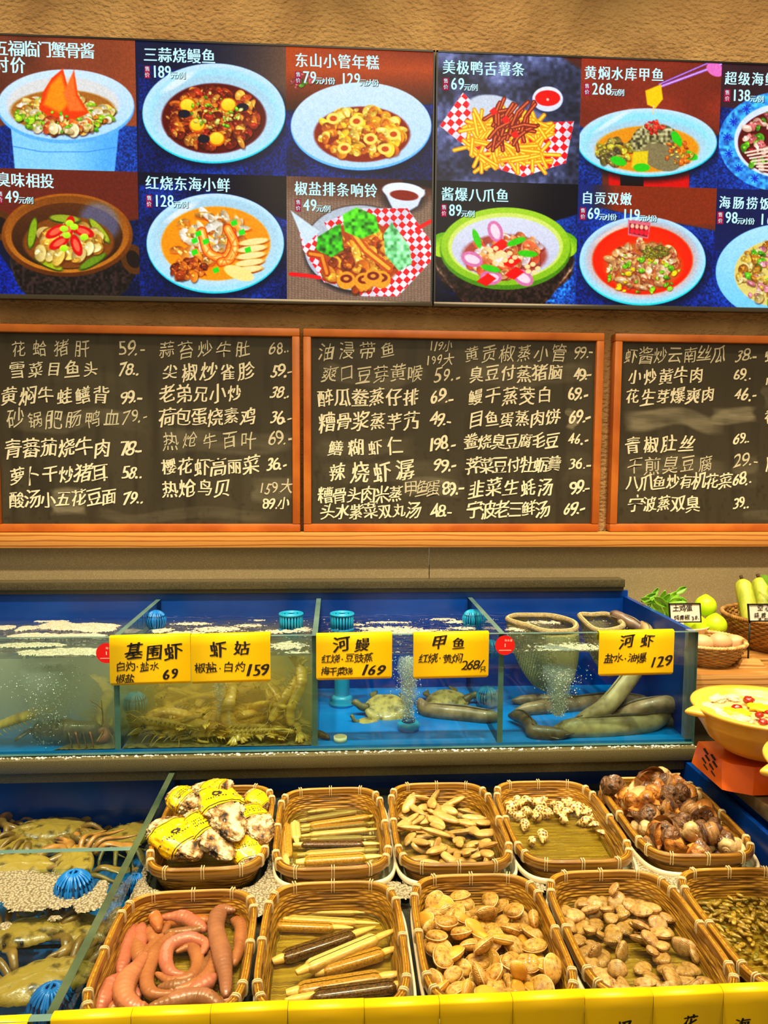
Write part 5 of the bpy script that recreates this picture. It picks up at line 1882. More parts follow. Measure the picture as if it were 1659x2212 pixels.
tm = tray_mesh()
for i, pos in ((1, 'under the razor clam basket of the rear row'), (2, 'under the flat pale clam basket'), (3, 'under the spotted snail basket'), (4, 'under the whelk basket'), (6, 'under the large razor clam basket of the front row'),
               (7, 'under the big ribbed clam basket'), (8, 'under the ringed clam basket'), (9, 'under the tiny clam basket at the right photo edge')):
    o = link(bpy.data.objects.new('plastic_tray', tm))
    x, y, zr, a, _ = BKT[i]
    o.location = (x + .004, y - .002, .7955)
    o.rotation_euler = (0, 0, a)
    o.scale = (.985, BSY[i], 1.0)
    set_tags(o, 'cream plastic tray ' + pos, 'tray', 'cream trays under the baskets')



def clear_of(f):
    def g(x, y):
        for (bx, by, *_), sy in zip(BKT, BSY):
            if abs((x - bx) / (BA + .002)) ** 4.6 + abs((y - by) / (BB * sy + .001)) ** 4.6 < 1:
                return -1.0
        return f(x, y)
    return g


foam('foam', -.334, .05, .92, 1.62, WB, clear_of(blobs([(-.31, 1.22, .06, .26), (-.22, 1.23, .14, .09), (-.10, 1.23, .10, .06), (-.02, 1.225, .06, .03), (-.115, 1.32, .02, .16), (-.335, 1.0, .02, .12)], .3, 60)), 'pale bubble foam around the oyster basket', h=.004)
foam('foam', .05, .50, 1.18, 1.30, WB, clear_of(blobs([(.10, 1.225, .03, .03), (.32, 1.225, .04, .02)], .6, 70)), 'thin bubbles between the middle baskets', h=.002)
foam('foam', .50, .772, 1.10, 1.62, WB, clear_of(blobs([(.55, 1.225, .08, .06), (.64, 1.228, .13, .05), (.73, 1.23, .06, .04), (.540, 1.3, .03, .12)], .3, 60)), 'pale bubble foam in front of the whelk basket', h=.004)

FLOOR = lambda i: BKT[i][2] - BH + .0035
m_bwater = clear('basket_water', (240, 240, 226), 1.33, .015, bump=.45, bscale=30, gain=1.35)
wlab = ['', 'rear razor clam basket', 'flat pale clam basket', 'spotted snail basket', '', 'spoon worm basket', 'large razor clam basket', 'big ribbed clam basket', 'ringed clam basket', 'tiny clam basket']
for i, zz in ((1, .017), (2, .019), (3, .016), (5, .031), (6, .028), (7, .029), (8, .024), (9, .024)):
    x, y, zr, a, _ = BKT[i]

    def f(u, v):
        s = .86 + .14 * (zz / BH) ** .8
        sy = .89 + .11 * (zz / BH) ** .8
        px, py = sellipse(2 * PI * u, (BA - .0065) * s, (BB - .0065) * sy, 4.6)
        k = max(v, .001)
        return x + px * k, y + py * k * BSY[i], zr - BH + zz + .0010 * mnoise.noise(Vector((px * k * 60, py * k * 60, i)))
    solo('basket_water', grid(f, 80, 24, True), m_bwater, 'shallow clear water in the ' + wlab[i], 'water', kind='stuff')


def inside(i, x, y, m=.0):
    """is (x, y) inside basket i's floor, m metres from its wall"""
    bx, by = BKT[i][0], BKT[i][1]
    a, b = BA * .88 - m, BB * BSY[i] * .90 - m
    return abs((x - bx) / a) ** 4.6 + abs((y - by) / b) ** 4.6 < 1


class Heap:
    """drops round-ish items: each rests on the floor or on those already below it"""

    def __init__(s, z):
        s.z, s.it = z, []

    def drop(s, x, y, r, h, sink=.62):
        z = s.z
        for (a, b, q, hh, zz) in s.it:
            d = math.hypot(x - a, y - b) / ((r + q) * .9)
            if d < 1:
                z = max(z, zz + hh * sink * (1 - d ** 2.2))
        s.it.append((x, y, r, h, z))
        return z


# ------------------------------------------------------------------ oysters
m_shell = mat('oyster_shell', (236, 222, 176), .45, (44, 28, 20), 52, detail=9, lo=.42, hi=.64, c3=(176, 132, 70), bump=1.0, btex='noise', bscale=95, dist=.012, coat=.35)
m_wrap = mat('yellow_wrap', (250, 206, 10), .28, (232, 178, 4), 14, bump=.5, bscale=34, dist=.004, coat=.3)
OY = [
    ((60, 690), (640, 1130), 470, .855, (.20, .74), 0, 'large, at the front left, with a black flower mark on its wrap'),
    ((545, 545), (1040, 1150), 400, .862, (.10, .52), 1, 'in the front middle, shell mouth pointing at the viewer'),
    ((790, 200), (1140, 900), 440, .885, (.09, .50), 0, 'on top of the heap in the middle'),
    ((250, 270), (690, 500), 400, .878, (.08, .52), 1, 'at the rear left rim of the basket'),
    ((1030, 175), (470, 215), 260, .900, (.10, .58), 2, 'rearmost and highest, its open shell end to the left'),
    ((1260, 270), (1540, 480), 280, .862, (.10, .82), 2, 'at the rear right, half hidden'),
    ((1225, 480), (1510, 930), 390, .868, (.07, .44), 1, 'at the right side of the heap'),
    ((1170, 860), (1320, 1260), 340, .845, (.08, .82), 1, 'small, at the front right, wrapped almost whole'),
]


def oyster(i, a, b, wpx, zc, wr, kind, lab):
    A = on(330 + a[0] / 6.144, 1670 + a[1] / 6.144, 2, zc + .008)
    B = on(330 + b[0] / 6.144, 1670 + b[1] / 6.144, 2, zc - .014)
    d = B - A
    Ln = np.linalg.norm(d)
    wd = wpx / 6.144 * 1.62 / FPX / 2
    hh = wd * .50
    ex = d / Ln
    ey = np.cross((0, 0, 1), ex)
    ey /= np.linalg.norm(ey)
    ez = np.cross(ex, ey)
    M3 = np.stack([ex, ey, ez], 1)
    n1, n2 = 84, 64
    r0 = random.Random(i)

    def rad(t):
        return (math.sin(PI * min(1, .08 + .92 * t) ** .72) ** .55 if t < 1 else 0) * (.8 + .25 * t) + .02

    def P(u, v, rough, grow):
        t = v
        a_ = 2 * PI * u
        R = rad(min(t, .985)) * (1 if t < .985 else max(0, (1 - t) / .015))
        y, z = math.cos(a_), math.sin(a_)
        e = 1.0
        if rough:
            q = Vector((t * 5 + i * 3, y * 1.8, z * 1.8))
            e += .20 * mnoise.noise(q) + .18 * mnoise.noise(q * 2.3)
            e += .30 * (.5 - abs(mnoise.noise(q * 3.1))) + .12 * (.5 - abs(mnoise.noise(q * 6.5 + Vector((9, 1, 4))))) + .05 * mnoise.noise(q * 14)
            fl = (t * 13 + 1.6 * mnoise.noise(q * 1.4)) % 1.0
            e *= 1 + .13 * (fl - .5) * (1.2 - abs(z))
        else:
            q = Vector((t * 5 + i * 3, y * 1.8, z * 1.8))
            e += .13 * mnoise.noise(q) + .06 * mnoise.noise(q * 2.3) + .012 * math.sin(t * 60 + 5 * mnoise.noise(q * 2))
        y = math.copysign(abs(y) ** .8, y)
        return np.array([(t - .5) * Ln, y * wd * R * e * grow, z * hh * R * e * grow + (.15 * hh if z > 0 else 0) * R])
    C = (A + B) / 2
    t = thing('oyster', 'yellow-wrapped oyster, ' + lab, 'oyster', tuple(C - np.array([0, 0, hh])), 'wrapped oysters in the rear left basket')
    V, F = grid(lambda u, v: P(u, v, True, 1.0), n2, n1, True)
    V = np.vstack([V, V[:n2].mean(0), V[-n2:].mean(0)])
    F = F + [(n1 * n2, (k + 1) % n2, k) for k in range(n2)] + [(n1 * n2 + 1, (n1 - 1) * n2 + k, (n1 - 1) * n2 + (k + 1) % n2) for k in range(n2)]
    part('shell', (C + V @ M3.T, F), m_shell, t)
    w0, w1 = wr
    V, F = grid(lambda u, v: P(u, w0 + (w1 - w0) * v, False, 1.20), n2, 14, True)
    o = part('wrap', (C + V @ M3.T, F), m_wrap, t, label='yellow paper wrap')
    G = []
    for q in (w0 + .03, w1 - .03):
        g = grid(lambda u, v: P(u, q + (v - .5) * .013, False, 1.224), 60, 2, True)
        G.append(g)
    # small printed mark and lines of print on the upper face
    mid = (w0 + w1) / 2
    base = .25 if (M3[:, 1] @ np.array([0, -1, .6])) > 0 else .25
    if kind == 0:
        for k in range(8):
            a_ = k * PI / 4
            G.append(grid(lambda u, v: P(.27 + .022 * math.cos(a_) + (u - .5) * .018, mid + .030 * math.sin(a_) + (v - .5) * .026, False, 1.225), 3, 3))
    rows = 3 if kind == 1 else 1
    for rr in range(rows):
        for k in range(11):
            if r0.random() < .15:
                continue
            uu = .16 + k * .019
            tt = mid + (rr - 1) * .055 + (.10 if kind == 0 else 0)
            hgt = r0.uniform(.012, .03)
            G.append(grid(lambda u, v: P(uu + u * .010, tt + v * hgt, False, 1.225), 2, 2))
    V, F = joined(*G)
    part('print', (C + V @ M3.T, F), m_ink, o, smooth=False, label='black print and border lines')


for i, (a, b, w, zc, wr, kd, lab) in enumerate(OY):
    oyster(i, a, b, w, zc, wr, kd, lab)

# ------------------------------------------------------------------ razor clams
m_rz = mat('razor_shell', (206, 160, 54), .3, (146, 98, 22), 9, stretch=(5, 1, 1), tex='noise', lo=.3, hi=.7, c3=(186, 136, 40), rand=.12, coat=.5)
m_rz_dark = mat('razor_shell_dark', (120, 84, 30), .25, (44, 28, 12), 7, stretch=(6, 1.5, 1.5), lo=.3, hi=.65, c3=(90, 60, 20), coat=.6)
m_rz_pale = mat('razor_shell_pale', (232, 198, 116), .32, (196, 150, 60), 9, stretch=(2, 5, 1), lo=.3, hi=.7, rand=.08, coat=.4)
m_meat = mat('clam_meat', (240, 208, 120), .35, (226, 184, 86), 26, sub=.2, coat=.4)
m_siph = mat('siphon_tip', (214, 160, 50), .4, (150, 100, 30), 60)


def razor_proto(m):
    """unit length along x, unit width along y, lying on z = 0"""
    t = thing('razor_clam', 'x', 'razor clam')
    for s in (1, -1):
        def f(u, v):
            x = (u - .5) * .80
            e = min(1, math.sin(PI * min(max(u, .012), .988)) * 4.5) ** .5
            a = PI * v
            y, z = math.cos(a), math.sin(a)
            return x, s * (.03 + .46 * e * max(0, z) ** .55), .40 + .39 * e * math.copysign(abs(y) ** .8, y)
        V, F = grid(f, 22, 11)
        if s < 0:
            F = [q[::-1] for q in F]
        o = part('valve', (V, F), m, t)
    path = [(x, 0, .38) for x in (-.40, -.2, .1, .38, .41, .45, .49)]
    part('body', tube(path, [(.12, .2), (.30, .30), (.30, .30), (.30, .30), (.30, .28), (.26, .25), (.20, .20)], 12), m_meat, t, label='pale meat')
    path = [(-.37, 0, .38), (-.42, .02, .38), (-.48, .05, .36), (-.54, .09, .31)]
    part('foot', tube(spline(path, 12), np.interp(np.linspace(0, 1, 12), [0, .3, .7, .92, 1], [.30, .30, .24, .16, .06]), 12), m_meat, t, label='pale soft foot')
    return t


rz_p = {0: razor_proto(m_rz), 1: razor_proto(m_rz_dark), 2: razor_proto(m_rz_pale)}
rz_used = {0: False, 1: False, 2: False}


def razor(kind, bi, p1, p2, zoff, wpx, label, group, turn=0.0, lay=0):
    z = FLOOR(bi) + .012 + lay * .010
    A, B = on(*p1, 2, z), on(*p2, 2, z)
    d = B - A
    L = np.linalg.norm(d)
    w = wpx * (1.62 if bi < 5 else 1.36) / FPX * 1.08
    C = (A + B) / 2
    o = rz_p[kind] if not rz_used[kind] else dup(rz_p[kind])
    rz_used[kind] = True
    o.scale = (L / .98, w, w * .82)
    o.location = (C[0], C[1], FLOOR(bi) + .001 + lay * .011)
    o.rotation_euler = (turn, 0, math.atan2(d[1], d[0]))
    o['label'] = label
    o['group'] = group


k2 = lambda X, Y: (320 + X / 3.072, 1660 + Y / 3.072)
R2 = [(1420, 190, 930, 255, 56, 0, 'rearmost, olive brown shell'), (1490, 215, 1060, 268, 34, 2, 'slim, second from the rear'), (1430, 255, 1005, 322, 36, 2, 'slim pale, third from the rear'),
      (1520, 295, 1015, 368, 44, 0, 'fourth from the rear'), (1510, 342, 1015, 392, 44, 0, 'fifth from the rear'), (1515, 385, 1015, 428, 42, 2, 'sixth from the rear, pale'), (1465, 433, 1080, 447, 34, 2, 'short, just behind the dark one'),
      (1485, 487, 962, 490, 54, 1, 'dark grey shell, near the front'), (1495, 525, 990, 556, 50, 2, 'pale, second from the front'), (1495, 580, 980, 612, 72, 0, 'frontmost and thickest, banded shell'),
      (915, 620, 898, 345, 80, 0, 'lying lengthwise at the left wall'), (985, 470, 972, 338, 58, 2, 'short, lengthwise beside the left one')]
for q, (a, b, c, d, w, kd, lab) in enumerate(R2):
    razor(kd, 1, k2(a, b), k2(c, d), 0, w / 3.072, 'razor clam in the rear basket, ' + lab, 'razor clams in the rear basket', lay=(q % 2) * .35)
k6 = lambda X, Y: (150 + X / 2.212, 1880 + Y / 2.212)
R6 = [(1400, 182, 1040, 178, 30, 2, 0, 'rearmost, thin and pale'), (1415, 235, 1000, 213, 36, 2, .3, 'second from the rear, pale'), (1300, 262, 945, 250, 50, 0, 0, 'third from the rear, foot raised at the left'),
      (1400, 285, 970, 425, 62, 1, 0, 'slanting with a glossy dark brown shell'), (1510, 300, 1085, 480, 58, 2, .9, 'slanting, cream coloured, beside the dark one'), (1535, 375, 1170, 482, 60, 0, .2, 'slanting, ringed olive shell under the cream one'),
      (1540, 497, 1035, 578, 66, 0, .2, 'wide, third from the front'), (1110, 600, 1610, 535, 60, 1, .3, 'second from the front, foot bent at the right'), (1460, 632, 930, 662, 42, 2, 0, 'frontmost, thin and pale')]
for q, (a, b, c, d, w, kd, ly, lab) in enumerate(R6):
    razor(kd, 6, k6(a, b), k6(c, d), 0, w / 2.212, 'large razor clam in the front basket, ' + lab, 'large razor clams in the front basket', lay=ly)

# ------------------------------------------------------------------ spoon worms
m_worm = [mat('worm_skin_%d' % k, c, .38, c2, 22, detail=4, lo=.3, hi=.7, bump=.5, bscale=130, dist=.0014, sub=.05, coat=.2) for k, (c, c2) in enumerate((((190, 122, 80), (160, 94, 58)), ((206, 126, 104), (180, 96, 80)), ((192, 112, 56), (164, 88, 42)), ((158, 104, 68), (128, 80, 50))))]
W5 = [
    (1, 34, 0, [(375, 195), (310, 235), (275, 330), (258, 430), (240, 500)], 'long, down the left wall'),
    (2, 30, 0, [(425, 190), (520, 172), (620, 188), (690, 235)], 'orange, along the rear wall'),
    (1, 33, .4, [(440, 215), (540, 225), (610, 262), (655, 290)], 'pink, second from the rear wall'),
    (2, 28, .9, [(402, 180), (412, 230), (428, 290)], 'short orange, at the rear, across the pink one'),
    (1, 28, .3, [(350, 250), (338, 320), (352, 400)], 'short pink, inside the left one'),
    (0, 28, .2, [(385, 268), (398, 320), (440, 380)], 'short stub beside the rear left curl'),
    (3, 24, .6, [(450, 300), (560, 296), (665, 268)], 'thin, lying across the middle rear'),
    (0, 30, .5, [(530, 285), (440, 350), (392, 430), (368, 520), (400, 590), (515, 588)], 'long curve left of the centre coil'),
    (1, 30, .6, [(632, 405), (648, 350), (570, 328), (480, 360), (460, 430), (490, 490), (560, 500)], 'pink, upper half of the centre coil'),
    (0, 27, .4, [(508, 390), (580, 368), (612, 430), (585, 505), (490, 530), (412, 492)], 'inner ring of the centre coil'),
    (3, 38, .8, [(800, 168), (725, 195), (700, 270), (728, 400), (745, 500), (748, 605)], 'long brown, right of the coil'),
    (0, 32, .1, [(780, 190), (820, 265), (818, 350), (782, 455)], 'along the right wall'),
    (0, 30, .1, [(665, 360), (692, 440), (650, 520), (560, 562), (462, 580)], 'curving round the right of the coil'),
    (0, 42, .5, [(372, 392), (330, 460), (272, 530), (262, 600), (310, 655), (378, 652)], 'thick, curled at the lower left'),
    (1, 30, .3, [(705, 500), (640, 548), (555, 585)], 'pink, lower right of the coil'),
    (3, 36, .4, [(375, 655), (480, 632), (600, 604), (680, 622), (765, 682)], 'long, across the front'),
    (1, 38, .2, [(262, 490), (195, 560), (152, 640), (128, 700)], 'pink, at the front left wall'),
    (0, 22, .6, [(690, 622), (755, 625), (806, 590)], 'thin tip at the front right wall'),
    (1, 26, .0, [(395, 695), (520, 668), (665, 680)], 'flat, frontmost by the yellow cards'),
    (0, 30, .0, [(180, 700), (222, 660), (262, 690)], 'stub at the front left corner'),
    (1, 20, .2, [(322, 535), (306, 568), (338, 606)], 'little one inside the lower left curl'),
    (0, 34, -.2, [(300, 250), (350, 420), (480, 250)], 'half hidden under the rear ones'),
    (3, 34, -.2, [(420, 560), (560, 540), (690, 400)], 'half hidden under the centre coil'),
]
for q, (mk, r, lift, pts, lab) in enumerate(W5):
    rr = r / 2.212 * 1.32 / FPX
    z = FLOOR(5) + rr * .9 + max(0, lift) * .016
    P = np.array([on(*k6(*p), 2, z) for p in pts])
    P[:, 1] = np.clip(P[:, 1], .935, 1.160)
    P[:, 0] = np.clip(P[:, 0], -.310, -.132)
    Lw = np.linalg.norm(np.diff(P, axis=0), axis=1).sum()
    nw = int(max(40, Lw / .0016))
    S = spline(P, nw)
    t = np.linspace(0, 1, nw)
    rad = rr * (np.interp(t, [0, .04, .12, .3, .6, .85, .96, 1], [.18, .42, .66, 1.0, 1.0, .72, .5, .22]) + .05 * np.sin(t * 17 + q) + .022 * np.sin(t * Lw * 2 * PI / .0075))
    solo('spoon_worm', tube(S, np.stack([rad, rad * .86], 1), 16), m_worm[mk], 'spoon worm in the front left basket, ' + lab, 'spoon worm', 'spoon worms in the front left basket')

# ------------------------------------------------------------------ bivalves


def valve(a, b, h, n1=9, n2=26, beak=.35, s=1):
    def f(u, v):
        A = 2 * PI * u
        k = max(1e-3, 1 - v)
        x, y = a * math.cos(A), b * math.sin(A) * (1 - .18 * math.sin(A))
        kk = math.sin(k * PI / 2)
        z = h * math.cos(k * PI / 2) ** .9 if k < 1 else 0
        return x * kk, y * kk + beak * b * (1 - kk), s * z
    V, F = grid(f, n2, n1, True)
    if s < 0:
        F = [q[::-1] for q in F]
    return V, F


m_clam = mat('ribbed_clam', (216, 168, 78), .42, (136, 92, 34), 210, detail=2, lo=.34, hi=.72, c3=(196, 146, 60), rand=.16, bump=.45, btex='rings', bscale=300, dist=.0016, wob=2.2, boff=(0, -.0115, -.012), coat=.35)
m_clam_y = mat('golden_clam', (230, 176, 56), .4, (196, 138, 40), 24, rand=.12, bump=.45, btex='rings', bscale=300, dist=.0016, wob=2.2, boff=(0, -.0115, -.012), coat=.4)


m_lip = mat('pale_shell_mouth', (236, 206, 146), .35, (206, 160, 100), 40, coat=.3)

def clam_proto(m, a, b, h):
    t = thing('clam', 'x', 'clam')
    part('valve', moved(valve(a, b, h), (0, 0, h * 1.0 - .0002)), m, t)
    part('valve', moved(valve(a, b, h, s=-1), (0, 0, h * 1.0 + .0002)), m, t)
    part('seam', moved(tube([(a * .985 * math.cos(q), b * .985 * math.sin(q) * (1 - .18 * math.sin(q)), 0) for q in np.linspace(0, 2 * PI, 29)[:-1]], .0009, 6, closed=True), (0, 0, h)), m_lip, t, label='pale seam between the valves')
    return t


def fill(i, n, r, box_=(-1, 1, -1, 1), gap=1.0, seed=1, dens=None, tries=6000):
    rr = random.Random(seed)
    bx, by = BKT[i][0], BKT[i][1]
    out = []
    for _ in range(tries):
        if len(out) >= n:
            break
        x = bx + rr.uniform(box_[0], box_[1]) * BA
        y = by + rr.uniform(box_[2], box_[3]) * BB * BSY[i]
        if not inside(i, x, y, r * .62):
            continue
        if dens and rr.random() > dens((x - bx) / BA, (y - by) / BB):
            continue
        if any((x - a) ** 2 + (y - b) ** 2 < (gap * r) ** 2 for a, b in out):
            continue
        out.append((x, y))
    return out


def scatter(protos, pts, i, r, h, labels, group, seed, tilt=.5, stand=.0, szr=.15, sink=.62):
    rr = random.Random(seed)
    hp = Heap(FLOOR(i))
    used = [False] * len(protos)
    for q, (x, y) in enumerate(pts):
        k = rr.randrange(len(protos))
        s = rr.uniform(1 - szr, 1 + szr)
        z = hp.drop(x, y, r * s, h * s, sink)
        o = protos[k] if not used[k] else dup(protos[k])
        used[k] = True
        rx, ry = rr.gauss(0, tilt), rr.gauss(0, tilt)
        if rr.random() < stand:
            rx = rr.uniform(.9, 1.5) * rr.choice((-1, 1))
            z += r * .35
        o.location = (x, y, z + abs(math.sin(rx)) * r * .25)
        o.rotation_euler = (rx, ry, rr.uniform(0, 2 * PI))
        o.scale = (s, s, s)
        o['label'] = labels[k]
        o['group'] = group if isinstance(group, str) else group[k]
    for k, u in enumerate(used):
        if not u:
            for c in list(protos[k].children):
                bpy.data.objects.remove(c)
            bpy.data.objects.remove(protos[k])


pc = [clam_proto(m_clam, .0190, .0130, .0082), clam_proto(m_clam, .0170, .0135, .0086), clam_proto(m_clam_y, .0185, .0128, .0080)]
pts = fill(7, 64, .0175, gap=1.15, seed=3) + fill(7, 30, .0175, gap=1.5, seed=8, dens=lambda u, v: 1 if v < .45 else .6)
scatter(pc, pts, 7, .0172, .0155, ['tan ribbed clam among the big clams in the middle front basket', 'plump tan ribbed clam among the big clams in the middle front basket', 'golden ribbed clam among the big clams in the middle front basket'],
        ['tan ribbed clams in the front basket', 'plump ribbed clams in the front basket', 'golden clams in the front basket'], 4, .38, .22)

m_pale = mat('pale_flat_clam', (208, 170, 92), .42, (158, 116, 50), 46, detail=4, lo=.34, hi=.68, rand=.10, bump=.6, bscale=80, dist=.002, coat=.3)


def flat_proto(m, a, b, h, name, cat):
    V, F = joined(moved(valve(a, b, h, 6, 22, .1), (0, 0, h)), moved(valve(a, b, h, 6, 22, .1, -1), (0, 0, h - .0006)), moved(sphere(b * .42, 10, 8, (a * .93, 0, h), (1.1, .8, .6))))
    return solo(name, (V, F), m, 'x', cat, base=(0, 0, 0))


pts = fill(2, 52, .019, gap=.95, seed=5) + fill(2, 26, .019, gap=1.2, seed=6)
scatter([flat_proto(m_pale, .0265, .0088, .0048, 'flat_clam', 'clam'), flat_proto(m_pale, .0225, .0105, .0052, 'flat_clam', 'clam')], pts, 2, .019, .010,
        ['long pale flat clam in the middle rear basket', 'broad pale flat clam in the middle rear basket'], ['long flat clams in the middle rear basket', 'broad flat clams in the middle rear basket'], 6, .22, .04)

m_ring = mat('ringed_clam', (206, 162, 90), .42, (136, 98, 48), 160, detail=3, lo=.34, hi=.7, rand=.14, bump=.4, btex='rings', bscale=240, dist=.0012, wob=1.6, boff=(0, -.008, -.006), coat=.4)
dens8 = lambda u, v: 1.0 if v > .1 else (.8 if (u < -.45 or u > .25) else (.25 if v > -.5 else .55))
pts = fill(8, 62, .0165, gap=.98, seed=15, dens=dens8) + fill(8, 20, .0165, gap=1.3, seed=16, dens=lambda u, v: 1 if v > .25 else .2)


def ring_proto(a, b, h):
    V, F = joined(moved(valve(a, b, h, 7, 22, .4), (0, 0, h)), moved(valve(a, b, h, 7, 22, .4, -1), (0, 0, h - .0006)))
    return solo('ringed_clam', (V, F), m_ring, 'x', 'clam', base=(0, 0, 0))


scatter([ring_proto(.0185, .0125, .0058), ring_proto(.0150, .0130, .0056)], pts, 8, .0165, .011, ['oval flat ringed clam in the fourth front basket', 'rounder flat ringed clam in the fourth front basket'],
        ['oval ringed clams in the front basket', 'rounder ringed clams in the front basket'], 9, .25, .06)

m_tiny = mat('tiny_clam_shell', (206, 172, 70), .32, (92, 70, 24), 130, detail=3, lo=.36, hi=.64, rand=.3, coat=.5)


def tiny_proto(L, r):
    path = [(x * L, 0, r) for x in (-.5, -.42, -.2, .1, .36, .47, .5)]
    return solo('tiny_clam', tube(path, [(r * .3, r * .2), (r * .8, r * .6), (r * 1.1, r * .95), (r, r * .85), (r * .65, r * .5), (r * .35, r * .25), (r * .1, r * .1)], 10), m_tiny, 'x', 'clam', base=(0, 0, 0))


pts = fill(9, 150, .0075, box_=(-1, .9, -1, 1), gap=.95, seed=25, dens=lambda u, v: 1.0 if v > .25 else (.5 if u < -.2 else .3)) + fill(9, 90, .0075, box_=(-1, .9, .1, .95), gap=1.0, seed=26)
scatter([tiny_proto(.0175, .0029), tiny_proto(.0155, .0034)], pts, 9, .0078, .0058, ['slim tiny olive clam in the last front basket', 'plump tiny olive clam in the last front basket'], ['slim tiny clams in the last front basket', 'plump tiny clams in the last front basket'], 10, .2, .0, .2)

# ------------------------------------------------------------------ spiral shells


def spiral(turns, r_end, grow, lift, knob=0.0, nk=9, canal=0.0, n=16, per=18, ribs=0.0):
    """coiled shell, axis along +x towards the spire; returns body and the rim of its mouth"""
    N_ = int(turns * per)
    V, rims = [], []
    for i in range(N_ + 1):
        th = 2 * PI * i / per
        s = grow ** ((i - N_) / per)
        R = r_end * s
        c = np.array([0, R * .62 * math.cos(th), R * .62 * math.sin(th)])
        ax = -lift * R
        er = np.array([0, math.cos(th), math.sin(th)])
        k = 1 + knob * max(0, math.cos(nk * th)) ** 2
        row = []
        for a in range(n):
            t = 2 * PI * a / n
            q = c + er * (R * .62 * math.cos(t) * (k if math.cos(t) > .3 else 1)) + np.array([ax + R * .85 * math.sin(t), 0, 0])
            if math.sin(t) < -.3 and canal:
                q[0] -= canal * R * (-math.sin(t) - .3)
                q[1:] *= 1 - .45 * (-math.sin(t) - .3)
            if ribs:
                q[1:] *= 1 + ribs * math.sin(t * 9)
            row.append(q)
        V += row
        rims = row
    F = []
    for i in range(N_):
        for a in range(n):
            b = (a + 1) % n
            F.append((i * n + a, i * n + b, (i + 1) * n + b, (i + 1) * n + a))
    V = np.array(V)
    rims = np.array(rims)
    sh = V[:, 0].min()
    mid = (V.max(0) + V.min(0)) / 2
    return (V - mid, F), rims - mid


def snail_proto(name, cat, m, m_in, sx=1.0, **kw):
    (V, F), rim = spiral(**kw)
    V = V * np.array([sx, 1, 1])
    rim = rim * np.array([sx, 1, 1])
    zmin = V[:, 2].min()
    V = V - np.array([0, 0, zmin])
    rim = rim - np.array([0, 0, zmin])
    t = thing(name, 'x', cat)
    part('shell', (V, F), m, t)
    n = len(rim)
    c = rim.mean(0)
    back, deep = V[-4 * n:-3 * n], V[-6 * n:-5 * n].mean(0)
    G = np.vstack([rim, back.mean(0) + (back - back.mean(0)) * .86, deep[None]])
    F2 = [(a, (a + 1) % n, n + (a + 1) % n, n + a) for a in range(n)] + [(n + a, n + (a + 1) % n, 2 * n) for a in range(n)]
    part('mouth', (G, F2), m_in, t, label='pale shell mouth')
    return t


m_bab = mat('spotted_shell', (126, 76, 26), .35, (230, 202, 130), 170, tex='voronoi', lo=.36, hi=.50, rand=.06, coat=.5)
bab = [snail_proto('spotted_snail', 'snail', m_bab, m_lip, sx=1.3, turns=4.6, r_end=.0112, grow=1.55, lift=2.2, canal=.3, n=14, per=16), snail_proto('spotted_snail', 'snail', m_bab, m_lip, sx=1.3, turns=4.4, r_end=.0098, grow=1.58, lift=2.2, canal=.3, n=14, per=16)]


def d3(u, v):
    return 1.0 if v > .28 else (.35 if v > .02 and (u < -.3 or u > .35) else (.06 if v < 0 else .0))


k4 = lambda X, Y: (820 + X / 2.9625, 1660 + Y / 2.9625)
pts = []
for X, Y in ((800, 205), (830, 240), (870, 215), (915, 180), (880, 250), (920, 235), (850, 265), (985, 200), (1000, 235), (1045, 215), (1100, 190), (1110, 240), (1150, 265), (1180, 190), (1200, 215), (1240, 195), (1230, 250), (1270, 225),
             (1300, 235), (1310, 285), (1280, 280), (880, 310), (930, 290), (1025, 280), (1010, 320), (1090, 300), (1175, 330), (1180, 300), (925, 365), (1320, 350), (1360, 325), (1395, 375), (1430, 430), (985, 470), (1065, 440), (960, 195), (1220, 270), (1345, 300), (1075, 205), (1160, 205)):
    p = on(*k4(X, Y), 2, FLOOR(3) + .008)
    pts.append((p[0], p[1]))
scatter(bab, pts, 3, .013, .013, ['larger brown-spotted snail in the nearly empty rear basket', 'smaller brown-spotted snail in the nearly empty rear basket'], ['larger spotted snails in the rear basket', 'smaller spotted snails in the rear basket'], 12, .3, 0, .1, sink=.4)

m_wh = [mat('dark_whelk', (84, 54, 30), .35, (34, 18, 12), 60, detail=8, lo=.38, hi=.64, c3=(130, 92, 56), bump=1.0, bscale=110, dist=.006, coat=.4, rand=.15),
        mat('amber_whelk', (206, 140, 56), .35, (84, 46, 18), 55, detail=7, lo=.38, hi=.66, c3=(160, 98, 36), bump=1.0, bscale=100, dist=.004, coat=.4, rand=.12),
        mat('cream_whelk', (226, 196, 132), .4, (140, 98, 50), 45, detail=7, lo=.38, hi=.70, bump=.8, bscale=100, dist=.004, coat=.3, rand=.08),
        mat('striped_whelk', (190, 140, 78), .35, (78, 44, 22), 14, stretch=(9, 1, 1), tex='noise', detail=6, lo=.40, hi=.60, bump=1.0, bscale=100, dist=.004, coat=.4, rand=.12)]
m_in = mat('orange_shell_mouth', (226, 160, 76), .35, (190, 110, 50), 40, coat=.3)
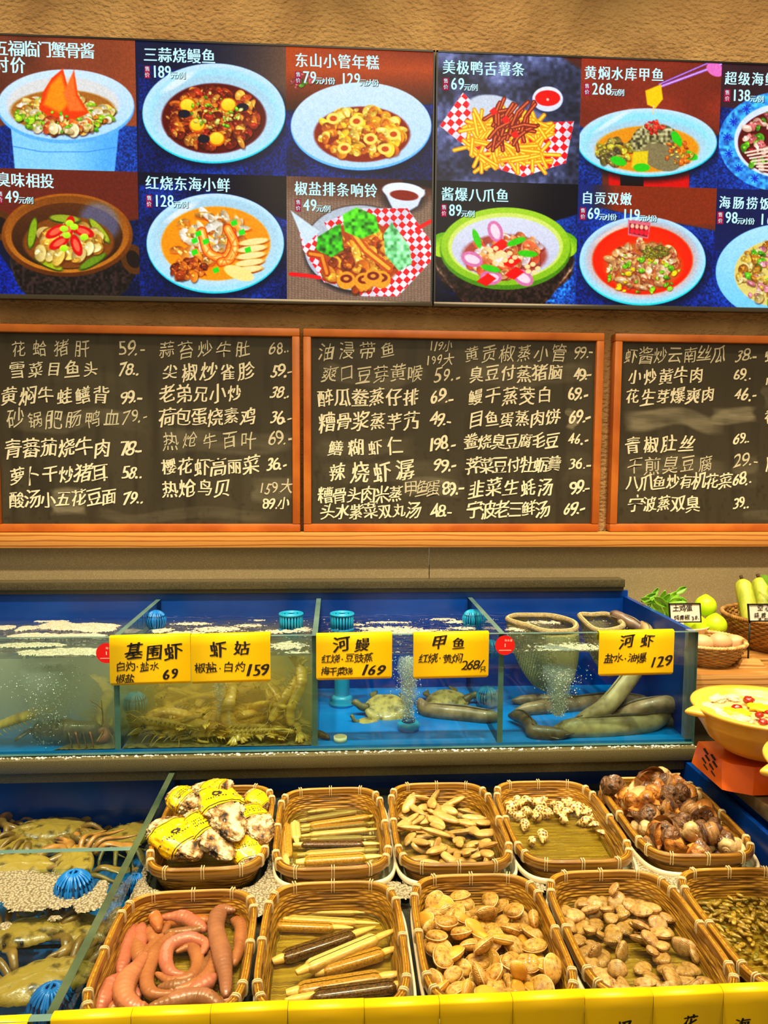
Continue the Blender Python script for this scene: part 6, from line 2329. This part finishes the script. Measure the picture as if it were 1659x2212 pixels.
wp = [snail_proto('whelk', 'whelk', m_wh[0], m_in, turns=3.2, r_end=.0230, grow=1.95, lift=1.25, knob=.28, nk=7, canal=.4),
      snail_proto('whelk', 'whelk', m_wh[1], m_lip, turns=3.2, r_end=.0215, grow=1.9, lift=1.2, knob=.22, nk=8, canal=.3),
      snail_proto('whelk', 'whelk', m_wh[2], m_lip, turns=3.0, r_end=.0205, grow=1.95, lift=1.15, knob=.1, nk=8, canal=.3),
      snail_proto('whelk', 'whelk', m_wh[3], m_in, turns=3.2, r_end=.0215, grow=1.9, lift=1.3, knob=.12, nk=10, canal=.4, ribs=.03)]
pts = fill(4, 34, .0215, gap=1.0, seed=31) + fill(4, 30, .0215, gap=1.05, seed=32) + fill(4, 20, .0215, box_=(-.7, .6, -.6, .95), gap=1.3, seed=33)
WLAB = ['knobbly dark brown whelk in the heap at the rear right', 'amber whelk in the heap at the rear right', 'cream whelk in the heap at the rear right', 'brown striped whelk in the heap at the rear right']
scatter(wp, pts, 4, .0205, .022, WLAB, ['dark whelks in the rear right basket', 'amber whelks in the rear right basket', 'cream whelks in the rear right basket', 'striped whelks in the rear right basket'], 14, .6, 0, .12, sink=.5)
p = on(1322, 1702, 2, .865)
dup(wp[0], (p[0], p[1], .846), (.2, -.15, PI * .98), .95, 'large dark whelk perched on the left rim of the rear right basket', 'dark whelks in the rear right basket')
# ------------------------------------------------------------------ crabs in the lower left bay
m_crab = mat('crab_shell', (178, 142, 52), .34, (92, 72, 24), 55, detail=7, lo=.36, hi=.64, c3=(178, 142, 56), bump=.7, bscale=120, dist=.002, coat=.5)
m_crab_leg = mat('crab_leg', (176, 130, 54), .35, (112, 82, 30), 40, lo=.3, hi=.7, coat=.4, bump=.4, bscale=200, dist=.001)


def crab_proto():
    """carapace about 0.12 m across along x, eyes towards +y"""
    t = thing('crab', 'x', 'crab')

    def rim(a):
        c, s = math.cos(a), math.sin(a)
        x = .060 * math.copysign(abs(c) ** .8, c)
        y = .034 * s if s > 0 else .036 * s * (1 - .18 * abs(c))
        pt = 1 + (.16 * max(0, 1 - (abs(s - .12) / .12)) if abs(c) > .9 else 0)
        saw = 1 + (.06 * abs(math.sin(a * 15)) if s > .05 else 0)
        return x * pt * saw, y * saw

    def top(u, v):
        x, y = rim(2 * PI * u)
        k = math.sin((1 - v) * PI / 2) if v < 1 else 0.0
        z = .014 * math.cos((1 - v) * PI / 2) ** .8 if v > 0 else 0
        z += .0020 * mnoise.noise(Vector((x * k * 70, y * k * 90, 1))) + .0010 * mnoise.noise(Vector((x * k * 190, y * k * 200, 1))) - .002 * math.exp(-((abs(x * k) - .020) / .004) ** 2)
        return x * k, y * k, .014 + z
    V1, F1 = grid(top, 72, 10, True)
    V2, F2 = grid(lambda u, v: (lambda p: (p[0] * (1 - v), p[1] * (1 - v), .014 - .012 * math.sin(v * PI / 2)))(rim(2 * PI * u)), 72, 6, True)
    part('carapace', joined((V1, F1), (V2, [f[::-1] for f in F2])), m_crab, t)
    for s in (-1, 1):
        for k in range(4):
            a = math.radians(-18 - k * 22)
            base = np.array([s * (.048 - .006 * k), -.004 - .010 * k, .012])
            d = np.array([s * math.cos(a), math.sin(a), 0])
            l = (.05, .055, .052, .044)[k]
            P = [base, base + d * l * .5 + np.array([0, 0, .012]), base + d * l + np.array([0, -.006, -.002]), base + d * (l * 1.35) + np.array([s * -.004, -.018, -.008])]
            if k == 3:
                rad = [(.005, .005), (.006, .005), (.008, .0025), (.010, .0016), (.002, .001)]
            else:
                rad = [(.005, .005), (.0052, .0046), (.004, .0036), (.003, .0025), (.0007, .0007)]
            S = spline(P, 14)
            part('leg', tube(S, [[np.interp(q, np.linspace(0, 1, 5), [r[z] for r in rad]) for z in (0, 1)] for q in np.linspace(0, 1, 14)], 9), m_crab_leg, t)
        base = np.array([s * .044, .012, .012])
        P = [base, base + np.array([s * .030, .018, .004]), base + np.array([s * .034, .046, .002]), base + np.array([s * .010, .062, -.001])]
        S = spline(P, 16)
        part('claw', joined(tube(S, np.interp(np.linspace(0, 1, 16), [0, .3, .36, .6, .75, 1], [.006, .0075, .006, .0095, .009, .0012]), 10),
                            tube(spline([P[2] + np.array([s * -.002, .004, .002]), P[2] + np.array([s * -.016, .014, .003]), P[3] + np.array([s * -.004, .004, .001])], 8), np.interp(np.linspace(0, 1, 8), [0, .5, 1], [.005, .004, .001]), 8)), m_crab_leg, t)
        part('eye', sphere(.0026, 10, 8, (s * .012, .035, .020)), m_black, t)
    return t


cp = crab_proto()
CR = [(105, 1790, .742, 18, 1.05, .1, 'large, at the rear behind the cross divider'), (40, 1826, .735, -170, 1.0, -.1, 'behind the cross divider at the left photo edge'), (196, 1806, .735, 120, .9, .25, 'tilted, in the middle behind the cross divider'),
      (272, 1802, .735, 60, .95, .2, 'behind the cross divider, against the long divider'), (-20, 1776, .738, 30, .95, 0, 'rear left, mostly outside the photo'),
      (160, 1872, .790, 100, .95, -.2, 'just in front of the cross divider'), (25, 1872, .790, 10, 1.0, .15, 'front of the cross divider at the left photo edge'),
      (45, 2012, .806, 185, .92, .05, 'below the foam at the left photo edge'), (172, 2000, .800, 150, .95, .1, 'below the foam beside the long divider'), (102, 2112, .806, 205, 1.0, -.05, 'frontmost, by the lower left yellow card')]
for q, (px, py, z, a, s, tl, lab) in enumerate(CR):
    p = on(px, py, 2, z)
    o = cp if q == 0 else dup(cp)
    x = min(p[0], LXD - .065)
    y = p[1]
    o.location = (x, y, z - .02)
    o.rotation_euler = (tl, tl * .6, math.radians(a))
    o.scale = (s * 1.12,) * 3
    set_tags(o, 'olive crab, ' + lab, 'crab', 'crabs in the lower left bay')
for px, py, z, r, lab in ((160, 1922, .832, .030, 'blue slotted ball floating in the foam of the crab bay'), (112, 2176, .790, .030, 'blue slotted ball in the front corner of the crab bay')):
    p = on(px, py, 2, z)
    slotted_ball(lab, (min(p[0], LXD - .04), p[1], z), r, m_bluep)
p = on(295, 1905, 2, WB)
slotted_ball('blue slotted ball half sunk in the foam left of the oyster basket', (p[0] - .005, p[1] + .01, WB - .012), .019, m_bluep)

# ------------------------------------------------------------------ mantis shrimp
m_man = mat('mantis_shell', (246, 206, 96), .32, (176, 130, 40), 7, stretch=(9, 1, 1), tex='noise', lo=.3, hi=.7, rand=.15, coat=.4, c3=(226, 180, 72))
m_man_leg = mat('mantis_legs', (220, 184, 90), .4, (176, 134, 50), 60)


def mantis_proto(bend):
    t = thing('mantis_shrimp', 'x', 'mantis shrimp')
    n = 60
    u = np.linspace(0, 1, n)
    x = (u - .5) * .15
    z = .009 + bend * np.sin(u * PI) * .03
    y = bend * .02 * np.sin(u * 2 * PI)
    w = np.interp(u, [0, .03, .12, .3, .34, .6, .86, .95, 1], [.004, .008, .011, .0125, .011, .0145, .0150, .011, .004])
    seg = 1 + .15 * (np.abs(((u * 14) % 1) - .5) * 2 - .5) * (u > .26)
    part('body', tube(np.stack([x, y, z], 1), np.stack([w * seg, w * .58 * seg], 1), 14), m_man, t)
    G = []
    for s in (-1, 1):
        for k in range(3):
            g = grid(lambda a, b: (.070 + .026 * a * math.cos(.35 * k), s * (.003 + .016 * a * (.35 + .45 * k) + (b - .5) * .009), .008 + .002 * math.sin(PI * b)), 5, 4)
            G.append(g)
    G.append(grid(lambda a, b: (.068 + .022 * a, (b - .5) * .018 * (1 - .4 * a), .010 + .003 * math.sin(PI * b)), 5, 5))
    o = part('tail_fan', joined(*G), m_man, t)
    o.modifiers.new('thickness', 'SOLIDIFY').thickness = .0012
    G = []
    for s in (-1, 1):
        for k in range(11):
            xx = -.035 + k * .0095
            G.append(tube([(xx, s * .009, .006), (xx + .002, s * .017, .007), (xx + .007, s * .022, .001)], [.0012, .0011, .0005], 5))
    part('legs', joined(*G), m_man_leg, t)
    for s in (-1, 1):
        part('claw', tube(spline([(-.060, s * .005, .008), (-.052, s * .019, .008), (-.030, s * .022, .006), (-.056, s * .016, .004), (-.072, s * .010, .004)], 14), np.interp(np.linspace(0, 1, 14), [0, .4, .55, 1], [.002, .0032, .0024, .0007]), 7), m_man_leg, t)
        part('antenna', tube(spline([(-.074, s * .002, .010), (-.095, s * .012, .020), (-.112, s * .020, .012)], 8), np.linspace(.0011, .0004, 8), 5), m_man_leg, t)
        part('eye', sphere(.0028, 8, 6, (-.077, s * .0036, .0125)), m_black, t)
    return t


mp = [mantis_proto(0.1), mantis_proto(.55)]
MV = [np.concatenate([np.array([v.co[:] for v in c.data.vertices]) for c in t.children]) for t in mp]


def keep_in(o, V, x0, x1, y0, y1, z0, z1):
    """shift a posed thing so that all of it stays inside its bay"""
    from mathutils import Euler
    Q = (V * np.array(o.scale)) @ np.array(Euler(o.rotation_euler).to_matrix()).T + np.array(o.location)
    lo, hi = Q.min(0), Q.max(0)
    d = [max(0, a - l) - max(0, h - b) for a, b, l, h in zip((x0, y0, z0), (x1, y1, z1), lo, hi)]
    o.location = [o.location[i] + d[i] for i in range(3)]


mu = [False, False]
mr = random.Random(12)
MS = []
for k in range(30):  # bed of animals, thickest at the right
    px = 262 + 385 * mr.random() ** .8
    yy = mr.uniform(1.66, 1.93)
    f = (px - 260) / 400
    MS.append((px, yy, TZ + .010 + mr.random() * (.012 + .055 * f * f + .018 * (yy - 1.66) / .27), mr.uniform(0, 2 * PI), mr.gauss(0, .25), mr.gauss(0, .3), mr.random() < .5, None))
for k in range(16):  # along the front glass, right on the floor
    MS.append((255 + k * 25.5, 1.648 + .035 * mr.random(), TZ + .010 + .022 * mr.random(), (PI if mr.random() < .5 else 0) + mr.gauss(0, .3), mr.uniform(.1, .9), mr.gauss(0, .2), mr.random() < .4, None))
MS += [(470, 1.655, TZ + .022, PI + .25, 0, -.15, 0, 'pale one slanting up beside the front glass, middle of the bay'), (385, 1.66, TZ + .020, -.35, .5, -.25, 0, 'pale one lying along the front glass, left of the middle'),
       (492, 1.652, TZ + .030, -1.2, .3, .7, 1, 'curled one with its ringed back to the front glass'), (635, 1.66, TZ + .095, .8, 1.1, -.75, 0, 'big one climbing the middle divider'),
       (648, 1.648, TZ + .035, 1.4, .6, -1.1, 1, 'ringed one upright in the right front corner of the bay'), (282, 1.65, TZ + .015, .4, .6, .1, 0, 'dark-footed one in the left front corner of the bay'),
       (560, 1.66, TZ + .045, 2.6, .3, .3, 1, 'one on top of the pile near the front glass')]
for q, (px, yy, z, rz, rx, ry, kd, lab) in enumerate(MS):
    k = int(kd)
    p = on(px, 1600, 1, yy)
    x = min(max(p[0], DIV[0] + .05), DIV[1] - .05)
    o = mp[k] if not mu[k] else dup(mp[k])
    mu[k] = True
    if lab is None and yy < 1.70:
        rz = rz * .2 + (PI if mr.random() < .5 else 0)
    o.location = (x, yy, z)
    o.rotation_euler = (rx, ry, rz)
    o.scale = (mr.uniform(.85, 1.1),) * 3
    keep_in(o, MV[k], DIV[0] + .008, DIV[1] - .008, TF + .014, TB - .004, TZ + .007, WL - .004)
    set_tags(o, ('yellow mantis shrimp, ' + lab) if lab else ('yellow mantis shrimp in the cloudy bed filling the second bay, %s' % ('bent back' if k else 'lying flat')), 'mantis shrimp', 'mantis shrimp in the second bay')
oa = dup(mp[0], (on(18, 1608, 1, 1.665)[0], 1.668, TZ + .018), (.2, -.35, .12), 1.15, 'yellow mantis shrimp in the far left bay, its tail fan raised', 'mantis shrimp in the left bay')
ob = dup(mp[1], (on(205, 1580, 1, 1.70)[0], 1.70, TZ + .03), (.5, -.5, 1.9), 1.0, 'yellow mantis shrimp against the left divider behind the dark lobster', 'mantis shrimp in the left bay')

for o_, k_ in ((oa, 0), (ob, 1)):
    keep_in(o_, MV[k_], TX0 + .02, DIV[0] - .008, TF + .014, TB - .004, TZ + .007, WL - .004)

# ------------------------------------------------------------------ dark lobster in the left bay
m_lob = mat('dark_lobster', (92, 70, 34), .32, (44, 34, 16), 40, detail=6, lo=.35, hi=.7, c3=(124, 96, 50), bump=.8, bscale=120, dist=.003, coat=.5)
m_lob_o = mat('lobster_orange', (196, 104, 36), .35, (120, 76, 30), 50, coat=.4)
a, b = on(70, 1612, 1, 1.672), on(222, 1606, 1, 1.672)
lob = thing('lobster', 'dark mottled brown lobster on the floor of the left bay by the front glass', 'lobster', ((a[0] + b[0]) / 2, 1.672, TZ + .006))
zc = TZ + .034
n = 50
u = np.linspace(0, 1, n)
w = np.interp(u, [0, .05, .3, .52, .56, .9, .97, 1], [.008, .018, .024, .025, .021, .017, .012, .004])
sg = 1 + .10 * (np.abs(((u * 12) % 1) - .5) * 2 - .5) * (u < .5)
part('body', tube(np.stack([a[0] + (b[0] - a[0]) * u, np.full(n, 1.675), np.full(n, zc)], 1), np.stack([w * sg, w * 1.05 * sg], 1), 16), m_lob, lob)
for k in range(4):
    xx = a[0] + (b[0] - a[0]) * (.55 + .1 * k)
    for s in (-1, 1):
        part('leg', tube(spline([(xx, 1.675 + s * .016, zc - .008), (xx + .006, 1.675 + s * .034, zc + .006), (xx + .014, 1.675 + s * .038, TZ + .009)], 9), np.linspace(.0036, .001, 9), 7), m_lob_o if k % 2 else m_lob, lob)
for s in (-1, 1):
    yb = 1.675 + s * .012
    xb = b[0] - .006
    S = spline([(xb, yb, zc), (xb + .012, yb - .006 * s, zc + .004), (xb + .016, yb, zc - .012), (xb - .006, yb + s * .004, zc - .020)], 12)
    part('claw', tube(S, np.interp(np.linspace(0, 1, 12), [0, .4, .7, 1], [.006, .007, .011, .002]), 10), m_lob_o, lob)
    part('antenna', tube(spline([(b[0], 1.675 + s * .006, zc + .01), (b[0] + .004, 1.66, zc + .05), (b[0] - .006 + s * .012, 1.65, zc + .075)], 9), np.linspace(.0016, .0006, 9), 6), m_lob_o, lob)
g = joined(*[grid(lambda p_, q_: (a[0] - .026 * p_, 1.675 + (k + q_ - 1.5) * .014 * (.5 + p_), zc + .006 * math.sin(PI * q_) - .012 * p_), 4, 4) for k in range(3)])
o = part('tail_fan', g, m_lob, lob)
o.modifiers.new('thickness', 'SOLIDIFY').thickness = .0014

# ------------------------------------------------------------------ eels
m_eel = mat('eel_skin', (170, 140, 104), .42, (112, 90, 64), 34, detail=6, lo=.35, hi=.65, coat=.15, bump=.2, bscale=200, dist=.0006)
m_eel_d = mat('dark_eel_skin', (126, 102, 78), .42, (80, 64, 50), 34, detail=6, coat=.15)
m_eel_p = mat('pale_eel_skin', (206, 182, 128), .42, (150, 126, 86), 26, detail=6, lo=.35, hi=.65, coat=.15)
m_fin = mat('eel_fin', (120, 108, 90), .4, (90, 80, 66), 60)
EELS = [
    (m_eel, 19, [(905, 1508, 1.84), (918, 1535, 1.82), (945, 1556, 1.80), (1000, 1568, 1.78), (1050, 1562, 1.76), (1078, 1556, 1.76)], 'brown eel across the clear third bay, its end at the right divider', 0, .5),
    (m_eel_d, 17, [(1232, 1611, 1.645), (1190, 1607, 1.65), (1152, 1597, 1.66), (1147, 1570, 1.68), (1128, 1550, 1.72), (1100, 1546, 1.76)], 'dark eel bending down to the floor at the left of the right bay', 1, .45),
    (m_eel, 16, [(1104, 1524, 1.88), (1160, 1534, 1.88), (1230, 1548, 1.86), (1300, 1552, 1.84), (1340, 1556, 1.82)], 'eel lying along the back of the right bay', 0, .6),
    (m_eel_p, 24, [(1202, 1582, 1.668), (1240, 1592, 1.668), (1320, 1590, 1.672), (1400, 1572, 1.69), (1448, 1540, 1.72)], 'thick pale-bellied eel along the floor by the front glass', 1, .4),
    (m_eel_p, 22, [(1238, 1575, 1.72), (1300, 1532, 1.72), (1348, 1480, 1.74), (1384, 1425, 1.77), (1400, 1375, 1.82), (1385, 1345, 1.86)], 'pale eel rising steeply to the surface under the river shrimp card', 0, .5),
    (m_eel, 21, [(1474, 1529, 1.715), (1440, 1522, 1.71), (1390, 1532, 1.71), (1330, 1556, 1.74), (1260, 1570, 1.78)], 'grey eel with its pointed head toward the right wall', 1, .5),
    (m_eel_d, 15, [(1484, 1612, 1.70), (1455, 1596, 1.71), (1425, 1590, 1.73), (1396, 1596, 1.76)], 'dark eel tail in the right rear floor corner', 0, .4),
    (m_eel_d, 15, [(1318, 1322, 1.90), (1345, 1338, 1.88), (1370, 1352, 1.86), (1398, 1368, 1.84)], 'eel head poking out of the water beside the second net', 1, .3),
    (m_eel, 20, [(1110, 1575, 1.80), (1180, 1568, 1.82), (1260, 1560, 1.84), (1340, 1540, 1.86), (1420, 1555, 1.84)], 'broad grey-brown eel low in the middle of the right bay', 0, .5),
    (m_eel_p, 17, [(1190, 1596, 1.66), (1240, 1580, 1.70), (1290, 1560, 1.73), (1350, 1552, 1.76)], 'pale eel tail crossing behind the thick floor eel', 0, .5),
    (m_eel_d, 8, [(684, 1590, 1.70), (695, 1604, 1.68), (712, 1616, 1.66)], 'thin dark eel tail in the left front corner of the third bay', 0, .3),
]
for q, (m, rp, pts, lab, head, asp) in enumerate(EELS):
    P = np.array([on(px, py, 1, yy) for px, py, yy in pts])
    rr = rp * 1.72 / FPX
    P[:, 2] = np.maximum(P[:, 2], TZ + .007 + rr * .55)
    P[:, 1] = np.minimum(P[:, 1], TB - rr - .004)
    S = spline(P, 44)
    t_ = np.linspace(0, 1, 44)
    prof = np.interp(t_, [0, .03, .10, .25, .6, .9, 1], [.12, .42, .78, 1, 1, .75, .3])
    e = thing('eel', lab, 'eel', tuple(S[22] - np.array([0, 0, rr])), 'river eels in the upper tank')
    part('body', tube(S, np.stack([rr * prof * .86, rr * prof], 1), 18), m, e)
    # low fin along the back
    up = np.array([0, 0, 1.0])
    G = []
    a_, b_ = 12, 43
    V, F = [], []
    for i in range(a_, b_):
        tt = (i - a_) / (b_ - a_ - 1)
        T = S[min(i + 1, 43)] - S[i - 1]
        T /= np.linalg.norm(T)
        nr = up - T * (T @ up)
        nr /= np.linalg.norm(nr) + 1e-6
        V += [S[i] + nr * rr * prof[i] * .92, S[i] + nr * rr * (prof[i] * .95 + .32 * math.sin(PI * min(1, tt * .9 + .05)))]
    F = [(2 * i, 2 * i + 1, 2 * i + 3, 2 * i + 2) for i in range(b_ - a_ - 1)]
    o = part('back_fin', (V, F), m_fin, e)
    o.modifiers.new('thickness', 'SOLIDIFY').thickness = .0012
    if head:
        T = S[3] - S[0]
        T /= np.linalg.norm(T)
        sd = np.cross(T, up)
        sd /= np.linalg.norm(sd)
        for s in (-1, 1):
            part('eye', sphere(rr * .10, 8, 6, S[3] + sd * s * rr * prof[3] * .76 + up * rr * .16), m_black, e)
            F0 = S[9]
            g = grid(lambda u, v: F0 + sd * s * (rr * prof[9] * .8 + u * rr * .55) + T * (-.8 * rr * u - (v - .5) * rr * .55 * (1 - .5 * u)) + up * (-.1 * rr), 4, 4)
            o = part('side_fin', g, m_fin, e)
            o.modifiers.new('thickness', 'SOLIDIFY').thickness = .001

# ------------------------------------------------------------------ soft-shell turtles
m_tur = mat('turtle_shell', (196, 172, 92), .38, (116, 100, 52), 60, detail=5, lo=.35, hi=.65, c3=(176, 156, 92), bump=.5, bscale=160, dist=.002, coat=.3)
m_tskin = mat('turtle_skin', (128, 116, 70), .45, (92, 82, 52), 60)


def turtle(label, px, py, y, L, rz, tilt):
    c = on(px, py, 1, y)
    t = thing('softshell_turtle', label, 'turtle', tuple(c), 'soft-shell turtles in the third bay')
    V, F = sphere(1, 36, 16, (0, 0, 0), (L / 2, L * .42, L * .12))
    V = np.array([v + np.array([0, 0, .004 * mnoise.noise(Vector(v * 40))]) for v in V])
    M_ = np.array((Matrix.Rotation(tilt, 3, 'X') @ Matrix.Rotation(rz, 3, 'Z')))
    part('shell', (c + V @ M_.T, F), m_tur, t)
    P = np.array([(L * .42, 0, 0), (L * .56, .004, .006), (L * .68, 0, .014), (L * .78, 0, .012)])
    part('head', tube(c + spline(P, 12) @ M_.T, L * np.interp(np.linspace(0, 1, 12), [0, .5, .75, 1], [.10, .075, .085, .02]), 12), m_tskin, t)
    for sx, sy in ((1, 1), (1, -1), (-1, 1), (-1, -1)):
        P = np.array([(sx * L * .26, sy * L * .30, -.004), (sx * L * .34, sy * L * .46, -.010), (sx * L * .26, sy * L * .58, -.014)])
        part('flipper', tube(c + spline(P, 9) @ M_.T, np.stack([L * np.interp(np.linspace(0, 1, 9), [0, .6, 1], [.07, .085, .03]), L * np.full(9, .03)], 1), 10), m_tskin, t)


turtle('mottled soft-shell turtle left of the bubble column in the third bay', 835, 1532, 1.82, .110, PI * .96, .55)
turtle('mottled soft-shell turtle right of the bubble column in the third bay', 965, 1520, 1.885, .112, .2, .5)
turtle('small soft-shell turtle near the floor left of the aerator', 795, 1565, 1.77, .058, 2.8, .35)

# ------------------------------------------------------------------ net bags hung at the surface
m_rope = mat('net_rope', (226, 206, 150), .6, (186, 160, 104), 150, lo=.3, hi=.7, bump=1.0, btex='waveZ', bscale=160, dist=.003)
m_net = netting('shrimp_net', (170, 156, 96), 240)
NETS = [('net bag with a pale rope rim, left one in the eel bay', [(1098, 1339), (1112, 1330), (1146, 1323), (1195, 1331), (1240, 1345), (1236, 1362), (1180, 1364), (1140, 1352)], [(1128, 1458), (1150, 1490), (1185, 1525), (1290, 1530)], .17),
        ('net bag with a pale rope rim, right one in the eel bay', [(1236, 1317), (1270, 1322), (1312, 1327), (1346, 1350), (1318, 1362), (1285, 1360), (1262, 1342)], None, .13)]
for q, (lab, rim, low_, dep) in enumerate(NETS):
    P = np.array([on(px, py, 2, WL + .012) for px, py in rim])
    P[:, 1] = np.clip(P[:, 1], 1.66, 1.955)
    PP = np.vstack([P, P[:1]])
    S = spline(np.vstack([P[-1:], P, P[:2]]), 9 * (len(P) + 2) + 1)[9:-9 - 1 + 1][:9 * len(P)]
    nb = thing('net_bag', lab, 'net', tuple(P.mean(0) - np.array([0, 0, dep])), 'net bags in the right bay')
    part('rope_rim', tube(S, .0070, 10, closed=True), m_rope, nb)
    c = S.mean(0)
    k = len(S)

    def f(u, v):
        s = S[int(round(u * k)) % k]
        w = math.cos(v * PI / 2 * .985) ** .38
        d = np.array([.020 * v, -.025 * v, -dep * v])
        return c + (s - c) * (w * 1.06 if v > 0 else 1.0) * (1 + .04 * math.sin(u * 40) * v) + d
    V, F = grid(f, k, 14, True)
    part('netting', (V, F), m_net, nb, label='fine see-through netting')
    ex = solo('river_shrimp', joined(*[tube(spline([c + np.array([random.uniform(-.02, .02), random.uniform(-.03, .0), -dep * random.uniform(.5, .72)]) + np.array(o_) for o_ in ((0, 0, 0), (.012, .004, .004), (.022, 0, -.003))], 6), [.0012, .0026, .003, .0026, .002, .001], 6) for _ in range(90)]),
              mat('river_shrimp_%d' % q, (150, 140, 90), .35, (110, 104, 70), 60), 'mass of small grey-green river shrimp inside the %s net bag' % ('left', 'right')[q], 'shrimp', kind='stuff')
